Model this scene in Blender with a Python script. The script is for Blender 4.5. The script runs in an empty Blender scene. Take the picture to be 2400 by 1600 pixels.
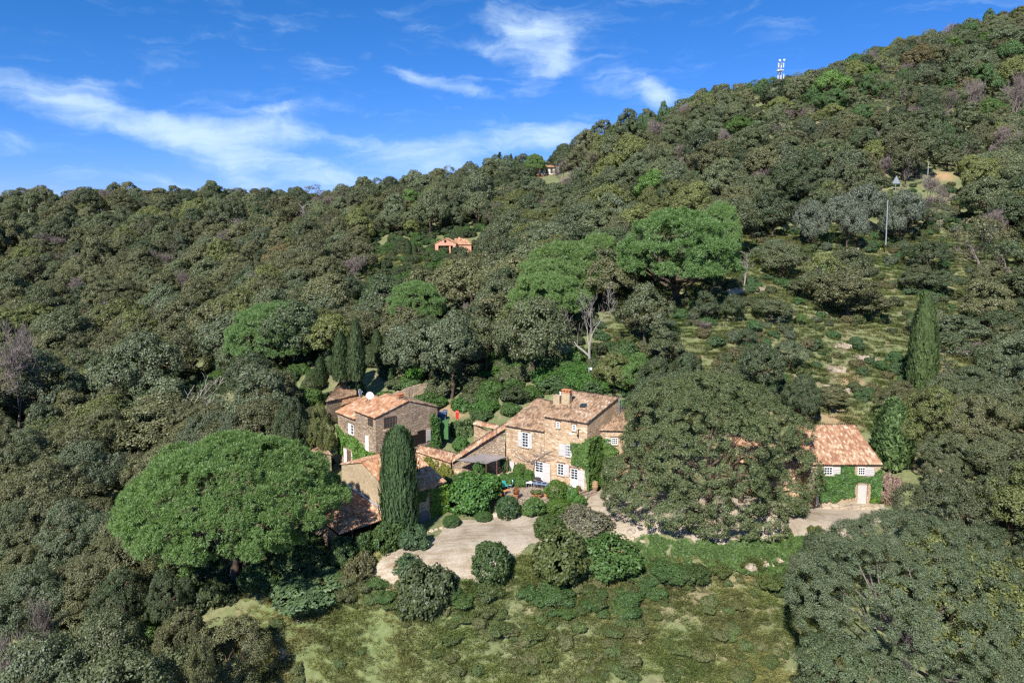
import bpy, math, random
import numpy as np
from math import sin, cos, radians, pi, hypot, atan2
random.seed(7); RNG = np.random.default_rng(7)
sc = bpy.context.scene
COL = sc.collection
# ------------------------------------------------------------------ camera, sky, sun, exposure
CAM_H = 30.0; PITCH = 5.0; ROW0 = 687.0     # optical axis meets photo row 687 (the frame is shifted down)
cam = bpy.data.cameras.new('camera'); cam.sensor_width = 36; cam.lens = 24; cam.clip_end = 5000; cam.clip_start = 0.5
camo = bpy.data.objects.new('camera', cam); COL.objects.link(camo)
camo.location = (0, 0, CAM_H); camo.rotation_euler = (radians(90 - PITCH), 0, 0); cam.shift_y = -(800 - ROW0) / 2400
sc.camera = camo
SUN_AZ = radians(23 + 180)      # compass direction of the sun, clockwise from +Y
SUN_EL = radians(42)
sun = bpy.data.lights.new('sun', 'SUN'); sun.energy = 4.8; sun.angle = radians(0.53); sun.color = (1.0, 0.95, 0.87)
suno = bpy.data.objects.new('sun', sun); COL.objects.link(suno)
from mathutils import Vector
sd = Vector((sin(SUN_AZ) * cos(SUN_EL), cos(SUN_AZ) * cos(SUN_EL), sin(SUN_EL)))
suno.rotation_euler = sd.to_track_quat('Z', 'Y').to_euler(); suno.location = (-60, -80, 150)
sc.view_settings.view_transform = 'Standard'; sc.view_settings.look = 'None'
sc.view_settings.exposure = 0.72; sc.view_settings.gamma = 1.0
sc.cycles.max_bounces = 5; sc.cycles.diffuse_bounces = 3; sc.cycles.glossy_bounces = 2; sc.cycles.transparent_max_bounces = 4
sc.cycles.transmission_bounces = 2; sc.cycles.use_denoising = False; sc.cycles.pixel_filter_type = 'BLACKMAN_HARRIS'; sc.cycles.filter_width = 1.35

def new_nodes(nt):
    nt.nodes.clear(); return nt.nodes, nt.links
def ramp(N, stops, interp='LINEAR'):
    r = N.new('ShaderNodeValToRGB'); r.color_ramp.interpolation = interp
    e = r.color_ramp.elements
    while len(e) < len(stops): e.new(0.5)
    for k, (p, c) in enumerate(stops):
        e[k].position = p; e[k].color = (*c, 1) if len(c) == 3 else c
    return r
def math_node(N, L, op, a, b=None, c=None, clamp=False):
    m = N.new('ShaderNodeMath'); m.operation = op; m.use_clamp = clamp
    for i, v in enumerate((a, b, c)):
        if v is None: continue
        if isinstance(v, (int, float)): m.inputs[i].default_value = v
        else: L.new(v, m.inputs[i])
    return m.outputs[0]
def mixc(N, L, f, a, b, blend='MIX'):
    m = N.new('ShaderNodeMix'); m.data_type = 'RGBA'; m.blend_type = blend; m.clamp_factor = True
    for s, v in ((m.inputs[0], f), (m.inputs[6], a), (m.inputs[7], b)):
        if isinstance(v, (int, float)): s.default_value = v
        elif isinstance(v, (tuple, list)): s.default_value = (*v, 1) if len(v) == 3 else v
        else: L.new(v, s)
    return m.outputs[2]
def noise(N, L, vec, scale, detail=4, rough=0.55, dist=0.0, lac=2.0):
    n = N.new('ShaderNodeTexNoise'); n.inputs['Scale'].default_value = scale; n.inputs['Detail'].default_value = detail
    n.inputs['Roughness'].default_value = rough; n.inputs['Distortion'].default_value = dist; n.inputs['Lacunarity'].default_value = lac
    if vec is not None: L.new(vec, n.inputs['Vector'])
    return n.outputs[0]

def make_world():
    w = bpy.data.worlds.new('World'); sc.world = w; w.use_nodes = True
    N, L = new_nodes(w.node_tree)
    out = N.new('ShaderNodeOutputWorld'); bg = N.new('ShaderNodeBackground'); L.new(bg.outputs[0], out.inputs[0])
    bg.inputs['Strength'].default_value = 0.1
    sky = N.new('ShaderNodeTexSky'); sky.sky_type = 'NISHITA'; sky.sun_disc = False
    sky.sun_elevation = SUN_EL; sky.sun_rotation = SUN_AZ; sky.altitude = 1500
    sky.air_density = 1.0; sky.dust_density = 0.0; sky.ozone_density = 3.0
    tc = N.new('ShaderNodeTexCoord')
    sep = N.new('ShaderNodeSeparateXYZ'); L.new(tc.outputs['Generated'], sep.inputs[0])
    X, Y, Z = sep.outputs
    phi = math_node(N, L, 'ARCTAN2', X, Y)          # azimuth
    hz = math_node(N, L, 'SQRT', math_node(N, L, 'ADD', math_node(N, L, 'MULTIPLY', X, X), math_node(N, L, 'MULTIPLY', Y, Y)))
    the = math_node(N, L, 'ARCTAN2', Z, hz)         # elevation
    cmb = N.new('ShaderNodeCombineXYZ'); L.new(phi, cmb.inputs[0]); L.new(the, cmb.inputs[1])
    AE = cmb.outputs[0]
    # warp
    wn = N.new('ShaderNodeTexNoise'); wn.inputs['Scale'].default_value = 7; wn.inputs['Detail'].default_value = 6; wn.inputs['Roughness'].default_value = .6; L.new(AE, wn.inputs['Vector'])
    vs = N.new('ShaderNodeVectorMath'); vs.operation = 'SUBTRACT'; L.new(wn.outputs['Color'], vs.inputs[0]); vs.inputs[1].default_value = (.5, .5, .5)
    vm = N.new('ShaderNodeVectorMath'); vm.operation = 'MULTIPLY'; L.new(vs.outputs[0], vm.inputs[0]); vm.inputs[1].default_value = (.13, .06, 0)
    va = N.new('ShaderNodeVectorMath'); va.operation = 'ADD'; L.new(AE, va.inputs[0]); L.new(vm.outputs[0], va.inputs[1])
    W = va.outputs[0]
    total = None
    # cirrus banks seen over the ridge: where the sight line of a photo pixel meets the sky, half sizes in pixels, tilt, strength
    px = [(90, 225, 190, 34, -14, .9), (200, 208, 105, 24, 4, .55), (330, 272, 190, 36, -13, .8), (480, 300, 130, 42, -8, .85), (640, 300, 120, 38, 6, .85), (560, 368, 250, 42, -15, .72), (765, 400, 130, 28, -8, .8), (900, 342, 150, 18, -8, .45), (10, 330, 120, 30, -3, .6), (740, 318, 110, 26, 6, .5),
          (845, 132, 26, 13, -30, .45), (925, 180, 60, 22, -25, .5), (1020, 197, 105, 16, -8, .9), (1112, 206, 50, 20, -20, .7), (1060, 104, 60, 10, 0, .35), (1140, 112, 75, 17, -12, .75), (1200, 50, 150, 46, -32, .62), (1262, 105, 95, 66, 62, .72), (1290, 160, 70, 26, 60, .5), (1340, 60, 70, 60, 0, .35), (1450, 205, 100, 30, -8, .85), (1530, 225, 70, 28, -20, .8), (1180, 330, 190, 24, 5, .85), (1340, 322, 110, 26, 10, .85), (1000, 375, 220, 34, 0, .7), (640, 262, 90, 10, 8, .5), (620, 52, 150, 14, 3, .2), (980, 60, 60, 14, 25, .2), (1650, 142, 120, 6, -4, .25), (400, 420, 300, 24, 0, .35), (860, 425, 160, 18, 0, .4)]
    banks = [(60, 14, 25, 5, 5, .5), (-75, 12, 20, 4, -8, .6), (120, 20, 30, 6, 4, .5), (-140, 16, 30, 6, 7, .5), (180, 30, 20, 8, 0, .4)]
    s9, c9 = sin(radians(PITCH)), cos(radians(PITCH))
    for u, v, hl, hh, tilt, st in px:
        xx, bb = (u - 1200) / 1600, (ROW0 - v) / 1600; dy, dz = c9 + bb * s9, -s9 + bb * c9; az = atan2(xx, dy); el = atan2(dz, hypot(xx, dy)); k = cos(az)
        banks.append((math.degrees(az), math.degrees(el), math.degrees(hl / 1600 * k * k), math.degrees(hh * 1.3 / 1600 * k), tilt, st * .92))
    for az, el, hl, hh, tilt, st in banks:
        v1 = N.new('ShaderNodeVectorMath'); v1.operation = 'SUBTRACT'; L.new(W, v1.inputs[0]); v1.inputs[1].default_value = (radians(az), radians(el), 0)
        mp = N.new('ShaderNodeMapping'); mp.vector_type = 'TEXTURE'; L.new(v1.outputs[0], mp.inputs['Vector'])
        mp.inputs['Rotation'].default_value = (0, 0, radians(tilt)); mp.inputs['Scale'].default_value = (radians(hl), radians(hh), 1)
        ln = N.new('ShaderNodeVectorMath'); ln.operation = 'LENGTH'; L.new(mp.outputs[0], ln.inputs[0])
        mr = N.new('ShaderNodeMapRange'); mr.interpolation_type = 'SMOOTHERSTEP'; L.new(ln.outputs['Value'], mr.inputs[0])
        mr.inputs[1].default_value = 1.45; mr.inputs[2].default_value = 0.0; mr.inputs[3].default_value = 0; mr.inputs[4].default_value = st
        total = mr.outputs[0] if total is None else math_node(N, L, 'ADD', total, mr.outputs[0])
    # unseen cloud veil overhead and behind the viewer, added for whiter fill light
    fill_veil = N.new('ShaderNodeMapRange'); fill_veil.interpolation_type = 'SMOOTHSTEP'; L.new(the, fill_veil.inputs[0]); fill_veil.inputs[1].default_value = radians(32); fill_veil.inputs[2].default_value = radians(60); fill_veil.inputs[3].default_value = 0; fill_veil.inputs[4].default_value = .5
    total = math_node(N, L, 'ADD', total, fill_veil.outputs[0])
    # fibres
    mp = N.new('ShaderNodeMapping'); L.new(W, mp.inputs['Vector']); mp.inputs['Rotation'].default_value = (0, 0, radians(13)); mp.inputs['Scale'].default_value = (6, 26, 1)
    fib = noise(N, L, mp.outputs[0], 1.6, 9, .6, .6)
    soft = noise(N, L, AE, 9, 5, .6)
    k = math_node(N, L, 'ADD', math_node(N, L, 'MULTIPLY', total, .95), math_node(N, L, 'MULTIPLY', math_node(N, L, 'SUBTRACT', fib, .5), 2.1))
    k = math_node(N, L, 'ADD', k, math_node(N, L, 'MULTIPLY', math_node(N, L, 'SUBTRACT', soft, .5), .9))
    fr = N.new('ShaderNodeMapRange'); fr.interpolation_type = 'SMOOTHSTEP'; L.new(k, fr.inputs[0]); fr.inputs[1].default_value = .0; fr.inputs[2].default_value = 1.6
    m = math_node(N, L, 'MULTIPLY', fr.outputs[0], .84)
    # grade of the clear sky toward the deep Provence blue; keeps the Nishita gradient
    tint0 = mixc(N, L, 1.0, sky.outputs[0], (.40, .72, .98), 'MULTIPLY'); sc_ = N.new('ShaderNodeSeparateColor'); L.new(tint0, sc_.inputs[0]); cc_ = N.new('ShaderNodeCombineColor')
    L.new(math_node(N, L, 'MULTIPLY', math_node(N, L, 'POWER', sc_.outputs[0], 1.6), .62), cc_.inputs[0]); L.new(math_node(N, L, 'MULTIPLY', math_node(N, L, 'POWER', sc_.outputs[1], .93), .78), cc_.inputs[1]); L.new(math_node(N, L, 'MULTIPLY', sc_.outputs[2], .95), cc_.inputs[2]); tint = cc_.outputs[0]
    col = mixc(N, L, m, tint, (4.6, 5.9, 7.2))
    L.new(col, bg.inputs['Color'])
    return w
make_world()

# ------------------------------------------------------------------ geometry of the view (photo pixels 2400 x 1600 -> world)
S9, C9 = sin(radians(PITCH)), cos(radians(PITCH))
def ray(u, v):
    a = (u - 1200) / 1600; b = (ROW0 - v) / 1600
    return np.array([a, C9 + b * S9, -S9 + b * C9])
EYE = np.array([0, 0, CAM_H])
def Pz(u, v, z): d = ray(u, v); return EYE + d * ((z - CAM_H) / d[2])
def Py(u, v, y): d = ray(u, v); return EYE + d * (y / d[1])
def proj(x, y, z):
    z = z - CAM_H; dp = y * C9 - z * S9; up = y * S9 + z * C9
    return 1200 + 1600 * x / dp, ROW0 - 1600 * up / dp, dp
def zrow(v, x, y):          # height on the vertical through (x,y) that is seen at row v
    lo, hi = -60.0, 260.0
    for _ in range(50):
        m = (lo + hi) / 2
        if proj(x, y, m)[1] > v: lo = m
        else: hi = m
    return lo
def col_hit(u, p, d):       # distance along horizontal direction d from p to column u
    q = np.array(p, float) - EYE; k = (u - 1200) / 1600; dp = q[1] * C9 - q[2] * S9
    return (k * dp - q[0]) / (d[0] - k * d[1] * C9)
def roof_hit(u, v, z0, P0, n, slope):   # ray against the roof plane z = z0 + slope * (p-P0).n
    d = ray(u, v); P0 = np.array(P0, float)[:2]
    k0 = z0 + slope * float(np.dot(EYE[:2] - P0, n[:2])) - EYE[2]
    return EYE + d * (k0 / (d[2] - slope * float(np.dot(d[:2], n[:2]))))
def z1(x, y): return 780 + x / 7.465, 880 + y / 7.465
def z2(x, y): return 1140 + x / 4.611, 880 + y / 4.611
def zb(x, y): return 760 + x / 6.031, 1040 + y / 6.031
def zc(x, y): return 960 + x / 8.254, 940 + y / 8.254
def zd(x, y): return 1140 + x / 7.84, 1080 + y / 7.84
def ze(x, y): return 1820 + x / 5.227, 960 + y / 5.227

# ------------------------------------------------------------------ terrain height function: thin plate through surveyed points
def gp(u, v, y=None, z=None):
    p = Py(u, v, y) if y is not None else Pz(u, v, z)
    return tuple(p)
CP = [gp(1400, 1165, z=.5), gp(1300, 1215, z=-.1), gp(1480, 1200, z=.2), gp(1700, 1240, z=-.1), gp(1900, 1200, z=.1), gp(2060, 1175, z=.2), gp(2000, 1250, z=-.1), gp(1560, 1262, z=-.1), gp(1850, 1268, z=-.1),
      gp(1200, 1230, z=-.3), gp(1230, 1290, z=-.6), gp(1000, 1262, z=-.85), gp(900, 1320, z=-1.2), gp(1060, 1330, z=-1.1), gp(980, 1230, z=-.75), gp(850, 1290, z=-1.7), gp(780, 1330, z=-2.2),
      gp(1540, 1335, z=-2.6), gp(1700, 1345, z=-2.6), gp(1870, 1345, z=-2.8), gp(1100, 1400, z=-2.8), gp(1350, 1390, z=-2.9), gp(900, 1380, z=-2.6), gp(700, 1400, z=-3.6),
      gp(700, 1600, z=-9), gp(1200, 1600, z=-8), gp(1700, 1600, z=-7.6), gp(1300, 1480, z=-5), gp(1700, 1450, z=-4.8), gp(850, 1480, z=-5.6), gp(560, 1400, z=-4.2), gp(400, 1300, z=-5.5), gp(200, 1600, z=-9.5), gp(60, 1400, z=-8), gp(2100, 1500, z=-6.5), gp(2330, 1600, z=-6.5), gp(2050, 1330, z=-2.2), gp(2200, 1300, z=-1.2), gp(2400, 1300, z=.5),
      # under the houses and behind them
      (3.5, 77, .6), (9, 78, .6), (2, 86, 2.6), (10, 86, 2.6), (16, 80, .9), (-12, 80, .3), (-16, 79, -.2), (-20, 87, .3), (-8, 84, .8), (-9, 92, 3.0), (-18, 95, 2.5), (-27, 84, -2.6), (-24, 95, -.5), (37, 77, .3), (37, 82, 2.2), (44, 82, 3.4), (28, 80, 1.2),
      gp(1300, 860, y=103), gp(1130, 900, y=104), gp(1385, 860, y=101), gp(1500, 800, y=109), gp(1570, 705, y=122), gp(1290, 760, y=118), gp(1750, 950, y=90), gp(1900, 900, y=96), gp(1750, 780, y=108), gp(1800, 690, y=124),
      gp(2160, 915, y=97), gp(2050, 1000, y=86), gp(2300, 900, y=98), gp(2400, 700, y=128), gp(2100, 720, y=122), gp(2060, 560, y=156), gp(2380, 560, y=152), gp(1900, 600, y=145), gp(1500, 600, y=160), gp(1700, 480, y=185),
      gp(2150, 430, y=190), gp(2330, 415, y=194), gp(2400, 60, y=330), gp(2390, 250, y=250), gp(2100, 130, y=305), gp(2000, 300, y=230), gp(1820, 215, y=270), gp(1700, 330, y=232), gp(1500, 335, y=262), gp(1340, 400, y=290), gp(1300, 500, y=222),
      gp(1060, 602, y=192), gp(920, 590, y=196), gp(1150, 590, y=193), gp(900, 640, y=176), gp(960, 680, y=158), gp(1000, 545, y=225), gp(1010, 455, y=285), gp(1150, 428, y=300), gp(1150, 760, y=128), gp(900, 780, y=135),
      gp(840, 890, y=108), gp(760, 900, y=108), gp(650, 850, y=122), gp(520, 930, y=118), gp(420, 890, y=138), gp(300, 960, y=130), gp(620, 1000, y=98), gp(450, 1080, y=100), gp(120, 1080, y=96), gp(120, 960, y=122), gp(120, 800, y=180),
      gp(400, 780, y=176), gp(650, 700, y=182), gp(200, 680, y=215), gp(500, 640, y=222), gp(800, 640, y=200), gp(60, 502, y=300), gp(400, 492, y=320), gp(700, 492, y=320), gp(860, 484, y=300), gp(50, 620, y=240),
      # beyond the ridges, to the sides and under the camera
      (-260, 420, 20), (-100, 430, 22), (40, 420, 30), (140, 420, 70), (300, 450, 140), (-330, 250, 30), (360, 240, 120), (260, 120, 40), (260, 60, 15), (-200, 60, -30), (-90, 30, -26), (0, 20, -20), (80, 20, -14), (0, -60, -38), (-150, -60, -45), (150, -60, -25)]
CP = np.array(CP)
def tps_fit(P, lam=0.6):
    x = P[:, :2] / 100.0; n = len(x)
    r = np.linalg.norm(x[:, None] - x[None], axis=2); K = np.where(r > 0, r * r * np.log(r + 1e-12), 0) + np.eye(n) * lam * 1e-4
    Q = np.c_[np.ones(n), x]; A = np.block([[K, Q], [Q.T, np.zeros((3, 3))]])
    return x, np.linalg.solve(A, np.r_[P[:, 2], 0, 0, 0])
_X, _W = tps_fit(CP)
def _hash_noise(x, y, s, seed):
    x = x / s; y = y / s; xi = np.floor(x); yi = np.floor(y); fx = x - xi; fy = y - yi
    fx = fx * fx * (3 - 2 * fx); fy = fy * fy * (3 - 2 * fy)
    def h(a, b): v = np.sin(a * 127.1 + b * 311.7 + seed * 74.7) * 43758.5453; return v - np.floor(v)
    return (h(xi, yi) * (1 - fx) + h(xi + 1, yi) * fx) * (1 - fy) + (h(xi, yi + 1) * (1 - fx) + h(xi + 1, yi + 1) * fx) * fy - .5
def ground(x, y, bumps=True):
    sh = np.shape(x); x = np.atleast_1d(np.asarray(x, float)).ravel(); y = np.atleast_1d(np.asarray(y, float)).ravel()
    xc = np.clip(x, -420, 420); yc = np.clip(y, -90, 520)
    z = np.empty(len(x))
    for i in range(0, len(x), 40000):
        q = np.c_[xc[i:i+40000], yc[i:i+40000]] / 100.0
        r = np.linalg.norm(q[:, None] - _X[None], axis=2); K = r * r * np.log(r + 1e-12)
        z[i:i+40000] = K @ _W[:-3] + _W[-3] + q @ _W[-2:]
    if bumps:
        flat = np.clip((np.hypot((x - 8) / 55, (y - 72) / 22) - .9) / .5, 0, 1)
        z = z + flat * (_hash_noise(x, y, 7, 1) * .9 + _hash_noise(x, y, 2.6, 2) * .35)
    far = np.clip((np.hypot(x, y - 150) - 420) / 900, 0, 1); z = z * (1 - far) - 40 * far
    return float(z[0]) if sh == () else z.reshape(sh)
def G(x, y): return ground(float(x), float(y))
def hit(u, v, t0=30, t1=420):      # where the sight line through a photo pixel first meets the ground
    d = ray(u, v); t = np.linspace(t0, t1, 900); P = EYE[None] + d[None] * t[:, None]; below = P[:, 2] < ground(P[:, 0], P[:, 1])
    i = int(np.argmax(below)) if below.any() else len(t) - 1; a, b = t[max(i - 1, 0)], t[i]
    for _ in range(12):
        m = (a + b) / 2; p = EYE + d * m
        if p[2] < G(p[0], p[1]): b = m
        else: a = m
    return EYE + d * b

# ------------------------------------------------------------------ materials
MATS = {}
def mat(name, build):
    if name in MATS: return MATS[name]
    m = bpy.data.materials.new(name); m.use_nodes = True; N, L = new_nodes(m.node_tree)
    out = N.new('ShaderNodeOutputMaterial'); s = build(N, L); L.new(s, out.inputs[0]); MATS[name] = m
    return m
def bsdf(N, L, col, rough=.9, spec=.2, bump=None, bstr=.3, bdist=.05, metal=0):
    b = N.new('ShaderNodeBsdfPrincipled'); b.inputs['Roughness'].default_value = rough; b.inputs['Specular IOR Level'].default_value = spec; b.inputs['Metallic'].default_value = metal
    if isinstance(col, (tuple, list)): b.inputs['Base Color'].default_value = (*col, 1)
    else: L.new(col, b.inputs['Base Color'])
    if bump is not None:
        bm = N.new('ShaderNodeBump'); bm.inputs['Strength'].default_value = bstr; bm.inputs['Distance'].default_value = bdist
        L.new(bump, bm.inputs['Height']); L.new(bm.outputs[0], b.inputs['Normal'])
    return b.outputs[0]
def geo_pos(N): return N.new('ShaderNodeNewGeometry').outputs['Position']
def plain(name, col, rough=.7, spec=.3, var=.12, scale=3.0, metal=0):
    def f(N, L):
        n = noise(N, L, geo_pos(N), scale, 5, .6)
        r = ramp(N, [(.3, tuple(c * (1 - var) for c in col)), (.7, tuple(min(1, c * (1 + var)) for c in col))]); L.new(n, r.inputs[0])
        return bsdf(N, L, r.outputs[0], rough, spec, metal=metal)
    return mat(name, f)
def leaf_mat(name, col, tv=.25, rand_stops=None, trans=.22, warm=None, fine=2.2):
    """foliage; 'tint' comes from the object (or its instancer) and multiplies the leaf colour"""
    def f(N, L):
        pos = geo_pos(N)
        at = N.new('ShaderNodeAttribute'); at.attribute_type = 'INSTANCER'; at.attribute_name = 'tint'
        n1 = noise(N, L, pos, .55, 3, .6); n2 = noise(N, L, pos, fine, 4, .7)
        base = mixc(N, L, 1.0, col, at.outputs['Color'], 'MULTIPLY')
        lo = mixc(N, L, 1.0, base, (1 - tv, 1 - tv, 1 - tv), 'MULTIPLY'); hi = mixc(N, L, 1.0, base, (1 + tv * 1.3, 1 + tv * 1.15, 1 + tv * .7), 'MULTIPLY')
        rr = N.new('ShaderNodeMapRange'); L.new(n2, rr.inputs[0]); rr.inputs[1].default_value = .3; rr.inputs[2].default_value = .7
        c = mixc(N, L, rr.outputs[0], lo, hi)
        if warm:
            r2 = N.new('ShaderNodeMapRange'); L.new(n1, r2.inputs[0]); r2.inputs[1].default_value = .52; r2.inputs[2].default_value = .78; r2.inputs[4].default_value = .5
            c = mixc(N, L, r2.outputs[0], c, warm)
        rp = N.new('ShaderNodeNewGeometry')
        rpi = ramp(N, [(0, (.72, .72, .72)), (.5, (1, 1, 1)), (1, (1.32, 1.28, 1.2))]); L.new(rp.outputs['Random Per Island'], rpi.inputs[0])
        c = mixc(N, L, 1.0, c, rpi.outputs[0], 'MULTIPLY')
        d = N.new('ShaderNodeBsdfDiffuse'); L.new(c, d.inputs[0])
        t = N.new('ShaderNodeBsdfTranslucent'); L.new(mixc(N, L, 1.0, c, (1.1, 1.25, .6), 'MULTIPLY'), t.inputs[0])
        g = N.new('ShaderNodeBsdfGlossy'); g.inputs['Roughness'].default_value = .5; g.inputs['Color'].default_value = (.9, .95, 1, 1)
        m1 = N.new('ShaderNodeMixShader'); m1.inputs[0].default_value = trans; L.new(d.outputs[0], m1.inputs[1]); L.new(t.outputs[0], m1.inputs[2])
        m2 = N.new('ShaderNodeMixShader'); m2.inputs[0].default_value = .025; L.new(m1.outputs[0], m2.inputs[1]); L.new(g.outputs[0], m2.inputs[2])
        return m2.outputs[0]
    return mat(name, f)
M_OAK = leaf_mat('oak_leaves', (.117, .140, .071), warm=(.145, .125, .08), trans=.26)
M_PINE = leaf_mat('pine_needles', (.175, .255, .10), tv=.18, trans=.4)
M_CYP = leaf_mat('cypress_foliage', (.082, .118, .055), tv=.3)
M_OLIVE = leaf_mat('olive_leaves', (.125, .145, .11), tv=.2)
M_BUSH = leaf_mat('bush_leaves', (.085, .118, .05), tv=.3)
M_IVY = leaf_mat('ivy_leaves', (.085, .155, .035), tv=.35, fine=1.4)
M_GRASS = leaf_mat('grass_blades', (.26, .27, .145), tv=.3, fine=.35, trans=.3)
def bark_build(c0, c1):
    def f(N, L):
        mp = N.new('ShaderNodeMapping'); L.new(geo_pos(N), mp.inputs[0]); mp.inputs['Scale'].default_value = (6, 6, 1.2)
        n = noise(N, L, mp.outputs[0], 2, 6, .65); r = ramp(N, [(.3, c0), (.7, c1)]); L.new(n, r.inputs[0])
        return bsdf(N, L, r.outputs[0], .95, .1, n, .6, .05)
    return f
M_BARK = mat('bark_brown', bark_build((.05, .035, .025), (.15, .11, .08)))
M_BARE = mat('bark_bleached', bark_build((.20, .175, .15), (.42, .385, .34)))
M_TWIG = mat('bark_grey_twigs', bark_build((.13, .105, .095), (.27, .225, .20)))

def stone_build(cols, scale=3.0, mortar=(.33, .26, .19), bstr=.6, moss=None):
    def f(N, L):
        pos = geo_pos(N)
        mp = N.new('ShaderNodeMapping'); L.new(pos, mp.inputs[0]); mp.inputs['Scale'].default_value = (1, 1, 2.1)
        wn = N.new('ShaderNodeTexNoise'); wn.inputs['Scale'].default_value = 2.5; L.new(pos, wn.inputs['Vector'])
        vv = N.new('ShaderNodeVectorMath'); vv.operation = 'MULTIPLY_ADD'; L.new(wn.outputs['Color'], vv.inputs[0]); vv.inputs[1].default_value = (.12, .12, .12); L.new(mp.outputs[0], vv.inputs[2])
        v = N.new('ShaderNodeTexVoronoi'); v.inputs['Scale'].default_value = scale; L.new(vv.outputs[0], v.inputs['Vector'])
        ve = N.new('ShaderNodeTexVoronoi'); ve.feature = 'DISTANCE_TO_EDGE'; ve.inputs['Scale'].default_value = scale; L.new(vv.outputs[0], ve.inputs['Vector'])
        sp = N.new('ShaderNodeSeparateColor'); L.new(v.outputs['Color'], sp.inputs[0])
        r = ramp(N, [(i / max(1, len(cols) - 1), c) for i, c in enumerate(cols)]); L.new(sp.outputs[0], r.inputs[0])
        mr = N.new('ShaderNodeMapRange'); L.new(ve.outputs['Distance'], mr.inputs[0]); mr.inputs[1].default_value = .0; mr.inputs[2].default_value = .09
        c = mixc(N, L, mr.outputs[0], mortar, r.outputs[0])
        big = noise(N, L, pos, .45, 5, .6); br = ramp(N, [(.3, (.72, .7, .68)), (.62, (1.12, 1.08, 1.02))]); L.new(big, br.inputs[0])
        c = mixc(N, L, 1.0, c, br.outputs[0], 'MULTIPLY')
        fine = noise(N, L, pos, 14, 4, .6); fr = ramp(N, [(.25, (.75, .75, .75)), (.75, (1.2, 1.2, 1.2))]); L.new(fine, fr.inputs[0])
        c = mixc(N, L, 1.0, c, fr.outputs[0], 'MULTIPLY')
        if moss:
            mn = noise(N, L, pos, .9, 6, .7); mm = N.new('ShaderNodeMapRange'); L.new(mn, mm.inputs[0]); mm.inputs[1].default_value = .56; mm.inputs[2].default_value = .7; mm.inputs[4].default_value = .7
            c = mixc(N, L, mm.outputs[0], c, moss)
        h = math_node(N, L, 'ADD', mr.outputs[0], math_node(N, L, 'MULTIPLY', fine, .5))
        return bsdf(N, L, c, .95, .1, h, bstr, .07)
    return f
M_STONE = mat('golden_rubble_stone', stone_build([(.30, .19, .115), (.56, .41, .265), (.43, .30, .19), (.66, .55, .42), (.37, .26, .17), (.52, .38, .25)], 2.6, (.50, .38, .26)))
M_STONE2 = mat('grey_rubble_stone', stone_build([(.24, .18, .125), (.47, .37, .27), (.34, .255, .18), (.56, .47, .37), (.29, .215, .155)], 2.9, (.27, .21, .155), .8))
M_STONE3 = mat('pale_rubble_render', stone_build([(.36, .28, .18), (.48, .39, .27), (.42, .34, .23), (.54, .46, .34)], 3.6, (.40, .32, .21), .4, moss=(.22, .17, .12)))
M_DRYST = mat('dry_stone_walling', stone_build([(.25, .20, .15), (.42, .36, .28), (.34, .28, .21), (.5, .45, .37)], 2.8, (.10, .08, .06), .9, moss=(.10, .11, .05)))
M_PINKR = plain('pink_render', (.58, .30, .20), .9, .1, .1, .8)
M_WHITE = plain('white_paint', (.78, .77, .74), .5, .4, .05)
M_GREYP = plain('pale_grey_paint', (.50, .475, .45), .6, .3, .06, 1.2)
M_GLASS = mat('dark_window_glass', lambda N, L: bsdf(N, L, (.03, .04, .05), .12, .6))
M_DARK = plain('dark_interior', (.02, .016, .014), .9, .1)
M_WOOD = plain('weathered_wood', (.15, .09, .055), .85, .15, .25, 5)
M_METAL = plain('galvanised_metal', (.42, .44, .46), .45, .5, .1, 2, .5)
M_IRON = plain('black_iron', (.03, .03, .032), .6, .4)
M_TERRA = plain('terracotta', (.48, .20, .10), .85, .2, .2, 4)
M_RED = plain('red_plastic', (.62, .03, .02), .45, .4)
M_BLUE = plain('blue_grey_plastic', (.06, .10, .18), .5, .4)
M_TEALP = plain('turquoise_paint', (.04, .38, .36), .5, .4)
M_LBLUE = plain('pale_blue_cover', (.26, .38, .52), .6, .3)
M_TABLE = plain('slate_blue_table_top', (.17, .24, .36), .45, .4, .08)
M_SAIL = plain('faded_grey_canvas', (.20, .175, .17), .95, .05, .12, 1.2)
M_BARREL = plain('oak_barrel_staves', (.40, .26, .15), .8, .2, .25, 6)
M_PAVE = mat('terrace_flagstones', stone_build([(.30, .24, .19), (.42, .34, .28), (.36, .29, .23)], 1.5, (.2, .16, .12), .3))
M_WHITESTEEL = plain('white_painted_steel', (.6, .62, .64), .5, .4, .05)

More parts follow.
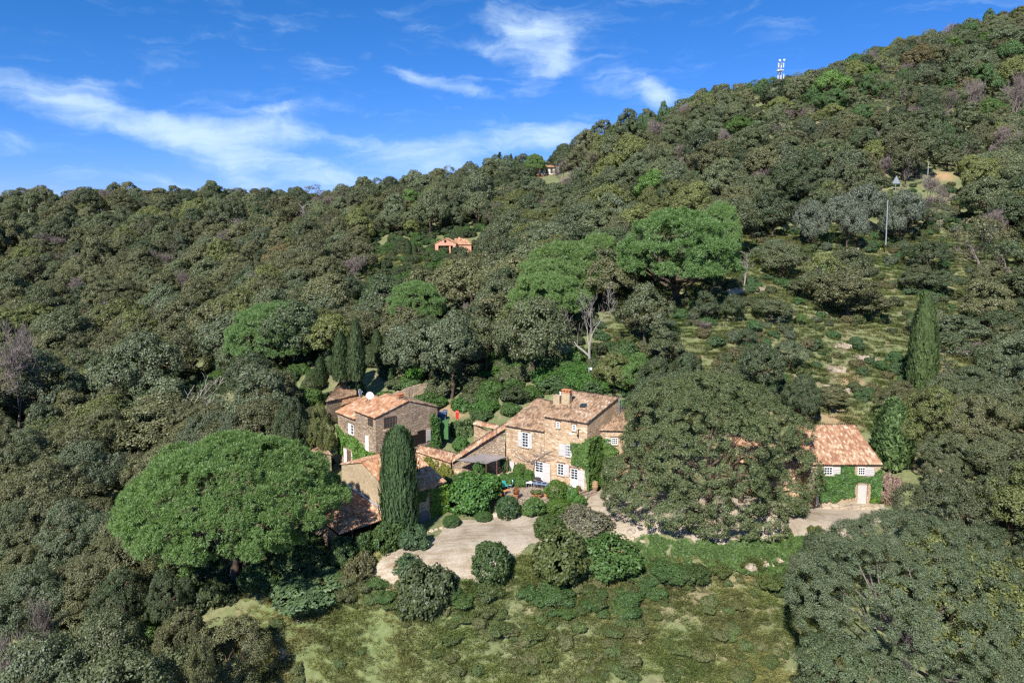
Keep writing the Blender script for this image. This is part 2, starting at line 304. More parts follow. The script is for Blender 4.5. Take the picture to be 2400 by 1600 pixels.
def tile_build(stops, lichen=.35):
    def f(N, L):
        uv = N.new('ShaderNodeUVMap'); sep = N.new('ShaderNodeSeparateXYZ'); L.new(uv.outputs[0], sep.inputs[0])
        a = math_node(N, L, 'FLOOR', math_node(N, L, 'DIVIDE', sep.outputs[0], .24))
        wv = N.new('ShaderNodeTexWhiteNoise'); wv.noise_dimensions = '1D'; L.new(a, wv.inputs['W'])
        vv = math_node(N, L, 'ADD', math_node(N, L, 'DIVIDE', sep.outputs[1], .42), wv.outputs['Value'])
        b = math_node(N, L, 'FLOOR', vv)
        cb = N.new('ShaderNodeCombineXYZ'); L.new(a, cb.inputs[0]); L.new(b, cb.inputs[1])
        wn = N.new('ShaderNodeTexWhiteNoise'); wn.noise_dimensions = '2D'; L.new(cb.outputs[0], wn.inputs['Vector'])
        pos = geo_pos(N)
        big = noise(N, L, pos, .55, 4, .6)
        k = math_node(N, L, 'ADD', math_node(N, L, 'MULTIPLY', wn.outputs['Value'], .72), math_node(N, L, 'MULTIPLY', math_node(N, L, 'SUBTRACT', big, .32), .9))
        r = ramp(N, stops); L.new(k, r.inputs[0])
        fr = math_node(N, L, 'FRACT', vv); fe = N.new('ShaderNodeMapRange'); L.new(fr, fe.inputs[0]); fe.inputs[1].default_value = 0; fe.inputs[2].default_value = .14; fe.inputs[3].default_value = .55; fe.inputs[4].default_value = 1
        c = mixc(N, L, 1.0, r.outputs[0], fe.outputs[0], 'MULTIPLY')
        li = noise(N, L, pos, 3.2, 6, .75); lm = N.new('ShaderNodeMapRange'); L.new(li, lm.inputs[0]); lm.inputs[1].default_value = .55; lm.inputs[2].default_value = .68; lm.inputs[4].default_value = lichen
        c = mixc(N, L, lm.outputs[0], c, (.40, .335, .235))
        return bsdf(N, L, c, .9, .15)
    return f
M_TILE_OLD = mat('old_brown_roof_tiles', tile_build([(.05, (.11, .07, .048)), (.25, (.19, .122, .08)), (.5, (.29, .19, .12)), (.72, (.37, .27, .18)), (.8, (.37, .19, .11)), (.9, (.44, .34, .25)), (1, (.54, .46, .36))], .75))
M_TILE_OR = mat('orange_roof_tiles', tile_build([(.05, (.20, .10, .065)), (.25, (.32, .155, .085)), (.5, (.42, .215, .115)), (.75, (.45, .28, .165)), (.9, (.50, .38, .28)), (1, (.60, .50, .38))], .55))
M_TILE_RED = mat('red_and_pale_roof_tiles', tile_build([(.05, (.22, .11, .075)), (.35, (.31, .155, .09)), (.6, (.39, .235, .145)), (.8, (.47, .34, .225)), (1, (.57, .46, .34))], .6))

def ground_mat(N, L):
    pos = geo_pos(N)
    at = N.new('ShaderNodeAttribute'); at.attribute_name = 'zone'; sp = N.new('ShaderNodeSeparateColor'); L.new(at.outputs['Color'], sp.inputs[0])
    n1 = noise(N, L, pos, .16, 6, .62); n2 = noise(N, L, pos, 1.3, 7, .7); n3 = noise(N, L, pos, .45, 5, .6, 1.0)
    g = ramp(N, [(.28, (.10, .115, .055)), (.5, (.155, .175, .08)), (.66, (.20, .21, .11)), (.8, (.28, .25, .16))]); L.new(n2, g.inputs[0])
    d = ramp(N, [(.3, (.16, .12, .075)), (.55, (.27, .21, .14)), (.75, (.38, .31, .22))]); L.new(n2, d.inputs[0])
    k = math_node(N, L, 'ADD', math_node(N, L, 'MULTIPLY', n1, .5), math_node(N, L, 'MULTIPLY', n3, .5))
    k = math_node(N, L, 'ADD', k, math_node(N, L, 'MULTIPLY', math_node(N, L, 'SUBTRACT', sp.outputs[1], .35), .45))
    mr = N.new('ShaderNodeMapRange'); L.new(k, mr.inputs[0]); mr.inputs[1].default_value = .50; mr.inputs[2].default_value = .66
    c = mixc(N, L, mr.outputs[0], g.outputs[0], d.outputs[0])
    c = mixc(N, L, math_node(N, L, 'MULTIPLY', sp.outputs[0], .75), c, mixc(N, L, n2, (.075, .13, .035), (.15, .21, .07)))
    c = mixc(N, L, sp.outputs[2], c, mixc(N, L, n2, (.36, .20, .11), (.52, .33, .20)))
    return bsdf(N, L, c, 1, .05, n2, .6, .25)
M_GROUND = mat('hillside_ground', ground_mat)
def gravel_mat(N, L):
    pos = geo_pos(N); n1 = noise(N, L, pos, .35, 6, .6, .6); n2 = noise(N, L, pos, 5, 6, .7)
    mp = N.new('ShaderNodeMapping'); L.new(pos, mp.inputs[0]); mp.inputs['Rotation'].default_value = (0, 0, radians(-32)); mp.inputs['Scale'].default_value = (.25, 2.6, 1)
    n3 = noise(N, L, mp.outputs[0], .9, 6, .65, .8)
    r = ramp(N, [(.3, (.29, .24, .18)), (.5, (.385, .33, .26)), (.7, (.455, .40, .325))]); L.new(n1, r.inputs[0])
    r2 = ramp(N, [(.3, (.74, .70, .64)), (.6, (1.06, 1.06, 1.06))]); L.new(n2, r2.inputs[0])
    c = mixc(N, L, 1.0, r.outputs[0], r2.outputs[0], 'MULTIPLY')
    r3 = ramp(N, [(.34, (.74, .66, .54)), (.5, (1, 1, 1))]); L.new(n3, r3.inputs[0]); c = mixc(N, L, 1.0, c, r3.outputs[0], 'MULTIPLY')
    g = N.new('ShaderNodeMapRange'); L.new(noise(N, L, pos, .5, 5, .7), g.inputs[0]); g.inputs[1].default_value = .6; g.inputs[2].default_value = .7; g.inputs[4].default_value = .6
    c = mixc(N, L, g.outputs[0], c, (.19, .17, .085))
    return bsdf(N, L, c, 1, .05, n2, .4, .05)
M_GRAVEL = mat('pale_gravel', gravel_mat)
M_ROCK = mat('limestone_rock', stone_build([(.35, .29, .22), (.5, .44, .36), (.44, .36, .27)], 1.2, (.3, .24, .18), .5))

# ------------------------------------------------------------------ object helpers
def link(name, me, m=None, parent=None, loc=None):
    o = bpy.data.objects.new(name, me)
    if m is not None and me is not None:
        for k in (m if isinstance(m, (list, tuple)) else [m]): me.materials.append(k)
    COL.objects.link(o)
    if parent is not None: o.parent = parent
    if loc is not None: o.location = loc
    return o
def tag(o, label=None, cat=None, group=None, kind=None):
    if label: o['label'] = label
    if cat: o['category'] = cat
    if group: o['group'] = group
    if kind: o['kind'] = kind
    return o
def empty(name, loc=(0, 0, 0), label=None, cat=None, group=None):
    o = bpy.data.objects.new(name, None); COL.objects.link(o); o.location = loc; o.empty_display_size = .3
    return tag(o, label, cat, group)
class MB:
    def __init__(s, origin=(0, 0, 0)): s.v = []; s.f = []; s.uv = None; s.o = np.array(origin, float); s.mi = []
    def add(s, verts, faces, mi=0):
        n = len(s.v); s.v += [tuple(np.array(p, float) - s.o) for p in verts]; s.f += [tuple(i + n for i in f) for f in faces]; s.mi += [mi] * len(faces)
    def hexa(s, p, mi=0):     # 8 corners: bottom ring 0-3, top ring 4-7
        s.add(p, [(3, 2, 1, 0), (4, 5, 6, 7), (0, 1, 5, 4), (1, 2, 6, 5), (2, 3, 7, 6), (3, 0, 4, 7)], mi)
    def box(s, x0, x1, y0, y1, z0, z1, mi=0):
        s.hexa([(x0, y0, z0), (x1, y0, z0), (x1, y1, z0), (x0, y1, z0), (x0, y0, z1), (x1, y0, z1), (x1, y1, z1), (x0, y1, z1)], mi)
    def prism(s, ring, zb, zt, mi=0):   # ring of (x,y) anticlockwise, zb/zt number or list
        n = len(ring); zb = [zb] * n if isinstance(zb, (int, float)) else zb; zt = [zt] * n if isinstance(zt, (int, float)) else zt
        V = [(x, y, z) for (x, y), z in zip(ring, zb)] + [(x, y, z) for (x, y), z in zip(ring, zt)]
        s.add(V, [tuple(range(n - 1, -1, -1)), tuple(range(n, 2 * n))] + [(i, (i + 1) % n, n + (i + 1) % n, n + i) for i in range(n)], mi)
    def tube(s, pts, rad, n=6, mi=0, cap=True):
        pts = [np.array(p, float) for p in pts]; V = []; F = []; up = np.array([.13, .21, .97])
        for i, p in enumerate(pts):
            d = pts[min(i + 1, len(pts) - 1)] - pts[max(i - 1, 0)]; d = d / (np.linalg.norm(d) + 1e-9)
            a = np.cross(d, up)
            if np.linalg.norm(a) < .1: a = np.cross(d, np.array([1, 0, 0]))
            a /= np.linalg.norm(a); b = np.cross(d, a); r = rad[i] if hasattr(rad, '__len__') else rad
            for k in range(n): V.append(p + r * (a * cos(2 * pi * k / n) + b * sin(2 * pi * k / n)))
        for i in range(len(pts) - 1):
            for k in range(n): F.append((i * n + k, i * n + (k + 1) % n, (i + 1) * n + (k + 1) % n, (i + 1) * n + k))
        if cap: F += [tuple(range(n - 1, -1, -1)), tuple((len(pts) - 1) * n + k for k in range(n))]
        s.add(V, F, mi)
    def lathe(s, c, prof, n=14, mi=0):  # prof of (r,z)
        V = []; F = []
        for r, z in prof:
            for k in range(n): V.append((c[0] + r * cos(2 * pi * k / n), c[1] + r * sin(2 * pi * k / n), c[2] + z))
        for i in range(len(prof) - 1):
            for k in range(n): F.append((i * n + k, i * n + (k + 1) % n, (i + 1) * n + (k + 1) % n, (i + 1) * n + k))
        F += [tuple(range(n - 1, -1, -1)), tuple((len(prof) - 1) * n + k for k in range(n))]
        s.add(V, F, mi)
    def build(s, name, m, parent=None, loc=None, smooth=False):
        me = bpy.data.meshes.new(name); me.from_pydata([tuple(map(float, v)) for v in s.v], [], s.f)
        o = link(name, me, m, parent, loc)
        if isinstance(m, (list, tuple)): me.polygons.foreach_set('material_index', s.mi)
        if smooth: me.polygons.foreach_set('use_smooth', [True] * len(me.polygons))
        me.update(); return o
def quads_mesh(name, V, m):
    """V: (n,4,3) array of loose quads"""
    n = len(V); me = bpy.data.meshes.new(name)
    me.vertices.add(n * 4); me.vertices.foreach_set('co', V.astype(np.float32).ravel())
    me.loops.add(n * 4); me.loops.foreach_set('vertex_index', np.arange(n * 4, dtype=np.int32))
    me.polygons.add(n); me.polygons.foreach_set('loop_start', np.arange(0, n * 4, 4, dtype=np.int32))
    try: me.polygons.foreach_set('loop_total', np.full(n, 4, dtype=np.int32))
    except Exception: pass
    me.update(calc_edges=True)
    if m: me.materials.append(m)
    return me
def grid_mesh(name, X, Y, Z, m, keep=None):
    ny, nx = X.shape; V = np.stack([X, Y, Z], -1).reshape(-1, 3)
    i = np.arange(ny - 1)[:, None] * nx + np.arange(nx - 1)[None]; F = np.stack([i, i + 1, i + nx + 1, i + nx], -1).reshape(-1, 4)
    if keep is not None: F = F[keep.ravel()]
    me = bpy.data.meshes.new(name); me.vertices.add(len(V)); me.vertices.foreach_set('co', V.astype(np.float32).ravel())
    n = len(F); me.loops.add(n * 4); me.loops.foreach_set('vertex_index', F.astype(np.int32).ravel())
    me.polygons.add(n); me.polygons.foreach_set('loop_start', np.arange(0, n * 4, 4, dtype=np.int32)); me.update(calc_edges=True)
    me.polygons.foreach_set('use_smooth', np.ones(n, bool)); me.materials.append(m)
    return me
def inside(px, py, poly):
    px = np.asarray(px, float); py = np.asarray(py, float); r = np.zeros(px.shape, bool); n = len(poly)
    for i in range(n):
        x1, y1 = poly[i]; x2, y2 = poly[(i + 1) % n]
        c = ((y1 > py) != (y2 > py)) & (px < (x2 - x1) * (py - y1) / (y2 - y1 + 1e-12) + x1); r ^= c
    return r

# ------------------------------------------------------------------ terrain, drive, sky-line ground
def spaced(stops):
    out = [stops[0][0]]
    for (a, _), (b, st) in zip(stops[:-1], stops[1:]):
        n = max(1, int(round((b - a) / st))); out += list(np.linspace(a, b, n + 1)[1:])
    return np.array(out)
DRIVE_PX = [(855, 1345), (905, 1298), (960, 1285), (1010, 1258), (1040, 1236), (1095, 1217), (1150, 1212), (1215, 1205), (1290, 1212), (1350, 1196), (1372, 1172), (1400, 1150), (1440, 1140), (1520, 1140), (1700, 1160), (1850, 1180), (1890, 1172), (2040, 1172), (2080, 1190), (2040, 1262), (1850, 1262), (1560, 1262), (1440, 1262), (1380, 1240), (1290, 1262), (1245, 1280), (1170, 1320), (1120, 1360), (1060, 1350), (1020, 1335), (960, 1372), (880, 1380)]
DRIVE = []
for (u, v) in DRIVE_PX:
    p = hit(u, v)
    DRIVE.append((p[0], p[1]))
def make_ground():
    xs = spaced([(-950, 0), (-500, 90), (-260, 20), (-90, 4), (-42, 1.5), (62, .6), (130, 2.5), (330, 8), (520, 30), (950, 90)])
    ys = spaced([(-450, 0), (-120, 60), (0, 20), (38, 4), (112, .6), (210, 2.2), (360, 5), (540, 20), (1050, 90)])
    X, Y = np.meshgrid(xs, ys); Z = ground(X, Y)
    me = grid_mesh('ground', X, Y, Z, M_GROUND); o = link('ground', me); tag(o, kind='structure')
    # zone colours: R bright meadow grass, G dryness, B bare orange earth
    z = Z - CAM_H; dp = np.maximum(Y * C9 - z * S9, 1); U = 1200 + 1600 * X / dp; V = ROW0 - 1600 * (Y * S9 + z * C9) / dp
    nz = _hash_noise(X, Y, 4, 5) * 30
    def blob(u, v, ru, rv, s=1): return s * np.clip(1.4 - np.hypot((U + nz - u) / ru, (V + nz * .4 - v) / rv), 0, 1)
    R = np.maximum.reduce([blob(900, 640, 38, 30), blob(840, 1500, 200, 90, .5), blob(430, 880, 60, 22), blob(330, 935, 45, 15), blob(1130, 1010, 60, 25, .9), blob(1650, 1440, 45, 45, .45), blob(970, 600, 50, 30, .35), blob(690, 1440, 70, 40, .9), blob(1560, 760, 80, 45, .35), blob(1050, 1480, 60, 60, .4), blob(1500, 1560, 60, 30, .5)])
    D = np.full(X.shape, .35) + blob(1950, 900, 160, 100, .12) + blob(1700, 1480, 230, 120, .12) + blob(1560, 1400, 160, 60, .25) - blob(1250, 1500, 350, 120, .12) - blob(850, 1480, 200, 120, .45)
    B = np.maximum.reduce([blob(2215, 414, 30, 8, .7), blob(2290, 410, 24, 6, .7), blob(120, 510, 30, 6, .3), blob(1600, 705, 70, 10, .9), blob(1560, 1352, 110, 12, .55), blob(1800, 1358, 90, 12, .55), blob(1475, 1290, 12, 26, .8), blob(1060, 960, 36, 14, .6), blob(1740, 688, 60, 8, .5), blob(1450, 1410, 14, 30, .5), blob(665, 1560, 20, 40, .5), blob(1960, 985, 60, 30, .35), blob(1990, 890, 40, 20, .35), blob(2190, 900, 22, 50, .45), blob(2110, 1000, 14, 40, .5)])
    ca = me.color_attributes.new('zone', 'FLOAT_COLOR', 'POINT')
    ca.data.foreach_set('color', np.stack([np.clip(R, 0, 1), np.clip(D, 0, 1), np.clip(B, 0, 1), np.ones_like(R)], -1).astype(np.float32).ravel())
make_ground()
def make_drive():
    # outline roughened by hand-sized wobble, filled on a fine grid draped on the ground
    P = np.array(DRIVE); x0, y0 = P.min(0) - 1; x1, y1 = P.max(0) + 1
    xs = np.arange(x0, x1, .16); ys = np.arange(y0, y1, .16); X, Y = np.meshgrid(xs, ys)
    wx = X + _hash_noise(X, Y, 1.7, 11) * 1.1 + _hash_noise(X, Y, .6, 12) * .35; wy = Y + _hash_noise(X, Y, 1.9, 13) * 1.1 + _hash_noise(X, Y, .7, 14) * .3
    ok = inside(wx, wy, DRIVE); k = ok[:-1, :-1] & ok[1:, :-1] & ok[:-1, 1:] & ok[1:, 1:]
    Z = ground(X, Y) + .05
    me = grid_mesh('driveway', X, Y, Z, M_GRAVEL, k); tag(link('driveway', me), kind='structure')
make_drive()

# ------------------------------------------------------------------ building helpers
def roof_mesh(eL, eR, rR, rL, thick=.12, per=.24, amp=.05, seed=0):
    """corrugated canal-tile roof between four 3D corners, with underside and edges; UV in metres"""
    eL, eR, rR, rL = [np.array(p, float) for p in (eL, eR, rR, rL)]
    W = max(np.linalg.norm(eR - eL), np.linalg.norm(rR - rL)); Ln = max(np.linalg.norm(rL - eL), np.linalg.norm(rR - eR))
    nx = max(8, int(W / per * 6)); ny = max(2, int(Ln / .42))
    S, T = np.meshgrid(np.linspace(0, 1, nx + 1), np.linspace(0, 1, ny + 1))
    P = (eL[None, None] * ((1 - S) * (1 - T))[..., None] + eR * (S * (1 - T))[..., None] + rR * (S * T)[..., None] + rL * ((1 - S) * T)[..., None])
    d = S * W; r = np.random.default_rng(seed)
    P[..., 2] += amp * np.cos(2 * pi * d / per) + _hash_noise(P[..., 0], P[..., 1], 2.2, seed) * .10 + _hash_noise(P[..., 0], P[..., 1], .45, seed + 3) * .05
    top = P.reshape(-1, 3); bot = top.copy(); bot[:, 2] = (eL[2] * ((1 - S) * (1 - T)) + eR[2] * (S * (1 - T)) + rR[2] * (S * T) + rL[2] * ((1 - S) * T)).ravel() - thick
    mx, my = nx + 1, ny + 1
    i = np.arange(ny)[:, None] * mx + np.arange(nx)[None]
    F = [np.stack([i, i + 1, i + mx + 1, i + mx], -1).reshape(-1, 4)]; off = mx * my
    F.append((np.stack([i, i + mx, i + mx + 1, i + 1], -1) + off).reshape(-1, 4))
    a = np.arange(nx); F.append(np.stack([a + 1, a, a + off, a + 1 + off], -1)); b = a + ny * mx; F.append(np.stack([b, b + 1, b + 1 + off, b + off], -1))
    c = np.arange(ny) * mx; F.append(np.stack([c, c + mx, c + mx + off, c + off], -1)); e = c + nx; F.append(np.stack([e + mx, e, e + off, e + mx + off], -1))
    F = np.concatenate(F); V = np.concatenate([top, bot])
    uv = np.stack([d.ravel(), (T * Ln).ravel()], -1); uv = np.concatenate([uv, uv])
    return V, F, uv
def roof(name, eL, eR, rR, rL, m, parent, over=.3, side=.15, thick=.14, seed=0):
    eL, eR, rR, rL = [np.array(p, float) for p in (eL, eR, rR, rL)]
    dL = (eL - rL) / np.linalg.norm(eL - rL); dR = (eR - rR) / np.linalg.norm(eR - rR); eL = eL + dL * over; eR = eR + dR * over
    a = (eR - eL) / np.linalg.norm(eR - eL); b = (rR - rL) / np.linalg.norm(rR - rL)
    eL = eL - a * side; eR = eR + a * side; rL = rL - b * side; rR = rR + b * side
    lift = np.array([0, 0, thick + .03])
    V, F, uv = roof_mesh(eL + lift, eR + lift, rR + lift, rL + lift, thick, seed=seed)
    me = bpy.data.meshes.new(name); me.vertices.add(len(V)); me.vertices.foreach_set('co', V.astype(np.float32).ravel())
    n = len(F); me.loops.add(n * 4); me.loops.foreach_set('vertex_index', F.astype(np.int32).ravel())
    me.polygons.add(n); me.polygons.foreach_set('loop_start', np.arange(0, n * 4, 4, dtype=np.int32)); me.update(calc_edges=True)
    l = me.uv_layers.new(name='UVMap'); l.data.foreach_set('uv', uv[F.ravel()].astype(np.float32).ravel())
    return link(name, me, m, parent)
class Wall:
    """local frame on a facade: s along it, z up, d outward; s=0 at O"""
    def __init__(s, O, a, n): s.O = np.array([O[0], O[1], 0.0]); s.a = np.array([a[0], a[1], 0.0]); s.a /= np.linalg.norm(s.a); s.n = np.array([n[0], n[1], 0.0]); s.n /= np.linalg.norm(s.n)
    def P(s, t, z, d=0): return s.O + s.a * t + s.n * d + np.array([0, 0, z])
    def box(s, mb, t0, t1, z0, z1, d0, d1, mi=0):
        mb.hexa([s.P(t0, z0, d0), s.P(t1, z0, d0), s.P(t1, z0, d1), s.P(t0, z0, d1), s.P(t0, z1, d0), s.P(t1, z1, d0), s.P(t1, z1, d1), s.P(t0, z1, d1)], mi)
    def at(s, u, v, z=4.0):     # photo pixel -> (s, z) on this facade
        t = col_hit(u, s.O + np.array([0, 0, z]), s.a); q = s.O + s.a * t; return t, zrow(v, q[0], q[1])
def window(W, t0, t1, z0, z1, cols, rows, parent, m=None, name='window', fr=.07, sill=True, lintel=False, solid=0.0):
    m = m or M_WHITE; t0, t1 = min(t0, t1), max(t0, t1); mb = MB()
    W.box(mb, t0, t0 + fr, z0, z1, .0, .09); W.box(mb, t1 - fr, t1, z0, z1, .0, .09); W.box(mb, t0 + fr, t1 - fr, z0, z0 + fr, .0, .09); W.box(mb, t0 + fr, t1 - fr, z1 - fr, z1, .0, .09)
    zs = z0 + fr
    if solid: zs = z0 + (z1 - z0) * solid; W.box(mb, t0 + fr, t1 - fr, z0 + fr, zs, .0, .07)
    for i in range(1, cols):
        c = t0 + fr + (t1 - t0 - 2 * fr) * i / cols; W.box(mb, c - .022, c + .022, zs, z1 - fr, .03, .075)
    for j in range(1, rows):
        c = zs + (z1 - fr - zs) * j / rows; W.box(mb, t0 + fr, t1 - fr, c - .022, c + .022, .03, .072)
    w = mb.build(name, m, parent)
    g = MB(); W.box(g, t0 + fr, t1 - fr, zs, z1 - fr, .0, .035); g.build('pane', M_GLASS, w)
    if sill: s_ = MB(); W.box(s_, t0 - .08, t1 + .08, z0 - .08, z0, .0, .16); s_.build('sill', M_STONE3, w)
    if lintel: s_ = MB(); W.box(s_, t0 - .15, t1 + .15, z1, z1 + .14, .0, .05); s_.build('lintel', M_WOOD, w)
    return w
def shutter(W, t0, t1, z0, z1, parent, m=None, style='slat', label=None, d=0.06):
    m = m or M_GREYP; t0, t1 = min(t0, t1), max(t0, t1); mb = MB()
    W.box(mb, t0, t1, z0, z1, d, d + .035)
    if style == 'slat':
        for j in range(int((z1 - z0 - .2) / .11)):
            c = z0 + .12 + j * .11; W.box(mb, t0 + .07, t1 - .07, c, c + .04, d + .035, d + .055)
        W.box(mb, t0, t0 + .06, z0, z1, d + .035, d + .06); W.box(mb, t1 - .06, t1, z0, z1, d + .035, d + .06); W.box(mb, t0 + .06, t1 - .06, (z0 + z1) / 2 - .05, (z0 + z1) / 2 + .05, d + .035, d + .062)
    else:   # ledged and braced boards
        for c in (z0 + .2, (z0 + z1) / 2, z1 - .3): W.box(mb, t0 + .03, t1 - .03, c, c + .09, d + .035, d + .065)
        for a, b in (((z0 + .29), (z0 + z1) / 2), ((z0 + z1) / 2 + .09, z1 - .3)):
            mb.hexa([W.P(t0 + .03, a, d + .036), W.P(t0 + .12, a, d + .036), W.P(t0 + .12, a, d + .06), W.P(t0 + .03, a, d + .06), W.P(t1 - .12, b, d + .036), W.P(t1 - .03, b, d + .036), W.P(t1 - .03, b, d + .06), W.P(t1 - .12, b, d + .06)])
    o = mb.build('shutter', m, parent)
    if label: o['label'] = label
    return o
def zplane(p, P0, n, z0, sl): return z0 + sl * ((p[0] - P0[0]) * n[0] + (p[1] - P0[1]) * n[1])
def perp(a, b, inward):
    d = np.array(b, float)[:2] - np.array(a, float)[:2]; d /= np.linalg.norm(d); n = np.array([-d[1], d[0]])
    if np.dot(n, np.array(inward)[:2] - np.array(a, float)[:2]) < 0: n = -n
    return n
def section(ring, ze, slope, zb, walls_mb):
    """mono-pitch block: ring = eaveL, eaveR, ridgeR, ridgeL in plan; adds its walls to walls_mb and returns the four roof corners"""
    n = perp(ring[0], ring[1], ring[2]); T = [(x, y, zplane((x, y), ring[0], n, ze, slope)) for x, y in ring]
    zbs = [zb] * 4 if isinstance(zb, (int, float)) else zb
    walls_mb.prism([(x, y) for x, y in ring], zbs, [t[2] for t in T]); return T
def add_chimney(parent, p, w, d, h, ang, m, pots=0, cap=True, below=.6):
    o = MB(); c, s = cos(ang), sin(ang)
    def q(a, b, z): return (p[0] + a * c - b * s, p[1] + a * s + b * c, p[2] + z)
    def bx(mb, a0, a1, b0, b1, z0, z1): mb.hexa([q(a0, b0, z0), q(a1, b0, z0), q(a1, b1, z0), q(a0, b1, z0), q(a0, b0, z1), q(a1, b0, z1), q(a1, b1, z1), q(a0, b1, z1)])
    bx(o, -w / 2, w / 2, -d / 2, d / 2, -below, h); ch = o.build('chimney', m, parent)
    if cap:
        k = MB(); bx(k, -w / 2 - .06, w / 2 + .06, -d / 2 - .06, d / 2 + .06, h, h + .08)
        n = max(2, int(w / .3))
        for i in range(n):
            a = -w / 2 + (i + .5) * w / n; bx(k, a - .05, a + .05, -d / 2, d / 2, h + .08, h + .26)
        bx(k, -w / 2 - .04, w / 2 + .04, -d / 2 - .04, d / 2 + .04, h + .26, h + .33)
        k.build('chimney_cap', M_TERRA, ch)
    return ch

# ------------------------------------------------------------------ MAIN HOUSE
A_ = np.array([-sin(radians(60)), cos(radians(60))]); NF = np.array([-.5, -.866])
def main_house():
    H = empty('farmhouse', (6, 78, .8), 'largest golden stone house with white doors and a taller middle block above the terrace', 'house')
    FR = (8.49, 75.38); FL = (3.79, 78.10); BR = (12.63, 79.83); BL = (7.40, 82.9)
    w = MB((0, 0, 0)); T = section([FL, FR, BR, BL], 8.8, .30, -.6, w)
    L0 = (-.70, 80.69); n = perp(L0, FL, BL)
    LB = roof_hit(*z2(570, 245), 7.05, L0, n, .3); LBR = (7.9, 83.3)
    T2 = section([L0, (3.76, 78.12), (7.0, 83.0), (LB[0], LB[1])], 7.0, .30, -.6, w)
    R0 = (10.22, 77.30); nr = np.array([.07, .9975]); RB = roof_hit(*z2(1432, 352), 7.45, R0, nr, .3)
    T3 = section([R0, (16.3, 76.9), (17.2, RB[1] + .1), (RB[0], RB[1])], 7.4, .30, -.6, w)
    loc = -np.array([6, 78, .8])
    def fix(o): o.location = loc; return o
    fix(w.build('wall', M_STONE, H))
    r1 = fix(roof('roof', *T, M_TILE_OLD, H, seed=1)); r2 = fix(roof('roof', *T2, M_TILE_OLD, H, side=.1, seed=2)); r3 = fix(roof('roof', *T3, M_TILE_OLD, H, side=.05, seed=3))
    r1['label'] = 'higher roof of the middle block with two chimneys'
    nt = perp(FL, FR, BR)
    p = roof_hit(*z2(868, 300), 8.97, FL, nt, .3); add_chimney(r1, p, 1.05, .7, 1.35, radians(-30), M_STONE3)
    p = roof_hit(*z2(768, 298), 8.97, FL, nt, .3); add_chimney(r1, p, .85, .7, 1.0, radians(-30), M_STONE3, cap=False)
    p = roof_hit(*z2(800, 290), 8.97, FL, nt, .3); k = MB(); k.lathe(p, [(.1, -.4), (.1, 1.15), (.13, 1.2), (.13, 1.3)], 8); k.build('flue', M_WHITE, r1)
    p = roof_hit(*z2(1035, 325), 9.02, FL, nt, .3); k = MB(); k.hexa([(p[0] - .35, p[1] - .3, p[2] - .05), (p[0] + .35, p[1] - .5, p[2] - .05), (p[0] + .6, p[1] + .1, p[2] + .1), (p[0] - .1, p[1] + .3, p[2] + .1), (p[0] - .35, p[1] - .3, p[2] + .06), (p[0] + .35, p[1] - .5, p[2] + .06), (p[0] + .6, p[1] + .1, p[2] + .24), (p[0] - .1, p[1] + .3, p[2] + .24)]); k.build('skylight', M_GLASS, r1)
    W = Wall(FR, A_, NF)
    f = fix(empty('x')) if False else None
    X = []
    def win(*a, **k): o = window(*a, **k); fix(o); [setattr(c, 'location', (0, 0, 0)) for c in o.children]; return o
    def sh(*a, **k): return fix(shutter(*a, **k))
    d = win(W, 5.52, 6.60, 1.02, 3.25, 2, 4, H, name='door', sill=False, lintel=True, solid=.45); sh(W, 4.62, 5.50, .98, 3.22, H, style='board')
    win(W, 2.84, 3.66, 2.12, 3.5, 2, 4, H, lintel=True); sh(W, 2.2, 2.82, 2.1, 3.48, H, style='board')
    win(W, 1.05, 1.98, .98, 3.2, 2, 4, H, name='door', sill=False, lintel=True, solid=.45); sh(W, .22, 1.03, .94, 3.12, H, style='board')
    win(W, 7.52, 8.40, 4.68, 6.5, 2, 5, H, lintel=True); sh(W, 8.42, 8.92, 4.68, 6.46, H); sh(W, 7.02, 7.5, 4.66, 6.48, H)
    win(W, 1.95, 2.62, 4.46, 5.86, 3, 4, H); sh(W, 2.66, 3.5, 4.44, 5.86, H)
    win(W, 3.42, 3.86, 7.64, 8.36, 2, 3, H, lintel=True); win(W, 1.38, 1.84, 7.62, 8.34, 2, 3, H, lintel=True)
    WR = Wall(R0, (6.1, -.4), (-.065, -1))
    t0, za = WR.at(*z2(1290, 668), 6.3); t1, zb_ = WR.at(*z2(1350, 745), 6.3); t2, _ = WR.at(*z2(1418, 740), 6.3)
    sh(WR, t0, t1, zb_, za, H); win(WR, t1 + .03, t2, zb_ + .05, za, 3, 3, H, lintel=True)
    t0, za = WR.at(*z2(1590, 680), 6.3); win(WR, t0 - .15, t0 + .6, zb_ + .05, za, 2, 3, H)
    t0, za = WR.at(*z2(1275, 978), 3); t1, zq = WR.at(*z2(1325, 1042), 3); win(WR, t0, t0 + .8, zq, za, 2, 3, H, lintel=True)
    # wrought iron wall lantern, pale stone plaque, drainpipe on the blind side
    t, z = W.at(*z2(995, 612), 7); k = MB(); W.box(k, t - .03, t + .03, z - .4, z + .35, .05, .1); W.box(k, t - .09, t + .09, z - .45, z - .2, .1, .28); W.box(k, t - .03, t + .03, z - .05, z + .0, .1, .25); W.box(k, t - .06, t + .06, z + .12, z + .3, .05, .16); fix(k.build('wall_lantern', M_IRON, H))
    t, z = W.at(*z2(912, 626), 7); k = MB(); W.box(k, t - .18, t + .18, z - .12, z + .12, .0, .04); fix(k.build('plaque', M_WHITE, H))
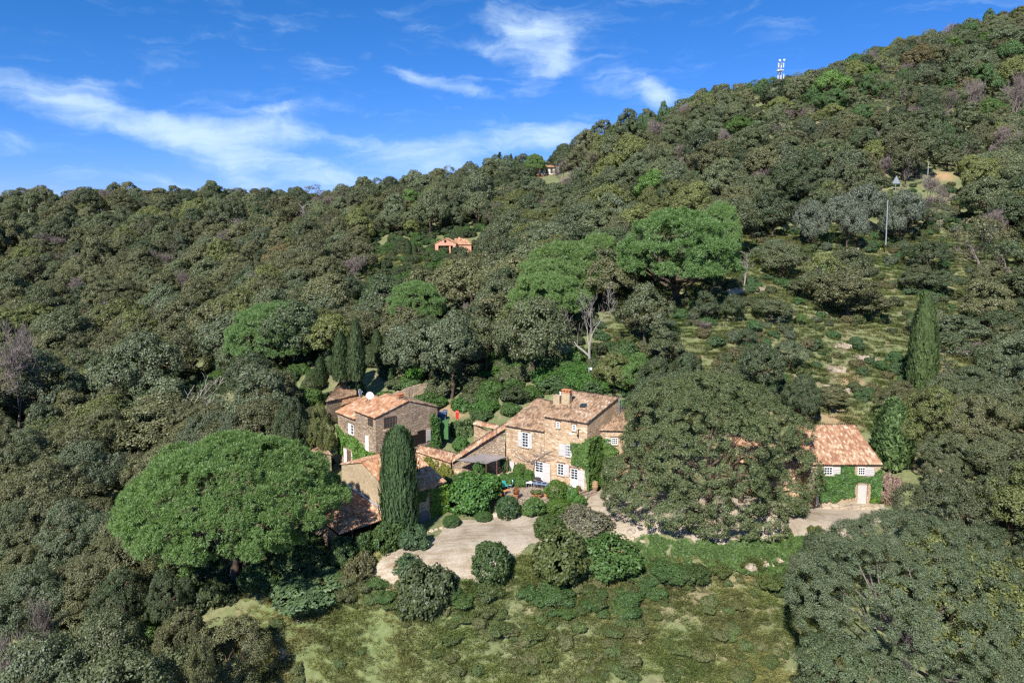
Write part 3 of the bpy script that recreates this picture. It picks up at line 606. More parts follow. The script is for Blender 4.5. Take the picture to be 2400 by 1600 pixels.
    k = MB(); p0 = np.array([BR[0] + .12, BR[1] - .02, 0]); k.tube([p0 + (0, 0, 8.1), p0 + (0, 0, 10.5)], .06); k.tube([p0 + (.25, 0, 8.6), p0 + (.25, .1, 10.9)], .025); fix(k.build('drainpipe', M_METAL, H))
    k = MB(); zr = [zplane(q, R0, nr, 7.4, .3) + .2 for q in (R0, RB)]
    q0 = np.array([R0[0] + .05, R0[1] - .1, zr[0]]); q1 = np.array([RB[0] + .05, RB[1] - .1, zr[1]]); k.tube([q0, q1], .11, 5); fix(k.build('flashing', M_STONE3, H))
    return H, W, WR
MAIN, WMAIN, WRIGHT = main_house()

# ------------------------------------------------------------------ BARN in front, STONE HOUSE behind it
E1 = np.array([sin(radians(48)), cos(radians(48))]); E2 = np.array([-sin(radians(42)), cos(radians(42))])
def rel(H, parts):
    for o in parts: o.location = tuple(-np.array(H.location))
def barn():
    ze = 3.05; c = Pz(*zb(1750, 1015), -.6)[:2]
    eR = Pz(*zb(1695, 530), ze)[:2]; s = col_hit(zb(985, 735)[0], (*eR, ze), (*-E1, 0)); eL = eR - E1 * s
    k = roof_hit(*zb(440, 290), ze, eL, E2, .3); dr = float(np.dot(k[:2] - eL, E2))
    H = empty('barn', (eR[0], eR[1], -.8), 'low rubble barn with orange tiled roof behind the tall front cypress', 'barn')
    back = dr + 4.7
    w = MB(); ring = [tuple(eL), tuple(eR), tuple(eR + E2 * dr), tuple(eL + E2 * dr)]
    T = section(ring, ze, .30, -2.6, w)
    ring2 = [tuple(eR + E2 * back), tuple(eL + E2 * back), tuple(eL + E2 * dr), tuple(eR + E2 * dr)]
    zb2 = T[2][2] - .30 * 4.7; T2 = section(ring2, zb2, .3, -2.4, w)
    ps = [w.build('wall', M_STONE3, H), roof('roof', *T, M_TILE_OR, H, side=.12, seed=4), roof('roof', *T2, M_TILE_OR, H, side=.12, seed=5)]
    F = Wall(eR, -E1, -E2)      # front, s leftwards
    t0, zt = F.at(*zb(1320, 960), .5); t1, z0 = F.at(*zb(1478, 1230), .5); t0, t1 = t1, t0
    # arched door
    k = MB(); n = 10; cz = zt - (t1 - t0) / 2 * .6; cx = (t0 + t1) / 2; r = (t1 - t0) / 2
    pts = [(t0, -1.4), (t1, -1.4)] + [(cx + r * cos(a), cz + r * .6 * sin(a)) for a in np.linspace(0, pi, n)]
    V = [F.P(a, b, .04) for a, b in pts] + [F.P(a, b, -.1) for a, b in pts]; m_ = len(pts)
    k.add(V, [tuple(range(m_)), tuple(range(2 * m_ - 1, m_ - 1, -1))] + [(i, i + m_, (i + 1) % m_ + m_, (i + 1) % m_) for i in range(m_)])
    ps.append(k.build('door', plain('grey_door_paint', (.16, .16, .165), .7, .2, .08), H))
    k = MB()
    for a, b in zip(np.linspace(0, pi, n)[:-1], np.linspace(0, pi, n)[1:]):
        q = [(cx + rr * cos(g), cz + (rr - r + r * .6) * sin(g)) for rr, g in ((r, a), (r + .22, a), (r + .22, b), (r, b))]
        k.hexa([F.P(*q[i], .0) for i in range(4)] + [F.P(*q[i], .08) for i in range(4)])
    F.box(k, t0 - .2, t0, -1.4, cz, 0, .08); F.box(k, t1, t1 + .2, -1.4, cz, 0, .08)
    ps.append(k.build('door_surround', M_STONE, H)); rel(H, ps)
    # gable side wall frame
    S = Wall(eL, E2, -E1)
    # lean-to along the gable side, its roof falling the same way
    a0, zz0 = S.at(*zb(330, 600), 1.5); a1, zz1 = S.at(*zb(872, 982), 1.0)
    Q = empty('lean_to_shed', (eL[0] - 3, eL[1], -2), 'open-fronted shed with dark red tiled roof in the pine\'s shadow against the barn', 'shed')
    pr = eL + E2 * a0; pe = eL + E2 * (a1 - .9); zr_ = zz0; sl = (zz0 - zz1) / (a0 - a1); zE = zz1 - sl * .9
    wd = 6.0; pl = pr - E1 * wd; pel = pe - E1 * wd
    r_ = roof('roof', (*pel, zE), (*pe, zE), (*pr, zr_), (*pl, zr_), M_TILE_RED, Q, over=.3, side=.0, seed=6)
    k = MB(); k.prism([tuple(pel), tuple(pel + E2 * .3), tuple(pl + E2 * .0), tuple(pl)], -4, [zE - .2, zE - .2, zr_ - .2, zr_ - .2])
    k.prism([tuple(pl + E1 * .2), tuple(pr - E1 * .05), tuple(pr - E1 * .05 + E2 * .3), tuple(pl + E1 * .2 + E2 * .3)], -4, zr_ - .12)
    wl = k.build('wall', M_STONE2, Q)
    k = MB()
    for t in (.12, 2.2, 4.2):
        q = pe - E1 * t + E2 * .12; k.box(q[0] - .08, q[0] + .08, q[1] - .08, q[1] + .08, -3, zE - .05)
    po = [r_, wl]
    for t in (.15, 2.3, 4.4):
        q = pe - E1 * t + E2 * .12; k = MB(); k.box(q[0] - .08, q[0] + .08, q[1] - .08, q[1] + .08, -3, zE - .02); po.append(k.build('post', M_WOOD, Q))
    k = MB(); k.tube([(*(pr - E1 * .12), zr_ + .27), (*(pe - E1 * .12), zE + .27)], .12, 5); po.append(k.build('gutter', M_METAL, Q)); rel(Q, po)
    return H, F, S, eL, eR
BARN, FBARN, SBARN, BEL, BER = barn()
def stone_house():
    gz = 0.0; d = Pz(813, 1089, gz); s = col_hit(z1(765, 0)[0], (*d[:2], gz), (*-E2, 0)); c = d[:2] - E2 * s
    H = empty('stone_house', (c[0], c[1], 0), 'tall rubble house with a gabled orange tiled roof behind the barn and cypress', 'house')
    w = MB(); ps = []
    L1 = 4.9; Gw = 9.2; ridge = 4.75; ze = 7.75; zr_ = 9.0
    ring = [tuple(c + E2 * L1), tuple(c), tuple(c + E1 * ridge), tuple(c + E1 * ridge + E2 * L1)]
    T = section(ring, ze, (zr_ - ze) / ridge, -1.5, w)
    ring2 = [tuple(c + E1 * Gw), tuple(c + E1 * Gw + E2 * L1), tuple(c + E1 * ridge + E2 * L1), tuple(c + E1 * ridge)]
    T2 = section(ring2, 7.45, (zr_ - 7.45) / (Gw - ridge), -1.5, w)
    low = [tuple(c + E2 * 9.6), tuple(c + E2 * L1 + E2 * .02), tuple(c + E1 * 5 + E2 * L1 + E2 * .02), tuple(c + E1 * 5 + E2 * 9.6)]
    T3 = section(low, 6.6, .3, -1.5, w)
    ps.append(w.build('wall', M_STONE2, H))
    ps += [roof('roof', *T, M_TILE_OR, H, side=.12, seed=7), roof('roof', *T2, M_TILE_OLD, H, side=.12, seed=8), roof('roof', *T3, M_TILE_OR, H, side=.08, seed=9)]
    k = ps[1]; pk = roof_hit(*z1(1180, 420), ze, c, E1, (zr_ - ze) / ridge); add_chimney(k, pk, .9, .6, .45, radians(42), M_STONE2, cap=True)
    Lf = Wall(c, E2, -E1); Gb = Wall(c, E1, -E2)
    br = M_WOOD
    ps.append(window(Lf, .55, 1.7, 6.45, 7.5, 3, 2, H, m=br, lintel=True)); ps.append(window(Gb, 1.12, 2.85, 6.15, 7.55, 4, 2, H, m=br, sill=False))
    k = MB(); Gb.box(k, 1.0, 3.4, 5.9, 6.12, 0, .55); ps.append(k.build('ledge', M_STONE2, H))
    # sunlit reveal stones
    ps.append(window(Lf, 5.35, 6.6, 4.4, 5.75, 2, 3, H, m=M_WHITE, lintel=True)); ps.append(shutter(Lf, 6.0, 6.6, 4.4, 5.7, H, m=M_WHITE, style='board', d=.1))
    k = MB(); Lf.box(k, 1.7, 2.4, 3.1, 5.05, 0, .07); ps.append(k.build('shutter', M_WHITE, H)); ps[-1]['label'] = 'white board shutter above the creeper'
    k = MB(); Lf.box(k, 6.35, 7.2, .05, 2.05, .0, .03); ps.append(k.build('door', plain('brown_door', (.14, .09, .06)), H))
    ps.append(shutter(Lf, 7.25, 8.0, .05, 2.1, H, m=M_WHITE, style='board')); ps.append(shutter(Lf, 5.5, 5.95, .4, 2.2, H, m=M_WHITE, style='board'))
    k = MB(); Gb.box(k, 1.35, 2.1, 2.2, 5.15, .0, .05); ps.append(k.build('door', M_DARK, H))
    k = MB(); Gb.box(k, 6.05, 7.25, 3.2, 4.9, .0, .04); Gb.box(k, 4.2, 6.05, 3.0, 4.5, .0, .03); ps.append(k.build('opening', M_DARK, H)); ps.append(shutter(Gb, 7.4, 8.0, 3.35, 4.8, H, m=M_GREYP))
    rel(H, ps)
    for o in ps:
        for ch in o.children: ch.location = (0, 0, 0)
    return H, Lf, Gb, c
SHOUSE, LF, GB, HC = stone_house()

def garage():
    y = 73.26; xL, xR = 32.80, 40.61; ze = 4.78; ry = 79.6; zr_ = 7.25
    H = empty('cottage', ((xL + xR) / 2, y, .2), 'small ivy-clad stone cottage with grey doors and red tiled roof on the right', 'house')
    w = MB(); xr0, xr1 = xL + 1.3, xR
    T = section([(xL, y), (xR, y), (xR, ry), (xL, ry)], ze, (zr_ - ze) / (ry - y), -.8, w)
    ps = [w.build('wall', M_STONE3, H), roof('roof', *T, M_TILE_RED, H, side=.1, seed=10)]
    # lower wing half hidden behind the big oak
    w2 = MB(); T2 = section([(25.73, y + 2.2), (xL - .02, y + 2.2), (xL - .02, ry + .4), (25.73, ry + .4)], 4.2, .33, -.8, w2)
    ps += [w2.build('wall', M_STONE, H), roof('roof', *T2, M_TILE_RED, H, side=.05, seed=11)]
    W = Wall((0, y), (1, 0), (0, -1))
    ps.append(window(W, 34.35, 35.30, 3.5, 4.42, 3, 3, H)); ps.append(shutter(W, 35.33, 36.16, 3.36, 4.4, H, style='board'))
    ps.append(window(W, 38.10, 38.91, 3.5, 4.38, 3, 3, H)); ps.append(shutter(W, 38.95, 39.87, 3.4, 4.38, H, style='board'))
    k = MB(); W.box(k, 38.15, 39.13, .3, 2.45, .1, .14); ps.append(k.build('door', M_GREYP, H)); k = MB(); W.box(k, 39.18, 39.43, .2, 2.6, 0, .2); W.box(k, 38.10, 39.28, 2.47, 2.6, 0, .2); ps.append(k.build('door_surround', M_STONE, H))
    k = MB(); k.hexa([(33.29, y - .9, .25), (33.98, y - .05, .25), (33.94, y - .01, .25), (33.25, y - .86, .25), (33.29, y - .9, 2.4), (33.98, y - .05, 2.4), (33.94, y - .01, 2.4), (33.25, y - .86, 2.4)]); ps.append(k.build('door', M_GREYP, H)); ps[-1]['label'] = 'left grey door standing ajar'
    k = MB(); W.box(k, 34.08, 40.46, -.3, .3, .05, .7); ps.append(k.build('step', M_ROCK, H))
    rel(H, ps)
    for o in ps:
        for ch in o.children: ch.location = (0, 0, 0)
    return H, W
GARAGE, WGAR = garage()

def small_roofs():
    # two tiled roofs of the outbuildings up behind the stone house, one low roof beside the big pine
    def shed(name, px, z, label, m, cat, zdrop=3.0, slope=.28, wm=M_STONE2, seed=20):
        # px: eaveL, eaveR, ridgeR, ridgeL pixels, eave height z
        a = Pz(*px[0], z); b = Pz(*px[1], z); n = perp(a, b, (a[0], a[1] + 50)); r = roof_hit(*px[2], z, a, n, slope); l = roof_hit(*px[3], z, a, n, slope)
        H = empty(name, ((a[0] + b[0]) / 2, (a[1] + b[1]) / 2, z - zdrop), label, cat); w = MB()
        w.prism([tuple(a[:2]), tuple(b[:2]), tuple(r[:2]), tuple(l[:2])], z - zdrop, [a[2], b[2], r[2], l[2]])
        ps = [w.build('wall', wm, H), roof('roof', a, b, r, l, m, H, over=.25, side=.1, seed=seed)]; rel(H, ps); return H
    shed('outbuilding', [(765, 941), (812, 928), (830, 892), (744, 912)][0:1] + [(835, 925), (829, 888), (806, 885)], 5.6, 'upper brown tiled outbuilding roof behind the satellite dishes', M_TILE_OLD, 'outbuilding', seed=21)
    shed('outbuilding', [(800, 950), (846, 937), (843, 926), (817, 915)], 4.9, 'small orange tiled outbuilding roof just left of the tilted satellite dish', M_TILE_OR, 'outbuilding', seed=22)
    h = shed('outbuilding', [(700, 1052), (776, 1066), (752, 1042), (694, 1030)], 2.0, 'low tiled outbuilding roof showing over the crown of the big umbrella pine', M_TILE_OLD, 'outbuilding', 4, seed=23)
    # pink house on its terrace
    y = 193.0; a = Py(1022, 600, y); zb0 = a[2]; k = 1 / proj(a[0], y, zb0)[2] * 1600
    H = empty('pink_villa', (a[0], y, zb0), 'distant pink rendered house with a gabled porch, alone on the middle hillside', 'house')
    def X(u): return (u - 1200) / 1600 * (y * C9 - (zb0 - CAM_H) * S9)
    def Zr(v, yy=y): return zrow(v, X(1040), yy)
    x0, x1, xp = X(1020), X(1069), X(1044); ze, zp, zo = Zr(571), Zr(559.5), Zr(575.5); dpt = 9
    w = MB()
    w.box(x0, x0 + .9, y, y + .5, zb0 - 1, zo); w.box(x1 - .9, x1, y, y + .5, zb0 - 1, zo); w.box((x0 + x1) / 2 + 1.0, (x0 + x1) / 2 + 1.4, y + .1, y + .5, zb0 - 1, zo)
    w.prism([(x0, y), (x1, y), (x1, y + .5), (x0, y + .5)], zo, ze); w.add([(x0, y, ze), (x1, y, ze), (xp, y, zp), (x0, y + .5, ze), (x1, y + .5, ze), (xp, y + .5, zp)], [(0, 1, 2), (5, 4, 3), (1, 4, 5, 2), (3, 0, 2, 5)])
    w.box(x0, x1, y + 4, y + dpt, zb0 - 1, ze); w.box(x0, x0 + .4, y + .5, y + 4, zb0 - 1, ze); w.box(x0, x1, y - .3, y + .1, zb0 - 1, zb0 + .7)
    xr = X(1104); w.box(x1 + .02, xr, y + 1.5, y + dpt, zb0 - 1, ze - .3)
    ps = [w.build('wall', M_PINKR, H)]
    ps.append(roof('roof', (x0, y + dpt, ze), (x0, y, ze), (xp, y, zp), (xp, y + dpt, zp), M_TILE_OR, H, seed=31)); ps.append(roof('roof', (x1, y, ze), (x1, y + dpt, ze), (xp, y + dpt, zp), (xp, y, zp), M_TILE_OR, H, seed=32))
    ps.append(roof('roof', (x1, y + 1.5, ze - .3), (xr, y + 1.5, ze - .3), (X(1085), y + 7, ze + 1.3), (x1 - 1, y + 7, ze + 1.3), M_TILE_OR, H, seed=33)); xc = X(1074); add_chimney(ps[-1], (xc, y + 4.5, ze + .8), .6, .6, 1.0, 0, M_PINKR, cap=False)
    k = MB(); k.lathe((xp, y - .02, 0), [(.01, 0)], 4)
    k = MB(); n = 10; zz = Zr(565.5); k.add([(xp + .35 * cos(t), y - .03, zz + .45 * sin(t)) for t in np.linspace(0, 2 * pi, n, endpoint=False)] + [(xp + .35 * cos(t), y + .02, zz + .45 * sin(t)) for t in np.linspace(0, 2 * pi, n, endpoint=False)], [tuple(range(n)), tuple(range(2 * n - 1, n - 1, -1))] + [(i, i + n, (i + 1) % n + n, (i + 1) % n) for i in range(n)]); ps.append(k.build('vent', M_DARK, H))
    k = MB(); k.box(x0 + 1, x1 - 1, y + 3.9, y + 3.98, zb0, zo); ps.append(k.build('window', M_GLASS, H)); rel(H, ps)
    # pale villa near the skyline, seen in pieces through trees
    y = 292; a = Py(1300, 412, y); zb0 = a[2]
    H = empty('skyline_villa', (a[0], y, zb0), 'pale villa half hidden by trees just under the skyline', 'house')
    def X(u): return (u - 1200) / 1600 * (y * C9 - (zb0 - CAM_H) * S9)
    w = MB(); w.box(X(1262), X(1300), y, y + 8, zb0 - 4, zb0 + 3.6); w.box(X(1290), X(1312), y + 3, y + 9, zb0 - 4, zb0 + 6.2)
    ps = [w.build('wall', plain('cream_render', (.62, .57, .48)), H)]
    t = zb0 + 3.6; ps.append(roof('roof', (X(1258), y - .5, t), (X(1301), y - .5, t), (X(1298), y + 4, t + 1.2), (X(1262), y + 4, t + 1.2), M_TILE_OR, H, seed=41)); t = zb0 + 6.2; ps.append(roof('roof', (X(1289), y + 2.6, t), (X(1313), y + 2.6, t), (X(1313), y + 6, t + 1), (X(1289), y + 6, t + 1), M_TILE_OLD, H, seed=42))
    for u in (1268, 1279, 1290): k = MB(); k.box(X(u), X(u + 5), y - .05, y + .1, zb0 + 1, zb0 + 2.9); ps.append(k.build('window', M_GLASS, H))
    rel(H, ps)
    p = Py(1290, 421, 286); H2 = empty('outbuilding', (p[0], p[1], p[2] - 2), 'tiny tiled pool house below the pale skyline villa', 'outbuilding'); w = MB(); w.box(p[0] - 5.5, p[0] + 3.6, p[1], p[1] + 5, p[2] - 3, p[2] + .4)
    ps = [w.build('wall', plain('cream_render', (.62, .57, .48)), H2), roof('roof', (p[0] - 5.5, p[1], p[2] + .4), (p[0] + 3.6, p[1], p[2] + .4), (p[0] + 3.6, p[1] + 5, p[2] + 2.4), (p[0] - 5.5, p[1] + 5, p[2] + 2.4), M_TILE_OR, H2, seed=43)]; rel(H2, ps)
small_roofs()
# ------------------------------------------------------------------ terrace, walls and roofs between the houses
def plan(u, v, z): return tuple(Pz(u, v, z)[:2])
def terrace():
    ring = [plan(1058, 1122, 1), plan(1135, 1138, 1), plan(1180, 1152, 1), plan(1208, 1168, 1), plan(1292, 1171, 1), plan(1345, 1160, 1), (8.6, 75.3), (3.8, 78.2), (-.6, 80.8), (-4, 81.6), (-8.2, 81.2)]
    mb = MB(); n = len(ring)
    mb.add([(x, y, 1.0) for x, y in ring], [tuple(range(n))], 0)
    mb.add([(x, y, 1.0) for x, y in ring] + [(x, y, -1.6) for x, y in ring], [(i, i + n, (i + 1) % n + n, (i + 1) % n) for i in range(n)], 1)
    tag(mb.build('terrace', [M_PAVE, M_DRYST]), kind='structure')
    for i, (a, b, c, d, z) in enumerate([((1352, 1156), (1392, 1147), (1398, 1150), (1356, 1163), .80), ((1354, 1163), (1397, 1150), (1406, 1154), (1359, 1169), .62), ((1357, 1169), (1405, 1154), (1413, 1159), (1362, 1175), .44), ((1360, 1176), (1412, 1159), (1420, 1164), (1366, 1182), .26)]):
        k = MB(); P = [plan(*q, z) for q in (d, c, b, a)]; k.prism(P, -.6, z - .01 * i); s = k.build('stone_step', M_PAVE)
        tag(s, ['top worn stone step at the farmhouse\'s corner', 'second stone step down from the farmhouse\'s corner', 'third stone step down from the farmhouse\'s corner', 'bottom stone step meeting the gravel by the great oak'][i], 'step', 'steps from terrace to gravel')
terrace()
def wall_thing(name, pts, zt, thick, m, label, zb=-1.5, cope=None, cat='wall', rough=.18, seed=0):
    """free standing wall along plan points; zt heights per point; ragged top"""
    r = np.random.default_rng(seed); pts = [np.array(p, float) for p in pts]; Q = []; Z = []
    for i in range(len(pts) - 1):
        n = max(1, int(np.linalg.norm(pts[i + 1] - pts[i]) / .45))
        for k in range(n): t = k / n; Q.append(pts[i] * (1 - t) + pts[i + 1] * t); Z.append(zt[i] * (1 - t) + zt[i + 1] * t)
    Q.append(pts[-1]); Z.append(zt[-1]); e = empty(name, (*Q[0], Z[0] - 1), label, cat); mb = MB(e.location)
    for i in range(len(Q) - 1):
        d = Q[i + 1] - Q[i]; d = d / np.linalg.norm(d); nn = np.array([-d[1], d[0]]) * thick / 2; z0, z1_ = Z[i] + r.uniform(-1, 1) * rough * .5, Z[i + 1] + r.uniform(-1, 1) * rough * .5
        b0 = zb if isinstance(zb, (int, float)) else min(G(*Q[i]), G(*Q[i + 1])) - .5
        mb.prism([tuple(Q[i] - nn), tuple(Q[i + 1] - nn), tuple(Q[i + 1] + nn), tuple(Q[i] + nn)], b0, [z0, z1_, z1_, z0])
    mb.build('wall', m, e)
    if cope:
        a, b = np.array([*Q[0], Z[0]]), np.array([*Q[-1], Z[-1]]); d = Q[-1] - Q[0]; d = d / np.linalg.norm(d); nn = np.array([d[1], -d[0], 0]) * cope
        if nn[1] > 0: nn = -nn
        o = roof('coping', a + nn, b + nn, b - nn + (0, 0, .35), a - nn + (0, 0, .35), M_TILE_RED, e, over=.05, side=.05, seed=seed + 50); o.location = -np.array(e.location)
    return e
# low L-shaped roof and the wall whose tiled top climbs to the farmhouse's left corner
def low_roofs():
    z = 2.5; a = Pz(*zc(150, 975), z); b = Pz(*zc(790, 1185), z); n = perp(a, b, (a[0], a[1] + 50)); r = roof_hit(*zc(900, 1010), z, a, n, .3); l = roof_hit(*zc(240, 870), z, a, n, .3)
    H = empty('low_gallery', ((a[0] + b[0]) / 2, (a[1] + b[1]) / 2, 0), 'low tiled gallery roof stepping down between the stone house and the grey canvas', 'outbuilding'); w = MB(); w.prism([tuple(a[:2]), tuple(b[:2]), tuple(r[:2]), tuple(l[:2])], -1.2, [a[2], b[2], r[2], l[2]])
    ps = [w.build('wall', M_STONE, H), roof('roof', a, b, r, l, M_TILE_RED, H, over=.2, side=.1, seed=61)]; rel(H, ps)
    c0 = b[:2] + np.array([.2, .35]); c1 = np.array([-.85, 81.0]); wall_thing('stone_wall', [c0, c0 * .5 + c1 * .5, c1], [2.55, zrow(zc(1300, 790)[1], *(c0 * .5 + c1 * .5)), 6.55], .5, M_STONE2, 'rubble wall whose tiled top climbs to the farmhouse\'s left eave', cope=.55, seed=62)
    d0 = Py(*zc(1265, 450), 85.5); d1 = Py(*zc(1480, 560), 84.5); d2 = Py(*zc(1700, 560), 83.0)
    wall_thing('stone_wall', [d0[:2], d1[:2], d2[:2]], [d0[2], d1[2], d2[2] + .1], .5, M_STONE, 'pale ruined wall with broken tile top behind the climbing rubble wall', zb=0, seed=63, cope=.3)
    e0 = Py(906, 928, 99); e1 = Py(958, 908, 100); e2 = Py(1000, 897, 101); wall_thing('stone_wall', [e0[:2], e1[:2], e2[:2]], [e0[2], e1[2], e2[2]], .6, M_STONE2, 'grey ruined wall behind the stone house roof', zb=0, seed=64)
    f0 = Py(905, 945, 96.5); f1 = Py(935, 935, 96.8); f2 = Py(958, 918, 97); f3 = Py(962, 945, 97); wall_thing('stone_wall', [f0[:2], f2[:2], f3[:2]], [f0[2], f2[2], f3[2]], .5, M_STONE2, 'pointed fragment of ruined gable just behind the stone house roof', zb=0, seed=65)
    mb = MB(); ring = [plan(*zc(q, w_), 1.5) for q, w_ in ((560, 870), (830, 850), (830, 1000), (640, 1010))]; mb.prism(ring, 0, 1.5); tag(mb.build('patio', M_PAVE), kind='structure')
low_roofs()
def sail():
    z = 3.35; C4 = [Pz(*zc(890, 1135), z - .1), Pz(*zc(1480, 1215), z - .25), Pz(*zc(1890, 1075), z), Pz(*zc(1380, 1010), z + .35)]
    e = empty('shade_sail', (C4[0][0], C4[0][1], 1), 'faded grey canvas sail shading the farmhouse\'s side terrace', 'awning'); n = 14; S, T = np.meshgrid(np.linspace(0, 1, n), np.linspace(0, 1, n))
    P = C4[0] * ((1 - S) * (1 - T))[..., None] + C4[1] * (S * (1 - T))[..., None] + C4[2] * (S * T)[..., None] + C4[3] * ((1 - S) * T)[..., None]; P[..., 2] -= .28 * (4 * S * (1 - S) * 4 * T * (1 - T)) ** .6; P[..., 2] += _hash_noise(P[..., 0], P[..., 1], .8, 4) * .14
    V = np.concatenate([P.reshape(-1, 3), P.reshape(-1, 3) - [0, 0, .04]]); mb = MB(e.location); F = [(i * n + j, i * n + j + 1, (i + 1) * n + j + 1, (i + 1) * n + j) for i in range(n - 1) for j in range(n - 1)]; F += [tuple(q + n * n for q in f[::-1]) for f in F]; mb.add(V, F); o = mb.build('canvas', M_SAIL, e, smooth=True)
    for c in (C4[1], C4[2], C4[1] * .5 + C4[2] * .5):
        k = MB(e.location); k.tube([(c[0], c[1], .95), (c[0], c[1], c[2] - .02)], .06, 6); k.build('post', M_WOOD, e)
sail()
lw = [plan(1105, 1130, 1.2), plan(1160, 1122, 1.2), plan(1215, 1104, 1.2)]
wall_thing('low_stone_wall', lw, [1.55, 1.5, 1.5], .4, M_ROCK, 'low whitish stone parapet below the grey canvas, toward the first white door', zb=.5, seed=70)
wall_thing('low_stone_wall', [plan(1068, 1106, 1.4), plan(1085, 1116, 1.2), plan(1108, 1124, 1.2)], [1.9, 1.6, 1.5], .4, M_STONE, 'short golden parapet at the left foot of the grey canvas', zb=.2, seed=71)
wall_thing('low_stone_wall', [plan(1338, 1192, .1), plan(1358, 1190, .1), plan(1370, 1182, .2), plan(1372, 1174, .3)], [.75, .75, .8, .8], .35, M_ROCK, 'curved stone edging wall of the bed beside the steps', zb=-.6, seed=72)
# dry stone terraces on the slope
for i, (u0, v0, u1, v1, h, lb) in enumerate([(1705, 690, 1790, 686, 1.0, 'pale dry stone terrace wall right of the largest mid-slope pine'), (1935, 868, 1980, 872, .6, 'broken dry stone terrace line left of the isolated cypress'), (2010, 845, 2060, 850, .6, 'short dry stone terrace bit left of the isolated cypress foot'), (1955, 812, 2010, 818, .6, 'upper dry stone line on the scrub left of the isolated cypress'), (1930, 915, 1990, 922, .6, 'dry stone line in dry grass above the cottage'), (1960, 598, 2010, 590, .7, 'dry stone wall scrap high on the right slope')]):
    a, b = hit(u0, v0), hit(u1, v1); m = hit((u0 + u1) / 2, (v0 + v1) / 2); wall_thing('dry_stone_wall', [a[:2], m[:2], b[:2]], [a[2] + h, m[2] + h, b[2] + h], .6, M_ROCK, lb, zb=None, rough=.7, seed=80 + i)

# ------------------------------------------------------------------ terrace furniture and garden things
def table(name, px, z, m, label, leg=.72):
    P = [Pz(*q, z) for q in px]; c = sum(P) / 4; e = empty(name, (c[0], c[1], z - leg), label, 'table'); k = MB(e.location); k.prism([tuple(p[:2]) for p in P], z - .04, z); k.build('table_top', m, e)
    for p in P:
        q = p * .88 + c * .12; k = MB(e.location); k.tube([(q[0], q[1], z - leg), (q[0], q[1], z - .04)], .025, 6); k.build('leg', M_METAL, e)
table('garden_table', [zd(868, 368), zd(850, 408), zd(1100, 446), zd(1148, 388)], 1.74, M_TABLE, 'long slate blue garden table in front of the farmhouse')
table('side_table', [zd(775, 360), zd(722, 396), zd(830, 412), zd(872, 372)], 1.70, M_WHITE, 'white topped low table at the left end of the slate blue table')
table('orange_bench', [zd(300, 545), zd(330, 560), zd(425, 530), zd(395, 505)], 1.42, plain('orange_fabric', (.62, .25, .07), .8), 'orange covered low bench at the left edge of the terrace', .4)
p = Pz(*zd(930, 316), 1.6); e = empty('round_table', (p[0], p[1], 1), 'small dark round table beside the first white door', 'table'); k = MB(e.location); k.lathe(p, [(.5, -.03), (.5, 0)], 16); k.build('table_top', M_IRON, e); k = MB(e.location); k.lathe((p[0], p[1], 1), [(.25, 0), (.04, .05), (.035, .57)], 10); k.build('leg', M_IRON, e)
def chair(px, rot, m, label, group='chairs on the terrace'):
    p = Pz(*px, 1.0); e = empty('garden_chair', (p[0], p[1], 1.0), label, 'chair', group); e.rotation_euler = (0, 0, rot); s = .23
    k = MB(); k.box(-s, s, -s, s, .42, .45); k.build('seat', m, e); k = MB(); k.hexa([(-s, s, .45), (s, s, .45), (s, s + .03, .45), (-s, s + .03, .45), (-s, s + .12, .9), (s, s + .12, .9), (s, s + .15, .9), (-s, s + .15, .9)]); k.build('backrest', m, e)
    for a, b in ((-1, -1), (1, -1), (1, 1), (-1, 1)): k = MB(); k.tube([(a * s * .95, b * s * .95, 0), (a * s * .9, b * s * .9, .42)], .018, 5); k.build('leg', M_METAL, e)
chair(zd(350, 520), .6, M_TEALP, 'turquoise garden chair among the plants at the terrace\'s left edge', None)
chair(zd(435, 500), -.4, plain('sky_blue_paint', (.35, .6, .75), .5), 'pale blue garden chair next to the turquoise one', None)
for i, (q, rr, lb) in enumerate([(zd(880, 480), 2.9, 'iron chair at the near side of the slate blue table, left'), (zd(980, 500), 3.0, 'iron chair at the near side of the slate blue table, middle'), (zd(1060, 515), 3.2, 'iron chair at the near side of the slate blue table, right'), (zd(790, 475), 2.2, 'iron chair at the left end of the slate blue table')]): chair(q, rr, M_IRON, lb)
p = Pz(*zd(700, 175), 1.0); e = empty('parasol', (p[0], p[1], 1.0), 'closed white parasol beside the farmhouse\'s left ground floor', 'parasol'); k = MB(e.location); k.tube([(p[0], p[1], 1), (p[0], p[1], 3.0)], .03, 6); k.build('pole', M_WOOD, e); k = MB(e.location); k.lathe((p[0], p[1], 1), [(.05, .6), (.3, .85), (.26, 1.4), (.16, 1.8), (.04, 2.0)], 10); k.build('canopy', M_WHITE, e)
k = MB(); WMAIN.box(k, 9.4, 10.2, 1.1, 2.7, .15, .2); o = k.build('grey_panel', M_GREYP); tag(o, 'pale grey board leaning on the wall behind the closed parasol', 'board')
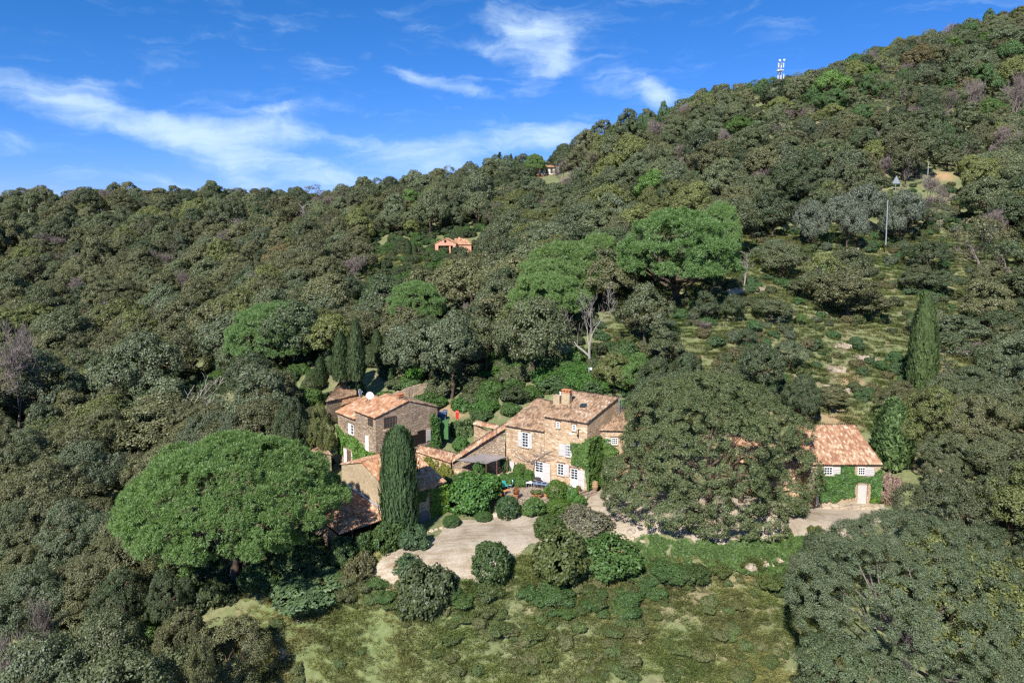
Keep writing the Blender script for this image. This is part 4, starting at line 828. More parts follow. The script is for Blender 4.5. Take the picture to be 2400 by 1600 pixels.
def pot(px, z, r, h, label, tint=None, fh=.4, group='terracotta pots along the terrace'):
    p = Pz(*px, z); e = empty('flower_pot', tuple(p), label, 'flower pot', group); k = MB(); k.lathe((0, 0, 0), [(r * .65, 0), (r, h * .85), (r * 1.12, h * .86), (r * 1.12, h), (r * .85, h), (r * .8, h * .9)], 14); k.build('pot', M_TERRA, e)
    if tint:
        rg = np.random.default_rng(int(px[0])); n = 420; d = rg.normal(size=(n, 3)); d /= np.linalg.norm(d, axis=1)[:, None]; P = d * rg.uniform(.3, 1, (n, 1)) * np.array([r * 1.5, r * 1.5, fh]) + np.array([0, 0, h + fh * .7]); N_ = d + rg.normal(0, .4, (n, 3)); N_ /= np.linalg.norm(N_, axis=1)[:, None]; t = np.cross(N_, [0.1, .2, .97]); t /= np.linalg.norm(t, axis=1)[:, None]; b = np.cross(N_, t); s = .07
        o = link('plant', quads_mesh('pot_plant', np.stack([P - t * s, P - b * s, P + t * s, P + b * s], 1), M_BUSH), None, e); o['tint'] = list(tint)
pot(zd(548, 690), 1.0, .30, .5, 'terracotta pot with a reddish plant at the left corner of the terrace wall', (3.0, .9, .9), .5)
pot(zd(870, 655), 1.0, .26, .32, 'terracotta pot on the terrace edge, left of the widest pot', (1.2, 1.0, .8), .3)
pot(zd(955, 670), 1.0, .38, .42, 'widest terracotta pot on the terrace edge', (1.2, 1.2, .8), .25)
pot(zd(1085, 655), 1.0, .22, .42, 'narrow terracotta pot touching the two-tier bush', (1.0, 1.5, .6), .35)
pot(zd(258, 640), .9, .2, .3, 'little terracotta pot left of the reddish plant', (1.2, 1.3, .7), .3)
pot(zd(1690, 585), .85, .24, .35, 'terracotta pot beside the top step', (1.6, 1.2, .8), .3)
pot(zc(735, 345), 3.0, .35, .7, 'orange clay jar beside the dark blue bins', None, group=None)
pot(zc(1185, 395), 3.2, .3, .5, 'clay pot on the ruined wall\'s left end', (.9, 1.3, .7), .3, group=None)
p = Pz(*zd(1995, 520), .85); e = empty('barrel', tuple(p), 'pale wooden barrel by the farmhouse\'s ivy at the steps', 'barrel'); k = MB(); k.lathe((0, 0, 0), [(.30, 0), (.37, .25), (.39, .45), (.37, .65), (.30, .9)], 18); k.build('staves', M_BARREL, e)
for z in (.12, .32, .6, .8): k = MB(); rr = .30 + .09 * (1 - ((z - .45) / .45) ** 2) + .012; k.lathe((0, 0, z), [(rr, -.02), (rr, .02)], 18); k.build('hoop', M_IRON, e)
p = hit(1162, 1211); k = MB(p); k.lathe(p, [(.36, -.1), (.42, .12), (.3, .38), (.1, .46)], 9); tag(k.build('boulder', M_ROCK, None, tuple(p)), 'rounded grey boulder left of the clipped dark cone bush', 'rock')
# bins and jars behind the stone house
def bin_(px, y, w, h, m, label, lid=True):
    p = Py(*px, y); e = empty('bin', tuple(p), label, 'bin'); k = MB(); k.hexa([(-w * .42, -w * .4, 0), (w * .42, -w * .4, 0), (w * .42, w * .4, 0), (-w * .42, w * .4, 0), (-w / 2, -w * .5, h), (w / 2, -w * .5, h), (w / 2, w * .5, h), (-w / 2, w * .5, h)]); k.build('body', m, e)
    if lid: k = MB(); k.hexa([(-w * .54, -w * .56, h), (w * .54, -w * .56, h), (w * .54, w * .54, h), (-w * .54, w * .54, h), (-w * .45, -w * .4, h + .12), (w * .45, -w * .4, h + .12), (w * .45, w * .45, h + .16), (-w * .45, w * .45, h + .16)]); k.build('lid', m, e)
bin_(zc(640, 352), 89.5, 1.0, .8, M_BLUE, 'dark blue box bin on the green platform behind the stone house')
bin_(zc(685, 320), 90.5, .6, .9, M_BLUE, 'tall dark blue bin behind the wider one')
bin_(zc(922, 338), 89.5, .42, .95, M_RED, 'bright red bin right of the bare earth mound')
bin_(zc(540, 290), 91, .5, .6, M_DARK, 'black tub beside the stone house\'s right eave')
q = [Py(*zc(510, 350), 89), Py(*zc(745, 408), 88), Py(*zc(780, 340), 90.5), Py(*zc(560, 315), 91)]; k = MB(); z = q[0][2] - .05; k.prism([tuple(a[:2]) for a in q], z - .15, z); k.prism([tuple(q[0][:2]), tuple(q[1][:2]), tuple(q[1][:2] + [0, .3]), tuple(q[0][:2] + [0, .3])], z - 2.4, z - .16); o = k.build('green_platform', plain('green_matting', (.06, .15, .05), .9)); tag(o, 'flat green matted platform carrying the dark blue bins', 'platform')
# satellite dishes
def dish(px, y, r, yaw, tilt, zpole, label):
    p = Py(*px, y); e = empty('satellite_dish', (p[0], p[1], p[2] - zpole), label, 'satellite dish'); k = MB(); k.tube([(0, 0, 0), (0, 0, zpole)], .04, 6); k.build('mast', M_METAL, e)
    k = MB(); n = 20; prof = [(t, .28 * t * t) for t in (0.02, .3, .6, .85, 1)]; V = []
    for s_, off in ((1, 0), (1, -.03)):
        for t, d in prof:
            for j in range(n): V.append((t * r * cos(2 * pi * j / n), t * r * sin(2 * pi * j / n), d * r + off))
    m_ = len(prof); F = [(i * n + j, i * n + (j + 1) % n, (i + 1) * n + (j + 1) % n, (i + 1) * n + j) for i in range(m_ - 1) for j in range(n)]; F += [tuple(a + m_ * n for a in f[::-1]) for f in F]; F += [((m_ - 1) * n + j, (m_ - 1) * n + (j + 1) % n, (2 * m_ - 1) * n + (j + 1) % n, (2 * m_ - 1) * n + j) for j in range(n)]; F += [tuple(range(n - 1, -1, -1)), tuple(m_ * n + j for j in range(n))]
    k.add(V, F); o = k.build('reflector', M_WHITE, e, (0, 0, zpole)); o.rotation_euler = (tilt, 0, yaw); k = MB(); k.tube([(0, -r * .9, .1), (0, 0, r * .8)], .025, 5); k.lathe((0, 0, r * .75), [(.05, 0), (.06, .12)], 8); b = k.build('feed_arm', M_METAL, o)
dish((842.5, 919), 88, .46, radians(80), radians(78), 1.6, 'white satellite dish seen nearly edge-on, left of the bigger one')
dish((866, 927), 88, .50, radians(25), radians(62), 1.2, 'bigger white satellite dish facing the camera above the stone house roof')
# poles, sign, mast
def pole(px_top, v_base, y, r, m, label, name='utility_pole', arm=False, cat='pole'):
    u, vt = px_top; z0 = zrow(v_base, 0, y); p = Py(u, v_base, y); x = p[0]; zt = zrow(vt, x, y); e = empty(name, (x, y, p[2]), label, cat); k = MB(e.location); k.tube([(x, y, p[2] - 2), (x, y, zt)], [r * 1.2, r * .85], 8); k.build('shaft', m, e)
    if arm: k = MB(e.location); k.box(x - .7, x + .7, y - .06, y + .06, zt - .55, zt - .4); k.build('crossarm', m, e)
    return e, x, zt
M_POLEC = plain('concrete_pole', (.38, .35, .31), .9)
pole((69, 466), 512, 286, .22, M_POLEC, 'wooden utility pole at the far left under the ridge trees', arm=True); pole((252, 481), 512, 300, .16, M_POLEC, 'second pale utility pole on the left ridge, by its grassy shelf')
pole((459, 492), 512, 300, .15, M_POLEC, 'third thin pole on the left ridge, right of the grassy shelf'); pole((2077, 469), 552, 146, .11, M_METAL, 'tall bare metal pole between the olive trees on the right slope', 'metal_pole')
pole((2174, 382), 420, 186, .12, M_METAL, 'slim grey pole beside the bare orange earth track', 'metal_pole')
e, x, zt = pole((2099, 412), 442, 184, .07, M_METAL, 'triangular road sign seen from behind on the right hill', 'road_sign', cat='road sign'); k = MB(e.location); k.add([(x - 1.15, 183.85, zt - 2.1), (x + 1.15, 183.85, zt - 2.1), (x, 183.85, zt), (x - 1.15, 183.8, zt - 2.1), (x + 1.15, 183.8, zt - 2.1), (x, 183.8, zt)], [(0, 1, 2), (5, 4, 3), (0, 3, 4, 1), (1, 4, 5, 2), (2, 5, 3, 0)]); k.build('sign_plate', M_METAL, e)
p = hit(1380, 892); e = empty('weather_station', tuple(p), 'small white tripod frame with instruments on the slope behind the farmhouse', 'weather station'); 
for a in (0, 2.1, 4.2): k = MB(); k.tube([(.55 * cos(a), .55 * sin(a), 0), (0, 0, 1.5)], .035, 5); k.build('leg', M_WHITESTEEL, e)
k = MB(); k.tube([(0, 0, 1.5), (0, 0, 2.0)], .04, 6); k.build('mast', M_WHITESTEEL, e); k = MB(); k.box(.1, .45, -.15, .15, 1.6, 1.95); k.build('instrument_box', M_WHITESTEEL, e)
def mast():
    y = 262; p = Py(1827, 190, y); x = p[0]; zb = p[2] - 8; e = empty('antenna_mast', (x, y, zb), 'white telecom lattice mast with panel antennas on the skyline', 'antenna mast'); zt = zrow(141, x, y); s = .5
    L = zt - zb
    for i, (a, b) in enumerate(((-s, -s), (s, -s), (s, s), (-s, s))): k = MB(e.location); k.tube([(x + a, y + b, zb), (x + a, y + b, zt - .9)], .10, 6); k.build('leg', M_METAL, e)
    k = MB(e.location); n = int(L / 1.3)
    for j in range(n):
        z = zb + j * 1.3
        for (a, b), (c, d) in (((-s, -s), (s, -s)), ((s, -s), (s, s)), ((s, s), (-s, s)), ((-s, s), (-s, -s))): k.tube([(x + a, y + b, z), (x + c, y + d, min(zt - .9, z + 1.3))], .045, 4); k.tube([(x + a, y + b, z), (x + c, y + d, z)], .04, 4)
    k.build('lattice', M_METAL, e)
    for (dx, v0, v1) in ((-.85, 149, 160), (1.0, 149, 160), (.1, 155, 161), (-1.0, 178, 189), (.1, 178, 189), (1.15, 175, 186)):
        k = MB(e.location); k.box(x + dx - .14, x + dx + .14, y - 1.0, y - .75, zrow(v1, x, y), zrow(v0, x, y)); k.build('panel_antenna', M_WHITESTEEL, e)
    for dx, v, r in ((-.5, 143.5, .42), (1.1, 142.5, .4), (-1.0, 167, .3)):
        k = MB(e.location); z = zrow(v, x, y); k.add([(x + dx + r * cos(t), y - 1.1, z + r * sin(t)) for t in np.linspace(0, 2 * pi, 12, endpoint=False)] + [(x + dx + r * cos(t), y - .8, z + r * sin(t)) for t in np.linspace(0, 2 * pi, 12, endpoint=False)], [tuple(range(12)), tuple(range(23, 11, -1))] + [(i, i + 12, (i + 1) % 12 + 12, (i + 1) % 12) for i in range(12)]); k.build('dish', M_WHITESTEEL, e)
    z = zrow(166, x, y); k = MB(e.location); k.box(x - 1.1, x + 1.1, y - 1.0, y + 1.0, z - .15, z + .15); k.build('platform', M_WHITESTEEL, e)
mast()
# edging rocks by the barn and on the bank
rr = random.Random(12)
for i, (u, v, s) in enumerate([(1000, 1248, .22), (1012, 1244, .3), (1023, 1241, .25), (1036, 1238, .35), (1047, 1236, .2), (1060, 1240, .2), (980, 1280, .15), (930, 1305, .18), (1480, 1246, .55), (1478, 1262, .5), (1505, 1270, .4), (1760, 1330, .7), (1800, 1322, .6), (1828, 1312, .6), (640, 1500, .5), (660, 1530, .6), (700, 1455, .3), (1350, 1545, .2), (1500, 1505, .25), (1690, 1430, .2), (1420, 1500, .2), (1560, 1580, .25)]):
    p = hit(u, v); k = MB(); n = 7; V = []; 
    for z, q in ((-.4, .8), (.1, 1.0), (.45, .7), (.62, .25)):
        for j in range(n): a = 2 * pi * j / n; V.append((s * q * cos(a) * rr.uniform(.75, 1.2), s * q * sin(a) * rr.uniform(.75, 1.2), s * z * rr.uniform(.85, 1.15)))
    F = [(a * n + j, a * n + (j + 1) % n, (a + 1) * n + (j + 1) % n, (a + 1) * n + j) for a in range(3) for j in range(n)] + [tuple(3 * n + j for j in range(n))]; k.add(V, F); o = k.build('rock', M_ROCK, None, tuple(p)); o['category'] = 'rock'; o['group'] = 'pale rocks around the drive and bank'
    where = 'edging the gravel by the barn corner' if v < 1250 and u < 1100 else 'lying on the gravel near the front cypress' if u < 990 and v < 1310 else 'in the gap of the ivy bank, near its left end' if u in (1480, 1478, 1505) else 'showing under the ivy bank near the massive oak' if 1750 < u < 1830 and v < 1340 else 'on the bare patch left of the meadow' if u < 710 else 'on the lower meadow'
    sz = ['small', 'flat', 'pale', 'larger', 'angular', 'chipped', 'lone', 'weathered', 'tall pale', 'middle pale', 'lower grey', 'broad', 'squarish', 'rightmost whitish', 'upper pale', 'lower pale', 'tiny upper', 'leftmost tiny', 'pale bramble-ringed', 'tiny upper right', 'small half-buried', 'bottom right'][i]; o['label'] = '%s limestone rock %s' % (sz, where)
# ------------------------------------------------------------------ foliage generators
def unit(r, n):
    d = r.normal(size=(n, 3)); return d / np.linalg.norm(d, axis=1)[:, None]
def leaf_quads(P, Nn, size, r, aspect=.75, jit=.35):
    n = len(P); t = unit(r, n); t = t - Nn * (t * Nn).sum(1)[:, None]; t /= np.linalg.norm(t, axis=1)[:, None] + 1e-9; b = np.cross(Nn, t)
    s = (size * (1 - jit + 2 * jit * r.random(n)))[:, None]; t = t * s * .5; b = b * s * .5 * aspect
    return np.stack([P - t - b * .6, P + t * .2 - b, P + t + b * .6, P - t * .2 + b], 1)
def crown_quads(lobes, cr, dens, leaf, seed, zmin=-.35, up=.3, aspect=.75, needle=False, flat=.8, skin=(.84, 1.02), pack=2.2, keep=-.3):
    """lobes (cx,cy,cz,rx,ry,rz). Leaf clumps sit on the lobes' surfaces; each clump is a shell of small leaf faces."""
    r = np.random.default_rng(seed); L_ = np.array(lobes, float); C = []; O = []
    for l in L_:
        c, R = l[:3], l[3:]; area = 4 * pi * ((R[0] * R[1]) ** .8 + (R[0] * R[2]) ** .8 + (R[1] * R[2]) ** .8) / 3
        n = int(area / (pi * cr * cr) * pack) + 3; d = unit(r, n); d = d[d[:, 2] > zmin]
        p = c + d * R * r.uniform(*skin, (len(d), 1)); no = d / R; no /= np.linalg.norm(no, axis=1)[:, None]
        ok = np.ones(len(p), bool)
        for m in L_:
            if m is l: continue
            ok &= np.linalg.norm((p - m[:3]) / m[3:], axis=1) > .82
        C.append(p[ok]); O.append(no[ok])
    C = np.concatenate(C); O = np.concatenate(O); cs = cr * r.uniform(.55, 1.25, len(C)); out = []
    per = np.maximum(6, (dens * 4 * pi * cs ** 2 * .6)).astype(int); idx = np.repeat(np.arange(len(C)), per)
    d = unit(r, len(idx)); k = (d * O[idx]).sum(1) > keep; idx = idx[k]; d = d[k]
    rad = cs[idx] * r.uniform(.62, 1.06, len(idx)); P = C[idx] + d * rad[:, None] * np.array([1, 1, flat])
    if needle:
        ax = d + unit(r, len(d)) * .55; ax /= np.linalg.norm(ax, axis=1)[:, None]; nn = O[idx] * .5 + unit(r, len(d)) * .35 + d * .8 + np.array([0, 0, .5]); nn -= ax * (nn * ax).sum(1)[:, None] * .6
        nn /= np.linalg.norm(nn, axis=1)[:, None]; b = np.cross(nn, ax); b /= np.linalg.norm(b, axis=1)[:, None] + 1e-9
        s = (leaf * r.uniform(.7, 1.3, len(P)))[:, None]; ax = ax * s * .5; b = b * s * .5 * aspect
        return np.stack([P - ax - b, P + ax - b * .5, P + ax + b * .5, P - ax + b], 1)
    N_ = d * .85 + O[idx] * .35 + unit(r, len(d)) * .75 + np.array([0, 0, up]); N_ /= np.linalg.norm(N_, axis=1)[:, None]
    return leaf_quads(P, N_, leaf, r, aspect)
def trunk_mesh(name, m, h, r0, limbs, seed, lean=.3, n=6):
    """tapered trunk to height h with limbs to the given points"""
    r = random.Random(seed); mb = MB(); k = 4; base = []
    lx, ly = r.uniform(-lean, lean), r.uniform(-lean, lean)
    for i in range(k + 1):
        t = i / k; base.append((lx * t * t + r.uniform(-.08, .08) * (0 < i < k), ly * t * t + r.uniform(-.08, .08) * (0 < i < k), -.8 + (h + .8) * t))
    mb.tube(base, [r0 * (1.35 if i == 0 else 1 - .35 * i / k) for i in range(k + 1)], n + 2)
    for (x, y, z) in limbs:
        s = base[r.choice((k - 1, k))]; mid = ((s[0] + x) / 2 + r.uniform(-.4, .4), (s[1] + y) / 2 + r.uniform(-.4, .4), (s[2] + z) / 2 - abs(z - s[2]) * .12); rr = r0 * r.uniform(.38, .6)
        mb.tube([s, mid, (x, y, z)], [rr, rr * .65, rr * .22], n - 1)
        for _ in range(2):
            e = (x + r.uniform(-1, 1), y + r.uniform(-1, 1), z + r.uniform(.1, .9)); mb.tube([mid, ((mid[0] + e[0]) / 2, (mid[1] + e[1]) / 2, (mid[2] + e[2]) / 2 + .15), e], [rr * .5, rr * .3, rr * .1], 4)
    me = bpy.data.meshes.new(name); me.from_pydata([tuple(map(float, v)) for v in mb.v], [], mb.f); me.materials.append(m); me.polygons.foreach_set('use_smooth', [True] * len(me.polygons)); return me
def branch_mesh(name, m, h, r0, seed, spread=.6, depth=4, first=.35, fan=3, twist=.25, sides=5, minr=.012, ups=.1):
    """leafless tree: recursive tapering limbs"""
    r = random.Random(seed); mb = MB()
    def grow(p, d, ln, rad, lev):
        pts = [p]; q = np.array(p, float); dd = np.array(d, float)
        for i in range(4):
            dd = dd + np.array([r.uniform(-1, 1), r.uniform(-1, 1), r.uniform(-.6, .8)]) * twist; dd[2] += ups * .5; dd /= np.linalg.norm(dd); q = q + dd * ln / 4; pts.append(tuple(q))
        rs = [rad * (1 - .13 * i) for i in range(5)]; mb.tube(pts, [max(minr, x) for x in rs], sides if lev < 2 else 3, cap=False)
        if lev >= depth: return
        for _ in range(fan if lev else fan + 1):
            j = r.choice((2, 3, 4, 4)); a = np.array([r.gauss(0, 1), r.gauss(0, 1), r.gauss(0, .5)]); a /= np.linalg.norm(a)
            nd = dd * (1 - spread) + a * spread + np.array([0, 0, ups]); nd /= np.linalg.norm(nd); grow(pts[j], nd, ln * r.uniform(.55, .82), rs[j] * r.uniform(.5, .72), lev + 1)
    grow((0, 0, -.4), (0, 0, 1), h * first + .4, r0, 0)
    me = bpy.data.meshes.new(name); me.from_pydata([tuple(map(float, v)) for v in mb.v], [], mb.f); me.materials.append(m); return me

# ---- prototypes (mesh data only)
def oak_lobes(seed, R=4.2, h=6.8):
    r = random.Random(seed); L = [(0, 0, h * .66, R * .72, R * .72, h * .3)]
    n = r.choice((6, 7, 8))
    for i in range(n):
        a = 2 * pi * i / n + r.uniform(-.35, .35); q = R * r.uniform(.42, .68); rr = R * r.uniform(.32, .48)
        L.append((q * cos(a), q * sin(a), h * r.uniform(.40, .72), rr, rr, rr * r.uniform(.62, .85)))
    for i in range(3):
        a = r.uniform(0, 2 * pi); q = R * r.uniform(0, .35); rr = R * r.uniform(.28, .4); L.append((q * cos(a), q * sin(a), h * r.uniform(.84, .95), rr, rr, rr * .6))
    return L
OAKS = []
for i in range(7):
    lb = oak_lobes(100 + i, h=[6.8, 7.4, 6.2, 7.8, 6.6, 7.0, 8.2][i], R=[4.2, 4.0, 4.5, 3.9, 4.3, 4.4, 3.7][i]); q = crown_quads(lb, .66, 44, .20, 200 + i, zmin=-.45, keep=-.1)
    OAKS.append((quads_mesh('oak_crown', q, M_OAK), trunk_mesh('oak_trunk', M_BARK, 3.2, .27, [(l[0] * .85, l[1] * .85, l[2]) for l in lb[1:7]], i), max(math.hypot(l[0], l[1]) + l[3] for l in lb), max(l[2] + l[5] for l in lb)))
NEAR = []       # finer leaved crowns for the trees close to the camera
for i in range(4):
    lb = oak_lobes(130 + i, h=[6.8, 7.4, 6.4, 7.6][i]); q = crown_quads(lb, .5, 105, .125, 230 + i, zmin=-.5, keep=-.1, aspect=.7)
    NEAR.append((quads_mesh('oak_crown', q, M_OAK), trunk_mesh('oak_trunk', M_BARK, 3.2, .27, [(l[0] * .85, l[1] * .85, l[2]) for l in lb[1:7]], 60 + i), max(math.hypot(l[0], l[1]) + l[3] for l in lb), max(l[2] + l[5] for l in lb)))
SPARSE = []      # half bare oaks: thin foliage over a visible grey branch skeleton
for i in range(3):
    lb = oak_lobes(150 + i); q = crown_quads(lb, .5, 14, .2, 260 + i, zmin=-.3, keep=-.2, pack=1.2)
    SPARSE.append((quads_mesh('thin_crown', q, M_OAK), branch_mesh('thin_branches', M_TWIG, 7.6, .22, 20 + i, depth=4, fan=3), 4.3, 7.2))
BARES = [(None, branch_mesh('bare_branches', M_TWIG if i != 1 else M_BARE, 8, .2 if i != 1 else .24, 40 + i, depth=5 if i != 1 else 4, fan=3 if i == 1 else 4, spread=.55, twist=.2, minr=.02), 3.6, 7.6) for i in range(3)]
OLIVES = []
for i in range(2):
    lb = oak_lobes(170 + i, R=3.4, h=5); q = crown_quads(lb, .55, 60, .18, 270 + i, zmin=-.5, aspect=.5)
    OLIVES.append((quads_mesh('olive_crown', q, M_OLIVE), trunk_mesh('olive_trunk', M_BARK, 2, .2, [(l[0] * .8, l[1] * .8, l[2]) for l in lb[1:6]], 30 + i), 3.5, 5.0))
def dome_lobes(R, h, t, seed, n1=13, n2=17):
    r = random.Random(seed); L = [(0, 0, h - t * .92, R * .90, R * .90, t * .86)]
    for k, (n, q, z, s) in enumerate(((n2, .84, .06, .15), (n2, .78, .60, .17), (n1, .52, 1.22, .19), (6, .24, 1.48, .2))):
        for i in range(n):
            a = 2 * pi * (i + .5 * k) / n + r.uniform(-.2, .2); rr = R * s * r.uniform(.85, 1.15); qq = R * q * r.uniform(.93, 1.07)
            L.append((qq * cos(a), qq * sin(a), h - t * (1 - z * .62) + r.uniform(-.25, .25) - rr * .25, rr, rr, rr * .62))
    return L
def pine_proto(R, h, t, seed, cr=.46, leaf=.24, dens=110, trunk=.35, name='pine'):
    lb = dome_lobes(R, h, t, seed); q = crown_quads(lb, cr, dens, leaf, seed, zmin=-.15, needle=True, aspect=.20, flat=.95, skin=(.92, 1.04), pack=2.4, keep=0)
    limbs = [(l[0] * .8, l[1] * .8, l[2] - l[5] * .2) for l in lb[1:14]]
    return (quads_mesh(name + '_crown', q, M_PINE), trunk_mesh(name + '_trunk', M_BARK, h - t * 1.25, trunk, limbs, seed, lean=.8, n=8), R, h)
PINES = [pine_proto(6, 9, 4.6, 301), pine_proto(6, 10, 6.2, 302)]
def cypress_proto(R, h, seed, dens=160, leaf=.2, shape=.55, belly=.3):
    r = np.random.default_rng(seed); n = int(dens * 2 * pi * R * h * .62); t = r.random(n) ** .85
    pr = np.sin(np.clip((1 - t) / (1 - belly), 0, 1) * pi / 2) ** shape; low = np.clip(t / .12, 0, 1) ** .4; a = r.random(n) * 2 * pi
    bump = _hash_noise(a * 3.2 * R, t * h * 1.0 + 40, .55, seed) + .8 * _hash_noise(a * 3.2 * R, t * h * .5, .22, seed + 1)
    rad = R * pr * (.70 + .3 * low) * (1 + .34 * bump) * np.where(r.random(n) < .12, r.uniform(1.0, 1.12, n), r.uniform(.86, 1.03, n)) * (1 + .5 * np.maximum(0, _hash_noise(a * 3.2 * R, t * h * .45, .38, seed + 9) - .12))
    P = np.stack([rad * np.cos(a), rad * np.sin(a), .15 + t * (h - .15)], 1); O = np.stack([np.cos(a), np.sin(a), np.full(n, .25)], 1)
    ax = np.array([0, 0, 1.0]) + O * .25 + unit(r, n) * .28; ax /= np.linalg.norm(ax, axis=1)[:, None]; nn = O + unit(r, n) * .45; nn -= ax * (nn * ax).sum(1)[:, None]; nn /= np.linalg.norm(nn, axis=1)[:, None]
    b = np.cross(nn, ax); s = (leaf * r.uniform(.6, 1.7, n))[:, None]
    q = np.stack([P - ax * s - b * s * .3, P - ax * s + b * s * .3, P + ax * s + b * s * .12, P + ax * s - b * s * .12], 1)
    return (quads_mesh('cypress_crown', q, M_CYP), trunk_mesh('cypress_trunk', M_BARK, .6 * h, .12, [], seed, lean=.02), R, h)
CYPS = [cypress_proto(1.0, 9, 401), cypress_proto(1.6, 10.5, 402, dens=190, leaf=.2, shape=.32, belly=.5)]
def bush_proto(seed, R=1.0, h=1.5, loose=.35, core=.78, cr=.24, leaf=.11, m=M_BUSH, dens=170, n=6):
    r = random.Random(seed); L = [(0, 0, h * .45, R * core, R * core, h * .53)]
    for i in range(n):
        a = 2 * pi * i / n + r.uniform(-.4, .4); q = R * r.uniform(.35, .35 + loose); rr = R * r.uniform(.3, .5); L.append((q * cos(a), q * sin(a), h * r.uniform(.25, .75), rr, rr, rr * .9))
    q = crown_quads(L, cr, dens, leaf, seed, zmin=-.7, flat=.9); st = MB(); st.tube([(0, 0, -.3), (0, 0, h * .5)], [.08, .04], 5); me = bpy.data.meshes.new('stem'); me.from_pydata([tuple(map(float, v)) for v in st.v], [], st.f); me.materials.append(M_BARK)
    return (quads_mesh('bush_foliage', q, m), me, R, h)
BUSHES = [bush_proto(500, loose=.55, n=8), bush_proto(501, loose=.5, cr=.3, h=1.3), bush_proto(502, loose=.6, n=9, cr=.2), bush_proto(510, h=1.1, loose=.65, n=9)]
TOPS = [bush_proto(520, h=2.0, loose=.02, core=.97, cr=.13, leaf=.085, dens=260, n=3)]     # clipped
FIR = None
def fir_proto():
    r = np.random.default_rng(77); Q = []
    for k in range(16):
        z = 1.2 + k * .5; R = 2.2 * (1 - k / 17) + .15
        for j in range(9):
            a = r.random() * 6.28; n = 40; t = r.random(n); P = np.stack([t * R * np.cos(a), t * R * np.sin(a), z - t * .35 * R * .4 + r.normal(0, .08, n)], 1) + r.normal(0, .10, (n, 3)); Q.append(leaf_quads(P, np.tile([0.2, 0, 1.0], (n, 1)) + r.normal(0, .4, (n, 3)), .28, r, .4))
    return (quads_mesh('fir_crown', np.concatenate(Q), M_CYP), trunk_mesh('fir_trunk', M_BARK, 9, .14, [], 5, lean=.05), 2.2, 9.3)
FIR = fir_proto()

REG = []     # every plant that needs a label: dict
def plant(name, proto, x, y, z, sx, sy, sz, rot, tint, kind, cat, group=None, label=None, parts=('crown', 'trunk'), look=''):
    e = empty(name, (x, y, z)); e.rotation_euler = (0, 0, rot); e.scale = (sx, sy, sz); e['category'] = cat
    if group: e['group'] = group
    out = []
    for pn, me in zip(parts, proto[:2]):
        if me is None: continue
        o = link(pn, me, None, e); o['tint'] = [float(t) for t in tint]; out.append(o)
    u, v, dp = proj(x, y, z + proto[3] * sz * .6)
    if label: e['label'] = label
    else: REG.append(dict(o=e, u=u, v=v, dp=dp, kind=kind, look=look, w=proto[2] * sx * 1600 / dp * 2))
    return e, out
def place(name, proto, u, vtop, w, y, tint, kind, cat, group=None, label=None, rot=None, parts=('crown', 'trunk'), look='', vbase=None, asp=1.0):
    """put a plant at distance y so that it is w photo pixels wide with its top at row vtop"""
    x = (u - 1200) / 1600 * (y * C9 + 18 * S9)
    for _ in range(3):
        z = G(x, y); x = (u - 1200) / 1600 * (y * C9 - (z + 3 - CAM_H) * S9)
    if vbase is not None: z = zrow(vbase, x, y)
    zt = zrow(vtop, x, y); dp = proj(x, y, zt)[2]; s = w / 1600 * dp / 2 / proto[2]; sz = max(.25, (zt - z) / proto[3])
    if kind == 'oak' and not (y < 90 and w < 165): s = max(s, sz / 1.3)
    return plant(name, proto, x, y, z, s, s * asp, sz, random.uniform(0, 6.28) if rot is None else rot, tint, kind, cat, group, label, parts, look)

TINTS = {'olive green': (1, 1, 1), 'dark green': (.62, .72, .68), 'brownish green': (1.1, .97, .92), 'grey green': (1.0, 1.05, 1.18), 'yellowish green': (1.25, 1.2, .8), 'russet brown': (1.45, 1.0, .9), 'fresh green': (.85, 1.3, .6)}
# ------------------------------------------------------------------ single trees one can point to
def custom(name, lobes, x, y, z, label, cat, m, cr, dens, leaf, seed, trunks, tint=(1, 1, 1), zmin=-.4, h=None, needle=False, **kw):
    q = crown_quads(lobes, cr, dens, leaf, seed, zmin=zmin, needle=needle, **kw); e = empty(name, (x, y, z), label, cat)
    o = link('crown', quads_mesh(name + '_crown', q, m), None, e); o['tint'] = list(tint)
    for i, (tx, ty, th, tr, limbs, mm) in enumerate(trunks):
        t = link('trunk', trunk_mesh('trunk', mm, th, tr, limbs, seed + i, lean=.5, n=8), None, e, (tx, ty, 0))
    return e
def px_lobes(items, base, r=None):
    """items: (u, v, w, h, y) -> lobe of that apparent size at distance y, relative to base"""
    L = []
    for (u, v, w, h, y) in items:
        p = Py(u, v, y); dp = proj(*p)[2]; R = w / 1600 * dp / 2; Rz = h / 1600 * dp / 2; L.append((p[0] - base[0], p[1] - base[1], p[2] - base[2], R, R, Rz))
    return L
